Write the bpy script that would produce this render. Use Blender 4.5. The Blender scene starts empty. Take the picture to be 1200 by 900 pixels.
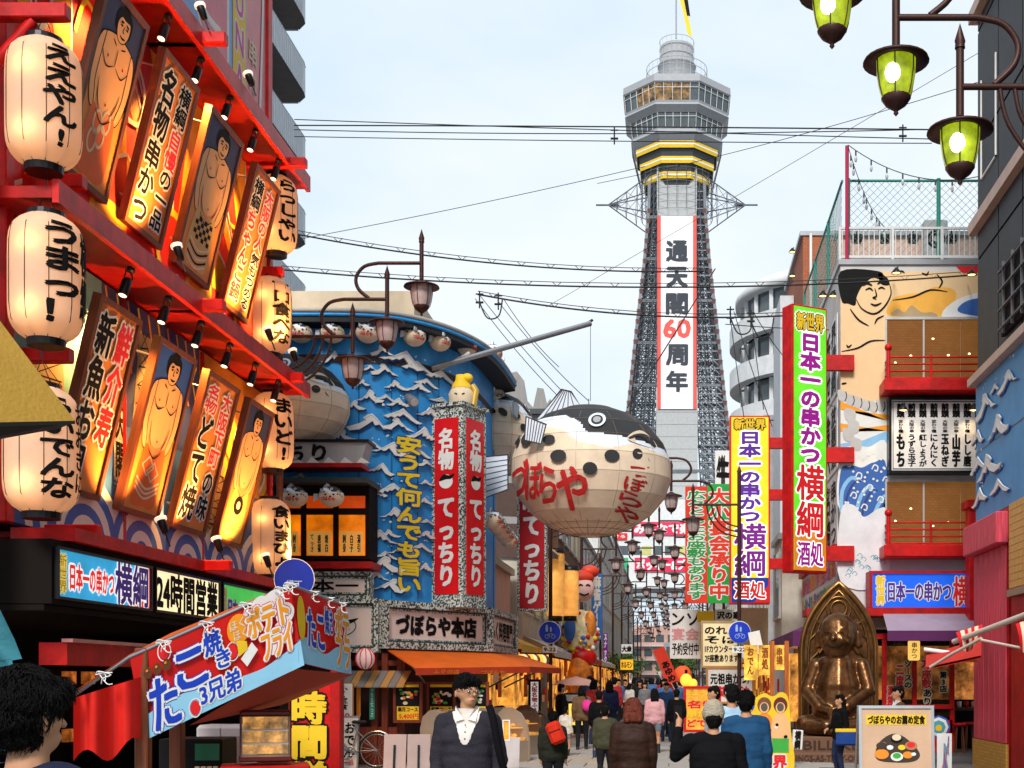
import bpy, math, random
from mathutils import Vector, Matrix, Euler, noise
R = math.radians
PI = math.pi
random.seed(7)
SC = bpy.context.scene
COL = SC.collection
# ------------------------------------------------------------------ camera
cd = bpy.data.cameras.new('camera'); cam = bpy.data.objects.new('camera', cd); COL.objects.link(cam)
cam.location = (0, 0, 1.65); cam.rotation_euler = (R(90), 0, 0)
cd.lens = 45; cd.sensor_width = 36; cd.shift_x = -190/1200; cd.shift_y = 348/1200
cd.clip_start = .1; cd.clip_end = 5000
SC.camera = cam
# ------------------------------------------------------------------ sky and sun
SUN_EL, SUN_AZ = R(41), R(187)
w = bpy.data.worlds.new('World'); SC.world = w; w.use_nodes = True
nt = w.node_tree; N = nt.nodes; L = nt.links; N.clear()
out = N.new('ShaderNodeOutputWorld'); bg = N.new('ShaderNodeBackground'); bg.inputs['Strength'].default_value = .105
sky = N.new('ShaderNodeTexSky'); sky.sky_type = 'NISHITA'; sky.sun_disc = False
sky.sun_elevation = SUN_EL; sky.sun_rotation = SUN_AZ
tc = N.new('ShaderNodeTexCoord'); ns = N.new('ShaderNodeTexNoise'); ns.inputs['Scale'].default_value = 2.2; ns.inputs['Detail'].default_value = 6
ns.inputs['Roughness'].default_value = .5
mp = N.new('ShaderNodeMapping'); mp.inputs['Scale'].default_value = (1, 1, 2.2)
cr = N.new('ShaderNodeValToRGB'); cr.color_ramp.elements[0].position = .33; cr.color_ramp.elements[0].color = (.80, .80, .80, 1)
cr.color_ramp.elements[1].position = .62; cr.color_ramp.elements[1].color = (1, 1, 1, 1)
cl = N.new('ShaderNodeMixRGB'); cl.inputs[1].default_value = (6.2, 7.5, 8.5, 1); cl.inputs[2].default_value = (8.2, 8.7, 9.1, 1)
mx = N.new('ShaderNodeMixRGB'); mx.inputs[0].default_value = .9
L.new(tc.outputs['Generated'], mp.inputs['Vector']); L.new(mp.outputs['Vector'], ns.inputs['Vector'])
cf = N.new('ShaderNodeMapRange'); cf.inputs['From Min'].default_value = .38; cf.inputs['From Max'].default_value = .60
L.new(ns.outputs['Fac'], cf.inputs['Value']); L.new(cf.outputs['Result'], cl.inputs[0])
L.new(sky.outputs[0], mx.inputs[1]); L.new(cl.outputs[0], mx.inputs[2])
L.new(mx.outputs[0], bg.inputs['Color']); L.new(bg.outputs[0], out.inputs['Surface'])
sd = bpy.data.lights.new('sun', 'SUN'); sd.energy = 3.0; sd.angle = R(16); sd.color = (1, .96, .9)
so = bpy.data.objects.new('sun', sd); COL.objects.link(so)
so.rotation_euler = (R(90)-SUN_EL, 0, R(180)-SUN_AZ)
SC.view_settings.view_transform = 'Standard'; SC.view_settings.look = 'None'
SC.view_settings.exposure = .24; SC.view_settings.gamma = 1
SC.cycles.max_bounces = 6; SC.cycles.diffuse_bounces = 3; SC.cycles.glossy_bounces = 3; SC.cycles.transparent_max_bounces = 12
SC.cycles.sample_clamp_indirect = 4

# ------------------------------------------------------------------ materials
_M = {}
def mat(name, col, rough=.6, metal=0, emit=0, ecol=None, var=.14, sc=2.5, bump=0, bsc=40, trans=0, spec=.28, alpha=1, kind=None, streak=0):
    if name in _M: return _M[name]
    m = bpy.data.materials.new(name); m.use_nodes = True; t = m.node_tree; n = t.nodes; l = t.links
    p = n['Principled BSDF']
    p.inputs['Roughness'].default_value = rough; p.inputs['Metallic'].default_value = metal
    p.inputs['Specular IOR Level'].default_value = spec
    c4 = (*col, 1)
    co = n.new('ShaderNodeTexCoord')
    a = n.new('ShaderNodeTexNoise'); a.inputs['Scale'].default_value = sc; a.inputs['Detail'].default_value = 7; a.inputs['Roughness'].default_value = .65
    mpp = n.new('ShaderNodeMapping'); l.new(co.outputs['Object'], mpp.inputs['Vector']); l.new(mpp.outputs['Vector'], a.inputs['Vector'])
    if streak: mpp.inputs['Scale'].default_value = (streak, streak, 1)
    mr = n.new('ShaderNodeMapRange'); mr.inputs['From Min'].default_value = .3; mr.inputs['From Max'].default_value = .7
    mr.inputs['To Min'].default_value = 1-var; mr.inputs['To Max'].default_value = 1+var*.5
    l.new(a.outputs['Fac'], mr.inputs['Value'])
    mm = n.new('ShaderNodeVectorMath'); mm.operation = 'SCALE'; mm.inputs[0].default_value = col
    l.new(mr.outputs['Result'], mm.inputs['Scale'])
    src = mm.outputs[0]
    if kind == 'speck':
        v = n.new('ShaderNodeTexNoise'); v.inputs['Scale'].default_value = 26; v.inputs['Detail'].default_value = 1; l.new(co.outputs['Object'], v.inputs['Vector'])
        r = n.new('ShaderNodeValToRGB'); r.color_ramp.elements[0].position = .47; r.color_ramp.elements[0].color = (.045, .06, .055, 1)
        r.color_ramp.elements[1].position = .53; r.color_ramp.elements[1].color = c4
        l.new(v.outputs['Fac'], r.inputs[0]); src = r.outputs[0]
    if kind == 'tile':
        v = n.new('ShaderNodeTexBrick'); v.inputs['Scale'].default_value = 1; v.inputs['Brick Width'].default_value = .12; v.inputs['Row Height'].default_value = .06
        v.inputs['Mortar Size'].default_value = .004
        l.new(mpp.outputs['Vector'], v.inputs['Vector']); v.inputs['Color1'].default_value = c4; v.inputs['Color2'].default_value = (*[x*.8 for x in col], 1)
        v.inputs['Mortar'].default_value = (*[x*.5 for x in col], 1)
        mpp.inputs['Rotation'].default_value = (R(90), 0, 0); src = v.outputs[0]
    if kind == 'wood':
        mpp.inputs['Scale'].default_value = (9, 9, .8); mr.inputs['To Min'].default_value = .55; mr.inputs['To Max'].default_value = 1.25
    if kind == 'leaf': mr.inputs['To Min'].default_value = .5; mr.inputs['To Max'].default_value = 1.6
    l.new(src, p.inputs['Base Color'])
    if emit:
        if ecol is None:
            l.new(src, p.inputs['Emission Color'])
        else:
            me_ = n.new('ShaderNodeVectorMath'); me_.operation = 'SCALE'; me_.inputs[0].default_value = ecol; pw = n.new('ShaderNodeMath'); pw.operation = 'POWER'; pw.inputs[1].default_value = 2.2
            l.new(mr.outputs['Result'], pw.inputs[0]); l.new(pw.outputs[0], me_.inputs['Scale']); l.new(me_.outputs[0], p.inputs['Emission Color'])
        p.inputs['Emission Strength'].default_value = emit
    if bump:
        b = n.new('ShaderNodeTexNoise'); b.inputs['Scale'].default_value = bsc; b.inputs['Detail'].default_value = 4; l.new(co.outputs['Object'], b.inputs['Vector'])
        bb = n.new('ShaderNodeBump'); bb.inputs['Strength'].default_value = bump; bb.inputs['Distance'].default_value = .02
        l.new(b.outputs['Fac'], bb.inputs['Height']); l.new(bb.outputs[0], p.inputs['Normal'])
    if trans:
        tr = n.new('ShaderNodeBsdfTranslucent'); l.new(src, tr.inputs['Color']); ms = n.new('ShaderNodeMixShader'); ms.inputs[0].default_value = trans
        l.new(p.outputs[0], ms.inputs[1]); l.new(tr.outputs[0], ms.inputs[2]); l.new(ms.outputs[0], n['Material Output'].inputs['Surface'])
    if alpha < 1:
        gl = n.new('ShaderNodeBsdfTransparent'); ms = n.new('ShaderNodeMixShader'); ms.inputs[0].default_value = alpha
        l.new(gl.outputs[0], ms.inputs[1]); l.new(p.outputs[0], ms.inputs[2]); l.new(ms.outputs[0], n['Material Output'].inputs['Surface'])
    _M[name] = m; return m

RED = mat('red_paint', (.58, .005, .005), .45, bump=.2, bsc=12, var=.45, sc=3.5, spec=.3)
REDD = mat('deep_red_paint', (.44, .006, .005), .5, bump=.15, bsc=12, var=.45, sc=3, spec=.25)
WOODO = mat('orange_wood', (.50, .13, .025), .55, kind='wood')
WOODF = mat('brown_frame_wood', (.16, .045, .018), .5, kind='wood')
BLACK = mat('black_ink', (.006, .006, .006), .7, spec=.15)
INK = mat('brush_ink', (.008, .007, .007), .8, var=.1, spec=.12)
WHITE = mat('white_paint', (.78, .77, .74), .6, var=.1)
CREAM = mat('cream_paint', (.74, .60, .42), .6)
SKINP = mat('painted_skin', (.85, .46, .20), .6, var=.1)
NAVY = mat('navy_paint', (.035, .045, .12), .6)
BLUEP = mat('blue_paint', (.03, .10, .42), .6)
TEALP = mat('teal_paint', (.08, .35, .42), .6)
YEL = mat('yellow_paint', (.85, .55, .02), .55)
ORG = mat('orange_paint', (.80, .26, .02), .55)
REDL = mat('red_lettering', (.72, .015, .02), .5)
GRNP = mat('green_paint', (.05, .38, .05), .55)
PURP = mat('purple_paint', (.22, .01, .30), .5)
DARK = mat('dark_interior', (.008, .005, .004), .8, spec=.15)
BLKM = mat('black_metal', (.02, .02, .022), .35, .6)
GREYM = mat('grey_metal', (.32, .33, .35), .4, .6)
STEEL = mat('bright_steel', (.6, .6, .6), .3, .9)
GOLD = mat('gold_paint', (.75, .50, .10), .35, .5)
CABLE = mat('cable_rubber', (.015, .015, .017), .5)
ROPE = mat('white_cord', (.8, .78, .74), .8)

# ------------------------------------------------------------------ mesh builder
def spline(pts, closed=True, n=5):
    P = [Vector(p) for p in pts]; o = []; c = len(P)
    rng = range(c) if closed else range(c-1)
    for i in rng:
        if closed: a, b, d, e = P[i-1], P[i], P[(i+1) % c], P[(i+2) % c]
        else: a, b, d, e = P[max(i-1, 0)], P[i], P[i+1], P[min(i+2, c-1)]
        for k in range(n):
            t = k/n; t2 = t*t; t3 = t2*t
            o.append(.5*((2*b)+(d-a)*t+(2*a-5*b+4*d-e)*t2+(3*b-a-3*d+e)*t3))
    if not closed: o.append(P[-1])
    return o
_G = {}
def glyphs(body, vert, off):
    k = (body, vert, off)
    if k not in _G:
        c = bpy.data.curves.new('lettering', 'FONT')
        c.body = '\n'.join(body.replace('ー', '｜').replace('-', '｜')) if vert else body
        c.resolution_u = 2; c.offset = off; c.align_x = 'CENTER'; c.space_line = .98
        if vert: c.space_line = .98
        o = bpy.data.objects.new('lettering', c); COL.objects.link(o)
        m = bpy.data.meshes.new_from_object(o.evaluated_get(bpy.context.evaluated_depsgraph_get()))
        V = [(v.co.x, v.co.y) for v in m.vertices]; F = [tuple(p.vertices) for p in m.polygons]
        bpy.data.objects.remove(o); bpy.data.curves.remove(c); bpy.data.meshes.remove(m)
        x0 = min(v[0] for v in V); x1 = max(v[0] for v in V); y0 = min(v[1] for v in V); y1 = max(v[1] for v in V)
        if (x1-x0) < 1e-3: x1 = x0+1
        if len(body) == 1 or not vert: pass
        if y1-y0 < .5: ym = (y0+y1)/2; y0 = ym-.45; y1 = ym+.45
        if x1-x0 < .4: xm = (x0+x1)/2; x0 = xm-.3; x1 = xm+.3
        _G[k] = ([((a-x0)/(x1-x0), (b-y0)/(y1-y0)) for a, b in V], F)
    return _G[k]

class MB:
    def __init__(s, m=None, T=None):
        s.v = []; s.f = []; s.mi = []; s.sf = []; s.ms = []; s.k = 0; s.T = T
        if m: s.use(m)
    def use(s, m):
        if m not in s.ms: s.ms.append(m)
        s.k = s.ms.index(m); return s
    def add(s, vs, fs, sm=False):
        o = len(s.v)
        if s.T is not None: vs = [s.T @ Vector(v) for v in vs]
        s.v.extend(tuple(v) for v in vs)
        for f in fs: s.f.append(tuple(i+o for i in f)); s.mi.append(s.k); s.sf.append(sm)
        return s
    def box(s, x0, y0, z0, x1, y1, z1, m=None):
        if m: s.use(m)
        return s.add([(x0,y0,z0),(x1,y0,z0),(x1,y1,z0),(x0,y1,z0),(x0,y0,z1),(x1,y0,z1),(x1,y1,z1),(x0,y1,z1)],
              [(0,3,2,1),(4,5,6,7),(0,1,5,4),(1,2,6,5),(2,3,7,6),(3,0,4,7)])
    def bev(s, x0, y0, z0, x1, y1, z1, b=.01, m=None):
        if m: s.use(m)
        b = min(b, (x1-x0)*.45, (y1-y0)*.45, (z1-z0)*.45)
        xs, ys, zs = (x0, x1), (y0, y1), (z0, z1); V = []; ix = {}
        for i in (0, 1):
            for j in (0, 1):
                for k in (0, 1):
                    dx, dy, dz = (b if i == 0 else -b), (b if j == 0 else -b), (b if k == 0 else -b)
                    for a, q in enumerate(((xs[i], ys[j]+dy, zs[k]+dz), (xs[i]+dx, ys[j], zs[k]+dz), (xs[i]+dx, ys[j]+dy, zs[k]))):
                        ix[i, j, k, a] = len(V); V.append(q)
        F = []
        for i in (0, 1): F.append([ix[i,0,0,0], ix[i,1,0,0], ix[i,1,1,0], ix[i,0,1,0]])
        for j in (0, 1): F.append([ix[0,j,0,1], ix[1,j,0,1], ix[1,j,1,1], ix[0,j,1,1]])
        for k in (0, 1): F.append([ix[0,0,k,2], ix[1,0,k,2], ix[1,1,k,2], ix[0,1,k,2]])
        for i in (0, 1):
            for j in (0, 1): F.append([ix[i,j,0,0], ix[i,j,1,0], ix[i,j,1,1], ix[i,j,0,1]])
            for k in (0, 1): F.append([ix[i,0,k,0], ix[i,1,k,0], ix[i,1,k,2], ix[i,0,k,2]])
        for j in (0, 1):
            for k in (0, 1): F.append([ix[0,j,k,1], ix[1,j,k,1], ix[1,j,k,2], ix[0,j,k,2]])
        for i in (0, 1):
            for j in (0, 1):
                for k in (0, 1): F.append([ix[i,j,k,0], ix[i,j,k,1], ix[i,j,k,2]])
        c = Vector(((x0+x1)/2, (y0+y1)/2, (z0+z1)/2)); G = []
        for f in F:
            P = [Vector(V[q]) for q in f]; n = (P[1]-P[0]).cross(P[2]-P[0]); m_ = sum(P, Vector())/len(P)
            G.append(f if n.dot(m_-c) > 0 else f[::-1])
        return s.add(V, G)
    def quad(s, *p, sm=False): return s.add(p, [tuple(range(len(p)))], sm)
    def poly(s, pts, y, m=None, map=None):
        if m: s.use(m)
        a = sum(pts[i-1][0]*pts[i][1]-pts[i][0]*pts[i-1][1] for i in range(len(pts)))
        if a < 0: pts = list(pts)[::-1]
        return s.add([map(p[0], p[1], -y) if map else (p[0], y, p[1]) for p in pts], [tuple(range(len(pts)))])
    def plate(s, pts, y0, y1, m=None):
        if m: s.use(m)
        a = sum(pts[i-1][0]*pts[i][1]-pts[i][0]*pts[i-1][1] for i in range(len(pts)))
        if a < 0: pts = list(pts)[::-1]
        n = len(pts)
        V = [(p[0], y0, p[1]) for p in pts]+[(p[0], y1, p[1]) for p in pts]
        return s.add(V, [tuple(range(n)), tuple(range(2*n-1, n-1, -1))]+[(i, n+i, n+(i+1) % n, (i+1) % n) for i in range(n)])
    def tube(s, pts, r, n=8, m=None, caps=True):
        if m: s.use(m)
        P = [Vector(p) for p in pts]; rr = r if isinstance(r, (list, tuple)) else [r]*len(P)
        V = []; F = []; up = None
        for i, p in enumerate(P):
            d = (P[min(i+1, len(P)-1)]-P[max(i-1, 0)]).normalized()
            if up is None: up = d.orthogonal().normalized()
            up = (up-d*up.dot(d)); up = up.normalized() if up.length > 1e-6 else d.orthogonal().normalized()
            q = d.cross(up)
            for k in range(n):
                a = 2*PI*k/n; V.append(p+(up*math.cos(a)+q*math.sin(a))*rr[i])
        for i in range(len(P)-1):
            for k in range(n):
                F.append((i*n+k, i*n+(k+1) % n, (i+1)*n+(k+1) % n, (i+1)*n+k))
        s.add(V, F, n > 5)
        if caps: s.add(V[:n], [tuple(range(n-1, -1, -1))]); s.add(V[-n:], [tuple(range(n))])
        return s
    def lathe(s, prof, n=16, c=(0,0,0), m=None, sm=True):
        if m: s.use(m)
        V = []; F = []
        for r, z in prof:
            for k in range(n):
                a = 2*PI*k/n; V.append((c[0]+max(r, 1e-4)*math.cos(a), c[1]+max(r, 1e-4)*math.sin(a), c[2]+z))
        for i in range(len(prof)-1):
            for k in range(n): F.append((i*n+k, i*n+(k+1) % n, (i+1)*n+(k+1) % n, (i+1)*n+k))
        return s.add(V, F, sm)
    def ell(s, c, r, n=16, k=10, m=None, rot=None):
        if m: s.use(m)
        V = []; F = []
        for i in range(k+1):
            th = PI*i/k
            for j in range(n):
                a = 2*PI*j/n; q = Vector((r[0]*math.sin(th)*math.cos(a), r[1]*math.sin(th)*math.sin(a), -r[2]*math.cos(th)))
                if rot is not None: q = rot @ q
                V.append(Vector(c)+q)
        for i in range(k):
            for j in range(n): F.append((i*n+j, i*n+(j+1) % n, (i+1)*n+(j+1) % n, (i+1)*n+j))
        return s.add(V, F, True)
    def disc(s, cx, cz, r, y, m=None, n=20, rz=None, map=None):
        return s.poly([(cx+r*math.cos(2*PI*i/n), cz+(rz or r)*math.sin(2*PI*i/n)) for i in range(n)], y, m, map)
    def rib(s, pts, w_, y, m=None, closed=False, map=None, n=4, taper=False):
        """flat painted stroke"""
        if m: s.use(m)
        P = spline([Vector((p[0], p[1])) for p in pts], closed, n)
        V = []; c = len(P)
        for i, p in enumerate(P):
            a = P[i-1] if (i or closed) else p; b = P[(i+1) % c] if (i < c-1 or closed) else p
            d = (b-a).normalized() if (b-a).length > 1e-9 else Vector((1, 0)); q = Vector((-d.y, d.x))*w_/2
            if taper: q = q*(.25+math.sin(PI*(i+.5)/c))
            V += [p+q, p-q]
        F = []
        for i in range(c if closed else c-1):
            j = (i+1) % c; F.append((2*i, 2*i+1, 2*j+1, 2*j))
        return s.add([map(v.x, v.y, -y) if map else (v.x, y, v.y) for v in V], F)
    def text(s, body, x0, z0, x1, z1, y=-.01, m=None, off=.025, vert=False, out=(), map=None, slant=0, rot=0):
        V, F = glyphs(body, vert, 0); W = x1-x0; H = z1-z0
        cx, cz = (x0+x1)/2, (z0+z1)/2; cr_, sr_ = math.cos(rot), math.sin(rot)
        cs = (H/len(body) if vert else min(H, W/len(body)*1.2)); bw = off*cs*1.05
        def put(dx, dz, yy):
            r = []
            for a, b in V:
                X = x0+a*W+slant*(b-.5)*H-cx+dx; Z = z0+b*H-cz+dz
                X, Z = cx+X*cr_-Z*sr_, cz+X*sr_+Z*cr_
                r.append(map(X, Z, -yy) if map else (X, yy, Z))
            s.add(r, F)
        if m: s.use(m)
        put(0, 0, y)
        if off:
            for k in range(4): a = PI/2*k+.6; put(bw*math.cos(a), bw*math.sin(a), y+.0002*(k+1))
        for i, (om, wd) in enumerate(out):
            s.use(om)
            for k in range(8):
                a = PI/4*k; put((wd+bw)*math.cos(a), (wd+bw)*math.sin(a), y+.0024*(i+1)+.0002*k)
        return s
    def mesh(s, name):
        me = bpy.data.meshes.new(name); me.from_pydata(s.v, [], s.f)
        for m in s.ms: me.materials.append(m)
        me.polygons.foreach_set('material_index', s.mi); me.polygons.foreach_set('use_smooth', s.sf); me.update()
        return me
    def build(s, name, parent=None, loc=None, rot=None):
        return obj(name, s.mesh(name), parent, loc, rot)
def obj(name, me, parent=None, loc=None, rot=None):
    o = bpy.data.objects.new(name, me); COL.objects.link(o)
    if parent: o.parent = parent
    if loc is not None: o.location = loc
    if rot is not None: o.rotation_euler = rot
    return o
def tag(o, label=None, cat=None, group=None, kind=None):
    for k, v in (('label', label), ('category', cat), ('group', group), ('kind', kind)):
        if v: o[k] = v
    return o
def thing(name, label, cat, loc=(0,0,0), rz=0, group=None, rx=0, ry=0):
    o = bpy.data.objects.new(name, None); COL.objects.link(o); o.empty_display_size = .2
    o.location = loc; o.rotation_euler = (rx, ry, rz); return tag(o, label, cat, group)
KIDS = {}
def dup(root, loc=None, rz=None, label=None, group=None, rot=None, scale=None):
    def cp(o, par):
        c = o.copy(); COL.objects.link(c)
        if par: c.parent = par
        for ch in list(o.children): cp(ch, c)
        return c
    r = cp(root, None)
    if loc is not None: r.location = loc
    if rz is not None: r.rotation_euler = (root.rotation_euler.x, root.rotation_euler.y, rz)
    if rot is not None: r.rotation_euler = rot
    if scale is not None: r.scale = (scale,)*3 if not isinstance(scale, tuple) else scale
    if label: r['label'] = label
    if group: r['group'] = group
    return r
def at(px, py, Y):  # a point of the photograph at depth Y metres, in world metres
    return Vector(((px-790)*Y/1500, Y, 1.65+(798-py)*Y/1500))
def light(kind, loc, e, col=(1, .6, .25), r=.05, rot=None, spot=80, blend=.6):
    d = bpy.data.lights.new('lamp_light', kind); d.energy = e; d.color = col
    d.shadow_soft_size = r
    if kind == 'SPOT': d.spot_size = R(spot); d.spot_blend = blend
    o = bpy.data.objects.new('lamp_light', d); COL.objects.link(o); o.location = loc
    if rot is not None: o.rotation_euler = rot
    return o
def aim(o, tgt): o.rotation_euler = (Vector(tgt)-o.location).to_track_quat('-Z', 'Y').to_euler()
def frame_mb(x0, z0, x1, z1, wd, y0, y1, m):
    """four butted frame members"""
    mb = MB(m); mb.box(x0, y0, z0, x1, y1, z0+wd); mb.box(x0, y0, z1-wd, x1, y1, z1)
    mb.box(x0, y0+.001, z0+wd, x0+wd, y1-.001, z1-wd); mb.box(x1-wd, y0+.001, z0+wd, x1, y1-.001, z1-wd); return mb
# ================================================================== the ground
g = MB(mat('asphalt', (.10, .095, .09), .9, bump=.3))
g.quad((-400, -30, 0), (400, -30, 0), (400, 900, 0), (-400, 900, 0)); tag(g.build('ground'), kind='structure')
PAV = mat('paving', (.34, .31, .27), .8, bump=.2, var=.25)
pv = tag(MB(mat('paving_bed', (.22, .21, .19), .9)).box(-6.2, 3, .001, 3.6, 130, .02).build('pavement'), kind='structure')
tiles = []
cols = [mat('slab_grey', (.36, .34, .31), .75, bump=.2, var=.2), mat('slab_tan', (.42, .35, .27), .75, bump=.2, var=.2), mat('slab_blue_grey', (.27, .29, .33), .75, bump=.2, var=.2)]
for i, c in enumerate(cols):
    tiles.append(MB(c).bev(-.39, -.59, 0, .39, .59, .024, .006).mesh('paving_slab'))
for j in range(30):
    for i in range(10):
        y = 18.6+j*1.2; x = -4.9+i*.8+(.4 if j % 2 else 0)
        obj('paving_slab', tiles[2 if j % 8 == 3 else (0 if random.random() < .6 else 1)], pv, (x, y, .02+random.uniform(0, .004)))
# ================================================================== the red skewer restaurant: facade along the street at X=-7
XW = -7.0
rb = thing('restaurant_building', 'red timbered corner restaurant hung with paper lanterns and tilted sumo boards', 'building', (0, 0, 0))
T90 = Matrix.Rotation(R(90), 4, 'Z')
def facade_T(X, Y, Z): return Matrix.Translation((X, Y, Z)) @ T90   # local x runs down the street, -y faces it
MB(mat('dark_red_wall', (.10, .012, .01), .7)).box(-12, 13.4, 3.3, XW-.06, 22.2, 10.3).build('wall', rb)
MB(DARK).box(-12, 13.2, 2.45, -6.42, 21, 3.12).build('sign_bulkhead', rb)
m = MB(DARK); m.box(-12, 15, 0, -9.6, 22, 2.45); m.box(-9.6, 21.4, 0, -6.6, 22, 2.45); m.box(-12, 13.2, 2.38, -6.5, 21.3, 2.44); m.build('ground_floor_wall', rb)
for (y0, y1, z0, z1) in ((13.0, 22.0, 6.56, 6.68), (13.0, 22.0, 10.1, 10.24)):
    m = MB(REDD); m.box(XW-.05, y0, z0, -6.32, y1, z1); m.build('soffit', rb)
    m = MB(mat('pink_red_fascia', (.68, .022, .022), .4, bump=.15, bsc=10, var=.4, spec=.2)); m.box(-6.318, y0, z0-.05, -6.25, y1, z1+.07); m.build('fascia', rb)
MB(RED).box(XW, 13.5, 3.13, -6.32, 22.0, 3.27).build('fascia', rb)
# crossbeams that carry the lanterns
for (y, z, x1) in ((14.2, 3.3, -6.37), (13.75, 7.0, -6.33), (17.0, 6.63, -5.97), (17.0, 10.17, -5.94), (20.9, 6.6, -6.05), (20.9, 10.1, -6.0), (13.6, 5.1, -6.4), (21.3, 8.45, -6.5), (21.35, 3.25, -6.2), (17.3, 3.2, -5.98), (12.9, 8.38, -6.1)):
    MB(RED).bev(-7.6, y-.07, z-.07, x1, y+.07, z+.08, .012).build('crossbeam', rb)
m = MB(RED); m.tube([(-6.95, 12.9, 7.75), (-6.45, 12.9, 8.3)], .06, 6); m.build('brace', rb)
for y in (13.35, 22.0):
    MB(RED).bev(XW-.12, y-.09, 3.3, XW+.08, y+.09, 10.9, .015).build('post', rb)
for y in (16.2, 18.9):
    MB(RED).bev(XW-.05, y-.05, 3.3, XW+.05, y+.05, 6.5, .01).build('post', rb)
MB(RED).bev(-7.2, 12.55, 0, -6.83, 12.75, 12, .015).build('post', rb)
# murals
MO = mat('mural_orange', (.90, .34, .02), .6); MR = mat('mural_red', (.70, .02, .015), .6); MW = mat('mural_white', (.78, .7, .6), .6)
MBL = mat('mural_navy', (.03, .05, .2), .6); MT = mat('mural_teal', (.16, .42, .48), .6); MB2 = mat('mural_blue', (.04, .13, .42), .6); MG = mat('mural_sepia', (.42, .30, .16), .6)
a = MB(T=facade_T(XW, 13.4, 3.3)); a.box(0, -.02, 3.45, 8.6, .0, 6.78, MR)
for cxx in (1.4, 4.4, 7.4):
    for i in range(14):
        t0 = -PI/2+i*2*PI/14; t1 = t0+PI/14; r = 3.4
        pts = [(cxx, 4.3)]+[(max(0, min(8.6, cxx+r*math.cos(t))), max(3.45, min(6.78, 4.3+r*math.sin(t)))) for t in (t0, (t0+t1)/2, t1)]
        pts = [(max(cxx-1.5, min(cxx+1.5, p[0])), p[1]) for p in pts]
        a.poly(pts, -.024-.0004*i, MO)
        p0, p1 = pts[0], pts[1]
        a.rib([p0, p1], .05, -.032-.0003*i, MW, n=1)
    a.disc(cxx, 4.3, .62, -.04, YEL); a.disc(cxx, 4.3, .5, -.043, MR)
for k in range(5):   # cloud scrolls
    cx0 = .5+k*1.9
    for q in range(4): a.disc(cx0+.22*q, 3.75+.12*math.sin(q*2), .2-.02*q, -.046-.001*q, MW if q % 2 else MO)
for k in range(7):
    a.rib([(.2+k*1.25, 5.9), (.5+k*1.25, 6.4), (.9+k*1.25, 6.1), (.75+k*1.25, 5.6), (.4+k*1.25, 5.5)], .07, -.05, YEL if k % 2 else MW)
a.build('mural', rb)
a = MB(T=facade_T(XW, 13.4, 3.3)); a.box(0, -.02, 0, 8.6, 0, 3.22, MB2)
a.poly([(0, 1.2), (2.2, 1.2), (2.2, 3.22), (0, 3.22)], -.023, MT)
a.poly([(2.2, 1.6), (5.4, 1.6), (5.4, 3.22), (2.2, 3.22)], -.023, MBL); a.poly([(5.4, 1.4), (8.6, 1.4), (8.6, 3.22), (5.4, 3.22)], -.023, MO)
for k in range(10):   # lightning of gold on the night sky
    x = 2.3+k*.32; a.rib([(x, 3.2), (x+.1, 2.9), (x-.05, 2.7), (x+.12, 2.3)], .05, -.026, YEL if k % 2 else MO, n=1)
for k in range(3):    # printed lattice tower
    x = .3+k*2.6
    a.poly([(x-.1, .1), (x+1.2, .1), (x+.75, 2.9), (x+.4, 2.9)], -.027, MG)
    for q in range(11):
        z = .2+q*.25; wv = .62-.05*q
        a.rib([(x+.55-wv, z), (x+.55+wv, z+.05)], .02, -.030, BLACK, n=1); a.rib([(x+.55-wv, z), (x+.55+wv*.9, z+.25)], .014, -.032, BLACK, n=1); a.rib([(x+.55+wv, z), (x+.55-wv*.9, z+.25)], .014, -.034, BLACK, n=1)
for k in range(5):
    a.text('通天閣', 2.55+k*.02, .9, 2.8+k*.02, 2.3, -.045, BLACK, vert=True, out=((MW, .05),)) if k == 0 else None
for k in range(6):    # crests of painted surf along the foot
    cx0 = .1+k*1.6
    for q in range(6): 
        rr = 1.05-.17*q
        P = [(cx0+rr*math.cos(t), .02+rr*.78*math.sin(t)) for t in [PI*u/12 for u in range(13)]]
        a.poly([(min(8.6, max(0, p[0])), p[1]) for p in P], -.04-.003*q-.0004*k, MW if q % 2 == 0 else MB2)
for k in range(8):
    x = 5.5+.42*k; a.rib([(x, 1.5), (x+.3, 1.8), (x+.05, 2.1), (x+.3, 2.5)], .06, -.05, (MW, MR, YEL)[k % 3])
a.build('mural', rb)
# pink billboard wall over the upper eave
pk = thing('billboard', 'pink blue and yellow billboard standing above the upper red eave', 'billboard', (-6.75, 15.2, 10.3), R(90))
m = MB(mat('pink_board', (.78, .28, .30), .5)); m.box(0, 0, 0, 6.1, .12, 5.5); m.build('board', pk)
m = MB(); m.poly([(0, .1), (2.2, .1), (2.2, 5.4), (0, 5.4)], -.004, mat('peach', (.85, .62, .5), .5))
m.poly([(2.3, .7), (3.2, .15), (5.0, .15), (5.0, 5.4), (2.3, 5.4)], -.004, mat('sky_print', (.2, .42, .75), .5))
m.poly([(2.6, 1.1), (3.2, .5), (4.2, .5), (4.2, 5.4), (2.6, 5.4)], -.007, WHITE); m.poly([(2.7, 1.1), (3.2, .6), (4.1, .6), (4.1, 5.4), (2.7, 5.4)], -.010, mat('pink_print', (.75, .2, .25), .5))
m.poly([(4.35, .45), (4.95, .25), (4.95, 5.4), (4.35, 5.4)], -.011, YEL)
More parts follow.
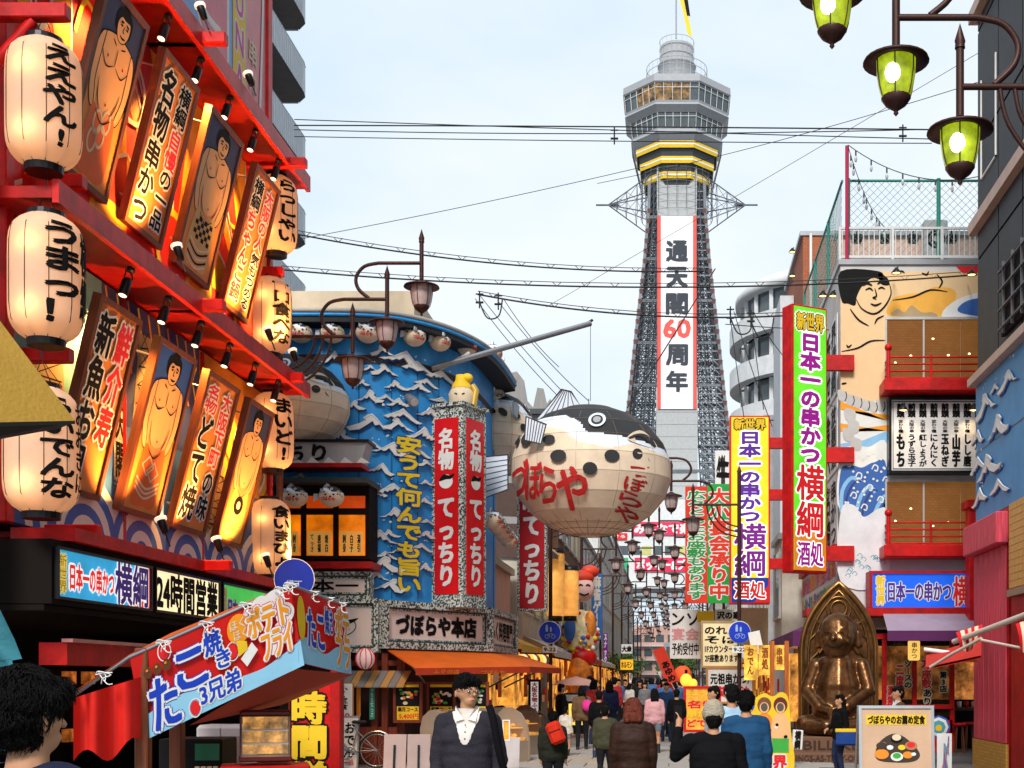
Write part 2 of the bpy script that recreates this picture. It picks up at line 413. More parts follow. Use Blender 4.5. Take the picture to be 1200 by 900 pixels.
m.text('ちゃんこ', 2.85, .9, 3.95, 4.9, -.013, WHITE, vert=True); m.text('YOKOZUNA', 4.45, .5, 4.85, 5.0, -.015, mat('magenta', (.6, .02, .3), .5), vert=True, out=((WHITE, .04),))
m.text('串カツ', 5.1, .3, 5.45, 1.6, -.013, CREAM, vert=True)
m.rib([(5.6, .3), (5.8, 3), (5.6, 5.4)], .1, -.012, WHITE)
m.build('print', pk); MB(RED).box(5.95, -.05, -.1, 6.15, .16, 5.6).build('edge_post', pk)

def sumo(mb, w_, h, variant):
    """a printed wrestler filling a w x h panel"""
    S = lambda x, z: (x*w_, z*h)
    y = -.012
    bgc, belt = [(NAVY, ORG), (NAVY, CREAM), (BLUEP, ORG), (NAVY, CREAM)][variant]
    mb.poly([S(0, .42), S(1, .42), S(1, 1), S(0, 1)], y, bgc); mb.poly([S(0, 0), S(1, 0), S(1, .5), S(0, .5)], y-.001, mat('print_amber', (.75, .27, .05), .5))
    SK2 = mat('painted_skin_shade', (.70, .30, .11), .6)
    sh = spline([S(.5, .83), S(.66, .82), S(.86, .79), S(.93, .70), S(.90, .56), S(.84, .44), S(.75, .35), S(.5, .31), S(.25, .35), S(.16, .44), S(.10, .56), S(.07, .70), S(.14, .79), S(.34, .82)])
    mb.poly([tuple(p) for p in sh], y-.003, SKINP)
    mb.poly([tuple(p) for p in spline([S(.24, .50), S(.30, .40), S(.5, .345), S(.7, .40), S(.76, .50), S(.66, .43), S(.5, .40), S(.34, .43)])], y-.0035, SK2)
    for q in (-1, 1):
        arm_ = spline([S(.5+q*.34, .795), S(.5+q*.46, .74), S(.5+q*.49, .60), S(.5+q*.44, .46), S(.5+q*.34, .38), S(.5+q*.27, .40), S(.5+q*.35, .52), S(.5+q*.35, .64)])
        mb.poly([tuple(p) for p in arm_], y-.0045, SKINP); mb.rib([tuple(p) for p in arm_[::3]], .016, y-.0055, BLACK, closed=True, n=2)
    # apron
    ap = [S(.22, .40), S(.5, .345), S(.8, .40), S(.85, .06), S(.5, .03), S(.15, .06)]
    mb.poly([tuple(p) for p in spline(ap)], y-.006, mat('apron_orange', (.72, .14, .02), .5) if belt is ORG else mat('apron_tan', (.70, .42, .12), .5))
    if variant == 0:
        for (cx_, cz_) in ((.42, .33), (.55, .27), (.38, .22), (.62, .36)):
            mb.rib([(cx_*w_+.09*math.cos(t), cz_*h+.13*math.sin(t)) for t in [2*PI*i/10 for i in range(10)]], .035, y-.009, CREAM, closed=True)
    elif variant == 1:
        for i in range(6):
            for j in range(5):
                if (i+j) % 2: mb.poly([S(.25+.085*i, .36-.03*j), S(.335+.085*i, .36-.03*j), S(.335+.085*i, .33-.03*j), S(.25+.085*i, .33-.03*j)], y-.009, BLACK)
        for q in range(5): mb.rib([S(.2, .2-.03*q), S(.5, .15-.03*q), S(.8, .2-.03*q)], .03, y-.009, BLACK if q % 2 else CREAM)
    elif variant == 2:
        for dx, dz in ((-.08, 0), (.08, -.03)):
            mb.rib([S(.5+dx, .34+dz), S(.66+dx, .28+dz), S(.5+dx, .22+dz), S(.34+dx, .28+dz)], .035, y-.009, CREAM, closed=True, n=1)
        for q in range(3): mb.rib([S(.18, .2-.03*q), S(.5, .14-.03*q), S(.83, .2-.03*q)], .03, y-.009, CREAM)
    else:
        mb.disc(.5*w_, .27*h, .19*w_, y-.008, BLACK, rz=.07*h); mb.disc(.5*w_, .27*h, .08*w_, y-.010, CREAM, rz=.03*h)
        for q in range(3): mb.rib([S(.2, .16-.03*q), S(.5, .12-.03*q), S(.8, .16-.03*q)], .02, y-.009, ORG)
    # hair and features
    mb.poly([tuple(p) for p in spline([S(.30, .90), S(.32, .95), S(.42, .985), S(.58, .985), S(.70, .95), S(.71, .89), S(.66, .85), S(.35, .85)])], y-.006, BLACK)
    mb.disc(.52*w_, .985*h, .085*w_, y-.0065, BLACK, rz=.018*h)
    fc = spline([S(.36, .90), S(.42, .935), S(.52, .93), S(.64, .935), S(.67, .90), S(.66, .86), S(.60, .815), S(.5, .80), S(.41, .815), S(.36, .86)])
    mb.poly([tuple(p) for p in fc], y-.008, SKINP); mb.rib([tuple(p) for p in fc[::3]], .012, y-.009, BLACK, closed=True, n=2)
    st = lambda *p, w=.016: mb.rib([S(*q) for q in p], w, y-.011, BLACK, taper=True)
    st((.41, .905), (.49, .913), w=.022); st((.55, .913), (.63, .905), w=.022); st((.42, .89), (.48, .892), w=.02); st((.56, .892), (.62, .89), w=.02); st((.53, .90), (.50, .865), (.54, .862)); st((.45, .835), (.52, .828), (.59, .836), w=.02)
    st((.16, .69), (.3, .63), (.48, .66)); st((.53, .66), (.7, .63), (.84, .69)); st((.5, .76), (.5, .66)); st((.22, .55), (.27, .46), (.36, .40)); st((.78, .55), (.73, .46), (.64, .40)); st((.34, .79), (.44, .77)); st((.56, .77), (.67, .79))
    for q in (-1, 1): mb.disc((.5+q*.2)*w_, .685*h, .02, y-.011, REDD, n=8)
    mb.disc(.5*w_, .44*h, .016, y-.011, BLACK, n=8); st((.3, .385), (.5, .335), (.7, .385))
    o = [tuple(p) for p in sh]; mb.rib(o[::3], .018, y-.0042, BLACK, closed=True, n=2)

def board(name, label, Y0, Y1, zb, draw, grp):
    W = Y1-Y0; H = 2.22
    t = thing(name, label, 'sign board', (-6.9, Y0, zb), R(90), grp, rx=R(13.6))
    bgm = mat('lit_orange_board', (.72, .24, .05), .5, var=.3, sc=1.2)
    m = MB(bgm); m.box(.04, 0, .04, W-.04, .05, H-.04); m.build('panel', t)
    f = frame_mb(0, 0, W, H, .07, -.035, .07, WOODF); f.build('frame', t)
    for i, (px_, pz) in enumerate(((.07, .2), (W-.07, .2), (.07, H-.15), (W-.07, H-.15))):
        pass
    for px_ in (.03, W-.03):
        for pz in (.3, H-.25): MB(GREYM).tube([(px_, .06, pz), (px_, .5 if pz > 1 else .12, pz+.02)], .012, 5).build('stay_rod', t)
    m = MB(); draw(m, W, H); m.build('print', t)
    return t
def words(*cols_):
    def d(m, W, H):
        for (b, x0, z0, x1, z1, c) in cols_:
            m.text(b, x0*W, z0*H, x1*W, z1*H, -.02, c, off=.035, vert=True, out=((WHITE, .028),))
    return d
def big_sumo(v): 
    def d(m, W, H):
        m.T = Matrix.Translation((.07, 0, .07)); sumo(m, W-.14, H-.14, v)
    return d
G1, G2 = 'boards hung in the upper row of the red facade', 'boards hung in the lower row of the red facade'
board('sumo_board', 'tall wrestler board with interlinked cream rings on an orange apron, upper row', 14.4, 15.5, 7.42, big_sumo(0), G1)
board('lettered_board', 'orange wooden board lettered in black and red, beside the chequered-apron wrestler', 16.0, 17.15, 7.42,
      words(('名物', .12, .54, .47, .93, INK), ('串かつ', .12, .06, .47, .52, INK), ('横綱', .57, .70, .86, .93, INK), ('自慢', .57, .44, .86, .67, REDL), ('の一品', .57, .08, .86, .42, INK)), G1)
board('sumo_board', 'wrestler board with black and cream chequered apron, upper row', 17.6, 18.9, 7.42, big_sumo(1), G1)
board('lettered_board', 'last board of the upper row, crowded with red and black brush lettering', 19.5, 20.65, 7.4,
      words(('横綱', .12, .72, .45, .93, INK), ('ちゃんこ鍋', .12, .08, .45, .70, REDL), ('大阪の人', .57, .5, .86, .93, REDL), ('気もつめる', .57, .08, .86, .47, INK)), G1)
board('lettered_board', 'dark red board of four rows about fresh sushi, nearest of the lower row', 14.2, 15.3, 3.8,
      words(('新魚お司', .12, .05, .47, .93, INK), ('鮮介寿', .56, .28, .88, .93, REDL)), G2)
board('sumo_board', 'wrestler board with two linked cream diamonds on its apron, lower row', 15.85, 17.05, 3.77, big_sumo(2), G2)
board('lettered_board', 'orange board for stuffed grilled cakes with large black kana, lower row', 17.5, 18.75, 3.76,
      words(('名物', .12, .76, .46, .93, REDL), ('どて焼', .1, .08, .48, .73, INK), ('大阪下町', .58, .45, .86, .93, REDL), ('の味', .58, .1, .86, .40, INK)), G2)
board('sumo_board', 'narrow wrestler board with a single black ring on its apron, end of lower row', 19.2, 20.35, 3.75, big_sumo(3), G2)
# lettering posters on the wall
m = MB(YEL); m.box(0, 0, 0, .4, .03, 1.9); 
# ---------------------------------------------------------------- paper lanterns
PAPER = mat('lantern_paper', (.86, .66, .50), .8, var=.06, trans=.5, emit=.09, ecol=(1, .46, .24))
def lantern(label, x, y, zc, word, H=1.25, r=.36, e=30):
    t = thing('paper_lantern', label, 'lantern', (x, y, zc), 0, 'paper lanterns on the red facade')
    pr = []
    for i in range(25):
        u = -1+2*i/24; z = u*H/2
        rr = r*(1-abs(u)**7*.48)
        pr.append((rr, z))
    m = MB(PAPER); m.lathe(pr, 32); m.build('paper_shade', t)
    m = MB(BLKM)
    for k in range(10):
        a = 2*PI*k/10+.2
        m.tube([((q[0]+.004)*math.cos(a), (q[0]+.004)*math.sin(a), q[1]) for q in pr[::3]], .0045, 4)
    m.build('seam', t)
    m = MB(BLKM); m.lathe([(.0, -.07), (r*.5, -.07), (r*.52, 0), (r*.5, .03), (0, .03)], 20, (0, 0, -H/2), sm=False); m.build('bottom_ring', t)
    m = MB(BLKM); m.lathe([(0, -.02), (r*.52, -.02), (r*.5, .05), (0, .05)], 20, (0, 0, H/2), sm=False)
    m.tube([(-.1, 0, H/2+.04), (0, 0, H/2+.3), (.1, 0, H/2+.04)], .006, 4); m.tube([(0, 0, H/2+.3), (0, 0, H/2+.42)], .008, 4); m.build('hanger', t)
    def mp(X, Z, d):
        u = Z/(H/2); rr = r*(1-abs(u)**7*.48)+.006+d
        a = R(-38)+X/r; return (rr*math.cos(a), rr*math.sin(a), Z)
    m = MB(); m.text(word[0], -.17, -H*.40, .17, H*.40, -.004, INK, off=.06, vert=True, map=mp)
    if len(word) > 1: m.text(word[1], .2, -H*.34, .36, H*.36, -.004, INK, off=.03, vert=True, map=mp)
    m.build('lettering', t)
    for dz in (-.28, .22): light('POINT', (x-.02, y-.26, zc+dz*H), e*.40, (1, .50, .16), .05)
    return t
for (x, y, z, wd, lb) in ((-6.4, 13.0, 7.5, ('ええやん!',), 'huge cream lantern under the topmost near crossbeam, lettered with black kana'),
        (-6.4, 13.05, 5.75, ('うまっ！', '横綱'), 'large lit lantern hanging at the middle of the near stack of three'),
        (-6.4, 12.95, 3.98, ('らいでんな', 'おおきに'), 'large lantern glowing orange, lowest of the near stack of three'),
        (-6.62, 21.3, 9.4, ('らっしゃい',), 'topmost lantern at the far end of the red facade'),
        (-6.75, 21.4, 7.75, ('一口食べな',), 'far-end lantern with black lettering, second from the top'),
        (-6.68, 21.3, 5.8, ('まいど!',), 'far-end lantern between the two short red crossbeams'),
        (-6.76, 21.4, 4.05, ('食いまひょ',), 'pale far-end lantern hanging just above the shop signs')):
    lantern(lb, x, y, z, wd, e=5.5, r=.36 if y < 14 else .34)
# ---------------------------------------------------------------- spotlights
def spot_proto(label, grp):
    t = thing('spotlight', label, 'spotlight', (0, 0, 0), 0, grp)
    m = MB(BLKM); m.lathe([(0, 0), (.05, 0), (.055, .02), (.055, .2), (.045, .22), (0, .22)], 12); m.build('housing', t)
    m = MB(BLKM); m.tube([(0, 0, .16), (.08, 0, .2), (.09, 0, .3), (0, 0, .34)], .008, 5); m.tube([(0, 0, .16), (-.08, 0, .2), (-.09, 0, .3), (0, 0, .34)], .008, 5); m.lathe([(0, .33), (.05, .33), (.05, .37), (0, .37)], 10); m.build('bracket', t)
    m = MB(mat('bulb_glow', (.9, .8, .6), .4, emit=3, ecol=(1, .7, .4))); m.lathe([(0, -.004), (.045, -.004)], 12); m.build('lens', t)
    return t
sp = None; grpS = 'black spotlights under the red eaves'
k = 0
for row, (z, zt) in enumerate(((10.05, 8.3), (6.5, 4.6))):
    for i in range(6):
        y = 14.9+i*1.12
        lb = f'black can spotlight under the {("upper", "lower")[row]} red eave, '+('beside the nearest board', 'over the gap after the first board', 'over the second board', 'over the third board', 'between the third and last boards', 'beyond the last board')[i]
        if sp is None: sp = spot_proto(lb, grpS); s_ = sp
        else: s_ = dup(sp, label=lb)
        s_.location = (-6.42, y, z-.36); s_.rotation_euler = (R(8), R(18), R(90))
        if i % 2 == 0:
            l_ = light('SPOT', (-6.35, y+.3, z-.33), 760, (1, .44, .10), .05, spot=110); aim(l_, (-7.1, y+.4, z-1.9))
grpU = 'short uplights on the red ledges'
up = None
for (y, z), ul in zip(((15.6, 3.45), (17.5, 3.42), (19.6, 3.4), (16.1, 6.95), (19.7, 6.9), (21.0, 6.9), (16.9, 10.4), (18.8, 10.4), (21.4, 3.4)), ('nearest the big lanterns', 'between two lower boards', 'at the foot of the last lower board', 'nearest the big lanterns', 'before the last upper board', 'by the far crossbeam', 'nearer the pink billboard letters', 'at the far edge of the billboard', 'by the lowest far lantern')):
    lb = f'small black uplight on the {"sign fascia" if z < 4 else "lower eave" if z < 8 else "upper eave"}, '+ul
    if up is None:
        up = thing('uplight', lb, 'spotlight', (0, 0, 0), 0, grpU)
        m = MB(BLKM); m.tube([(0, 0, -.18), (0, 0, 0)], .012, 6); m.lathe([(0, 0), (.04, 0), (.055, .17)], 12); m.build('housing', up)
        m = MB(mat('lens_white', (.8, .75, .68), .4, emit=.8, ecol=(1, .75, .55))); m.lathe([(.058, .165), (.075, .185), (.075, .21), (0, .215)], 12); m.build('lens', up); u_ = up
    else: u_ = dup(up, label=lb)
    u_.location = (-6.2, y, z); u_.rotation_euler = (R(-10), R(-22), 0)
    if z < 8: l_ = light('SPOT', (-6.25, y, z+.25), 330, (1, .44, .10), .04, spot=100); aim(l_, (-7.05, y-.1, z+1.6))
# ---------------------------------------------------------------- light-box signs along the fascia
def lightbox(name, label, Y0, Y1, z0, z1, bgm, draw, cat='sign'):
    t = thing(name, label, cat, (-6.40, Y0, z0), R(90), 'light boxes over the red restaurant doors'); W = Y1-Y0; H = z1-z0
    MB(bgm).box(.03, 0, .03, W-.03, .08, H-.03).build('lit_panel', t); frame_mb(0, 0, W, H, .03, -.03, .1, BLKM).build('frame', t)
    m = MB(); draw(m, W, H); m.build('print', t); return t
def ld1(m, W, H):
    m.poly([(W*.72, .03), (W-.03, .03), (W-.03, H-.03), (W*.88, H-.03)], -.002, mat('lit_red', (.7, .02, .02), .4, emit=.6))
    m.text('新世界', .06, .08, .22, H-.08, -.008, YEL, vert=True, out=((mat('lit_yel', (.9, .7, .1), .4, emit=.4), .03),), off=.01)
    m.text('日本一の串かつ', .3, .22*H, 1.36, .72*H, -.008, mat('lit_red', (0, 0, 0)), out=((mat('lit_white', (.9, .85, .8), .5, emit=.7), .022),), off=.05)
    m.text('横綱', 1.4, .08*H, W-.1, .94*H, -.008, mat('lit_navy', (.05, .02, .2), .5, emit=.3), out=((mat('lit_white', (0, 0, 0)), .02),), off=.03)
lightbox('shop_sign', 'blue light box with red kana and large navy characters, nearest of the fascia signs', 13.25, 15.65, 2.5, 3.05, mat('lit_blue', (.02, .30, .55), .4, emit=.9, var=.4, sc=1), ld1)
def ld2(m, W, H):
    m.text('24時間営業', .08, .08*H, W-.08, .92*H, -.006, INK, off=.05)
lightbox('shop_sign', 'cream light box reading 24 hours open in black', 15.75, 18.0, 2.5, 3.05, mat('lit_cream', (.9, .74, .42), .4, emit=1.0, var=.2, sc=1), ld2)
def ld3(m, W, H):
    m.text('新世界', .06, .08, .2, H-.08, -.008, YEL, vert=True, out=((WHITE, .02),)); m.text('日本一の串かつ', .26, .12*H, 1.7, .6*H, -.008, mat('lit_navy', (0, 0, 0)), out=((WHITE, .02),), off=.05)
lightbox('shop_sign', 'green light box half hidden behind the festival stall valance', 18.1, 20.9, 2.5, 3.05, mat('lit_green', (.05, .5, .08), .4, emit=.7, var=.3, sc=1), ld3)
# ground floor things under the bulkhead
aw = thing('shop_awning', 'folded red awning under the blue light box', 'awning', (-6.5, 13.6, 1.9), R(90))
m = MB(REDD); m.box(0, -.05, -.08, 5.2, .25, .16); m.build('valance', aw); MB(mat('awning_rail', (.5, .2, .18), .4)).box(-.02, -.12, .162, 5.2, .0, .20).build('rail', aw)
WSG = mat('warm_shelf_glow', (.4, .10, .03), .6, emit=.35, ecol=(.8, .2, .03), var=.7, sc=4); bm_ = MB(WSG).box(0, 0, 0, .1, .28, .2).mesh('shelf_box')
for i in range(9):
    for j in range(3):
        if random.random() < .7: obj('shelf_box', bm_, rb, (-9.5, 15.3+i*.65, .7+j*.45))
MB(mat('counter_yellow', (.6, .3, .03), .5, emit=.3)).box(-8.7, 13.3, .55, -7.2, 13.5, 1.55).build('counter', rb)
# ---------------------------------------------------------------- apartment tower behind
ap = thing('apartment_block', 'tall white apartment block with wavy balconies behind the red restaurant', 'building', (-14.5, 35, 0), R(90))
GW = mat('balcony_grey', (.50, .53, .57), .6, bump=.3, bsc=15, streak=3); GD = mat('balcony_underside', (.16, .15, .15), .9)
MB(mat('block_wall', (.45, .46, .48), .7)).box(0, 2.1, 0, 15.6, 9, 40).build('wall', ap)
for k in range(11):
    z = 4.4+2.9*k
    if z > 36: break
    pl = []
    for i in range(33):
        u = i/32*16; yy = 0
        yy = .55*(1/(1+math.exp(-(u-9)*3)))
        if u > 15.3: yy += (u-15.3)**2*1.0
        pl.append((u, -1.25+.9-yy if False else -.0+ .55-yy if u < 15.4 else .0+(u-15.4)*.8))
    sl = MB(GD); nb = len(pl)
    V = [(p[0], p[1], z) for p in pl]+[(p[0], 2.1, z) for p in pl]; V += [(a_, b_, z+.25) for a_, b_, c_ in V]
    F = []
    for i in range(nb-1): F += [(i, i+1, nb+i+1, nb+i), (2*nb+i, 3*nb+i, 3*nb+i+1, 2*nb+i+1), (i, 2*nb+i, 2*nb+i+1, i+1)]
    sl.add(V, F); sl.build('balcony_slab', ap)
    ra = MB(GW)
    for i in range(nb-1):
        a_, b_ = pl[i], pl[i+1]
        ra.quad((a_[0], a_[1]-.03, z-.03), (b_[0], b_[1]-.03, z-.03), (b_[0], b_[1]-.03, z+1.15), (a_[0], a_[1]-.03, z+1.15), sm=True)
        ra.quad((a_[0], a_[1]+.05, z+.25), (b_[0], b_[1]+.05, z+.25), (b_[0], b_[1]+.05, z+1.15), (a_[0], a_[1]+.05, z+1.15), sm=True)
        ra.quad((a_[0], a_[1]-.05, z+1.15), (b_[0], b_[1]-.05, z+1.15), (b_[0], b_[1]+.07, z+1.15), (a_[0], a_[1]+.07, z+1.15))
    e_ = pl[-1]; ra.box(e_[0]-.04, e_[1], z-.03, e_[0]+.04, 2.1, z+1.15)
    for i in range(60):
        u = i/60*15; j = min(nb-2, int(u/16*32)); f_ = u/16*32-j; yy = pl[j][1]*(1-f_)+pl[j+1][1]*f_
        ra.box(u-.02, yy-.05, z-.02, u+.02, yy-.032, z+1.14)
    ra.build('balcony_rail', ap)
# ================================================================== the observation tower, 190 m down the street
TX, TY = .4, 190
tw = thing('observation_tower', 'grey steel lattice observation tower with octagonal deck and anniversary banner', 'tower', (TX, TY, 0))
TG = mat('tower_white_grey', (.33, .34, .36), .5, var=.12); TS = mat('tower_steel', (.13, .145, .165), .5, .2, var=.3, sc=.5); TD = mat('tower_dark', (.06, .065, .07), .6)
TGL = mat('tower_glass', (.10, .12, .13), .12, .2, var=.3, sc=.6); TRB = mat('tower_red_brown', (.10, .04, .035), .6)
def octo(r, z, rot=PI/8, n=8): return [(r*math.cos(rot+2*PI*k/n), r*math.sin(rot+2*PI*k/n), z) for k in range(n)]
def oband(m_, r0, z0, r1, z1, n=8, rot=PI/8):
    a_ = octo(r0, z0, rot, n); b_ = octo(r1, z1, rot, n)
    m_.add(a_+b_, [(i, (i+1) % n, n+(i+1) % n, n+i) for i in range(n)])
def ocap(m_, r, z, up=True, n=8, rot=PI/8): m_.add(octo(r, z, rot, n), [tuple(range(n)) if up else tuple(range(n-1, -1, -1))])
m = MB(TG)
for q in ((8.45, 88.0, 7.4, 88.5), (8.5, 87.1, 8.45, 88.1), (8.3, 86.9, 8.5, 87.1), (8.05, 84.2, 8.15, 84.5), (8.2, 83.9, 8.05, 84.2), (7.3, 83.1, 8.2, 83.9), (7.05, 80.8, 7.1, 81.0), (7.25, 80.4, 7.05, 80.8), (6.3, 79.4, 7.25, 80.4)):
    oband(m, *q)
ocap(m, 7.4, 88.5); m.build('deck_shell', tw)
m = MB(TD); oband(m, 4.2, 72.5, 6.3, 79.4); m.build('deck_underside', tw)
for (ra_, za, rb_, zb, lit) in ((8.05, 84.5, 8.3, 86.9, 1), (7.05, 81.0, 7.3, 83.1, 0)):
    A = octo(ra_-.12, za); B = octo(rb_-.12, zb)
    for k in range(8):
        for j in range(5):
            f0, f1 = j/5, (j+1)/5; lp = lambda P, f: tuple(P[k][i]*(1-f)+P[(k+1) % 8][i]*f for i in range(3))
            lm = mat('tower_window_lit', (.10, .07, .04), .3, emit=.22, ecol=(1, .5, .12), var=.9, sc=1.2) if lit and random.random() < .35 else TGL
            MB(lm).quad(lp(A, f0), lp(A, f1), lp(B, f1), lp(B, f0)).build('window_pane', tw)
    fr = MB(mat('tower_mullion', (.62, .62, .62), .5))
    A = octo(ra_, za); B = octo(rb_, zb)
    for k in range(8):
        for j in range(6):
            f = j/5; p = [A[k][i]*(1-f)+A[(k+1) % 8][i]*f for i in range(3)]; q = [B[k][i]*(1-f)+B[(k+1) % 8][i]*f for i in range(3)]
            fr.tube([p, q], .09 if j in (0, 5) else .05, 4, caps=False)
        fr.tube([[A[k][i]*.25+B[k][i]*.75 for i in range(3)], [A[(k+1) % 8][i]*.25+B[(k+1) % 8][i]*.75 for i in range(3)]], .05, 4, caps=False)
    fr.build('window_frame', tw)
for i, (z, r) in enumerate(((78.4, 6.35), (76.4, 5.75), (74.4, 5.15))):
    m = MB(YEL)
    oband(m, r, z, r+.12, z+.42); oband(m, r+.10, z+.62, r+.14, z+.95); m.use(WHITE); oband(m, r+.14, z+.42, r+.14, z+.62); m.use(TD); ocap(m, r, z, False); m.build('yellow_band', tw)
m = MB(TG); m.lathe([(4.5, 88.9), (4.5, 89.2), (3.0, 89.3), (2.75, 89.6), (2.75, 92.6), (2.9, 92.7), (2.5, 92.8), (2.45, 95.6), (0, 95.8)], 24); m.lathe([(3, 88.5), (4.5, 88.9)], 24); m.build('roof_drum', tw)
m = MB(TG)
for k in range(28):
    a = 2*PI*k/28; m.tube([(4.5*math.cos(a), 4.5*math.sin(a), 89.2), (4.5*math.cos(a), 4.5*math.sin(a), 92.3)], .04, 4, caps=False)
for z in (90.3, 91.3, 92.3): m.tube([(4.5*math.cos(2*PI*k/28), 4.5*math.sin(2*PI*k/28), z) for k in range(29)], .045, 4, caps=False)
for k in range(20):
    a = 2*PI*k/20; m.tube([(2.56*math.cos(a), 2.56*math.sin(a), 92.8), (2.56*math.cos(a), 2.56*math.sin(a), 96.4)], .03, 4, caps=False)
for z in (94, 95.2, 96.4): m.tube([(2.56*math.cos(2*PI*k/20), 2.56*math.sin(2*PI*k/20), z) for k in range(21)], .04, 4, caps=False)
m.build('roof_railing', tw)
MB(TG).tube([(-.1, 0, 97), (-.1, 0, 110)], .12, 6).build('mast', tw)
fl = MB(YEL); fl.add([(-.05, -.1, 107), (1.3, -.1, 102.5), (2.3, -.1, 97.2), (1.6, -.1, 97.6), (.9, -.1, 101), (-.05, -.1, 104.6)], [(0, 1, 4, 5), (1, 2, 3, 4)]); fl.use(BLACK); fl.add([(.5, -.16, 107), (1.6, -.16, 103), (2.0, -.16, 100.2), (1.5, -.16, 100.4), (1.0, -.16, 103)], [(0, 1, 2, 3, 4)])
fl.T = None; fl.build('pennant', tw)
# lattice shaft
prof = [(22, 9.4), (32, 8.0), (42, 6.85), (52, 5.85), (62, 4.75), (70, 4.1), (74, 4.0)]
def hw(z):
    for (a_, b_), (c_, d_) in zip(prof, prof[1:]):
        if z <= c_: return b_+(d_-b_)*(z-a_)/(c_-a_)
    return prof[-1][1]
rot4 = [Matrix.Rotation(R(90)*k, 4, 'Z') for k in range(4)]
for side in range(4):
    m = MB(TS, T=rot4[side])
    z = 14.
    while z < 73:
        dz = 1.25; h0, h1 = hw(max(22, z)), hw(max(22, z+dz))
        m.tube([(-h0, -h0, z), (-h1, -h1, z+dz)], .30, 4, caps=False)
        for f0, f1 in ((1, .82), (.82, .64), (.64, .46)):
            if h0*f0 < 2.6: continue
            g1 = max(f1, 2.9/h0)
            for s_ in (-1, 1):
                m.tube([(s_*h0*f0, -h0, z), (s_*h0*g1, -h0, z)], .09, 3, caps=False)
                hi = h0*.72
                m.tube([(s_*h0*f0, -hi, z+.5), (s_*h0*g1, -hi, z+.5)], .07, 3, caps=False); m.tube([(s_*h0*(f0+g1)/2, -hi, z), (s_*h1*(f0+g1)/2, -hi, z+dz)], .09, 3, caps=False); m.tube([(s_*h0*f0, -hi, z), (s_*h0*g1, -hi, z+dz)], .06, 3, caps=False)
                m.tube([(s_*h0*f0, -h0, z), (s_*h1*g1, -h1, z+dz)], .08, 3, caps=False)
                m.tube([(s_*h0*g1, -h0+.3, z), (s_*h1*f0, -h1+.3, z+dz)], .045, 3, caps=False)
                m.tube([(s_*h0*g1, -h0, z), (s_*h1*g1, -h1, z+dz)], .11, 3, caps=False)
                if random.random() < .5: m.tube([(s_*h0*f0, -h0+.8, z+.6), (s_*h0*g1, -h0+.8, z+random.uniform(-.4, .9))], .04, 3, caps=False)
        if int(z/dz) % 5 == 0:
            m.box(-h0, -h0-.05, z-.2, h0, -h0+.15, z+.2)
        z += dz
    m.build('tower_leg', tw)
    m = MB(TRB, T=rot4[side])
    z = 26.
    while z < 70:
        h0 = hw(z); m.box(-h0-.22, -h0-.1, z, -h0+.15, -h0+.4, z+.7); m.box(h0-.15, -h0-.1, z, h0+.22, -h0+.4, z+.7); z += 1.5
    tag(m.build('corner_panel', tw), kind='stuff')
m = MB(mat('lift_shaft_sheet', (.44, .45, .45), .8, bump=.4, bsc=1.5)); m.box(-2.9, -4.2, 22, 2.9, 1, 80)
m.build('lift_shaft', tw)
SHT = mat('sheet_grey', (.40, .41, .41), .8, bump=.5, bsc=1.2)
m = MB(SHT)
for k in range(12): m.box(-2.95, -8.0+.25*0, 22.4+k*1.75, 2.95, -7.9, 24.1+k*1.75)
m.build('sheeting', tw)
bn = thing('anniversary_banner', 'long white vertical banner with red edges and dark characters on the tower', 'banner', (TX, TY-8.2, 40.3))
BW = mat('banner_white', (.82, .82, .83), .8, bump=.3, bsc=.6, var=.05)
m = MB(BW); m.box(-2.75, 0, 0, 2.75, .06, 27.4); m.build('cloth', bn)
m = MB(mat('banner_red', (.80, .10, .08), .7)); m.box(-2.78, -.012, 0, -2.28, -.004, 27.4); m.box(2.28, -.012, 0, 2.78, -.004, 27.4)
TI = mat('banner_ink', (.05, .055, .07), .8)
zz = 24.0
for ch in ('通', '天', '閣'): m.text(ch, -1.45, zz-3.0, 1.45, zz-.2, -.03, TI, off=.06); zz -= 3.75
m.text('60', -1.85, zz-2.6, 1.85, zz-.1, -.03, mat('banner_red', (0, 0, 0)), off=.07); zz -= 3.5
for ch in ('周', '年'): m.text(ch, -1.45, zz-3.0, 1.45, zz-.2, -.03, TI, off=.06); zz -= 3.75
m.build('print', bn)
# spider arms
for s_ in (-1, 1):
    m = MB(TS); tip = (s_*10.2, 0, 72.3); m.tube([(s_*8.5, 0, 72.3), (s_*12, 0, 72.3)], .14, 5)
    rts = [(s_*4, -3, 75.5), (s_*4, 3, 75.5), (s_*4.3, -3, 69), (s_*4.3, 3, 69), (s_*4.1, -3, 72.3), (s_*4.1, 3, 72.3)]
    for r_ in rts: m.tube([r_, tip], .09, 4, caps=False)
    for f in (.3, .55, .78):
        P = [tuple(r_[i]*(1-f)+tip[i]*f for i in range(3)) for r_ in rts]
        for a_, b_ in ((0, 4), (4, 2), (1, 5), (5, 3), (0, 1), (2, 3)): m.tube([P[a_], P[b_]], .05, 3, caps=False)
        g_ = max(0, f-.27); Q = [tuple(r_[i]*(1-g_)+tip[i]*g_ for i in range(3)) for r_ in rts]
        for a_, b_ in ((0, 4), (4, 2), (4, 0), (2, 4)): m.tube([P[a_], Q[b_]], .04, 3, caps=False)
    m.build('spider_arm', tw)
m = MB(TS)   # scaffold cage under the deck
for k in range(24):
    a = 2*PI*k/24; r = 5.3
    m.tube([(r*math.cos(a), r*math.sin(a), 70), (r*math.cos(a), r*math.sin(a), 79)], .05, 3, caps=False)
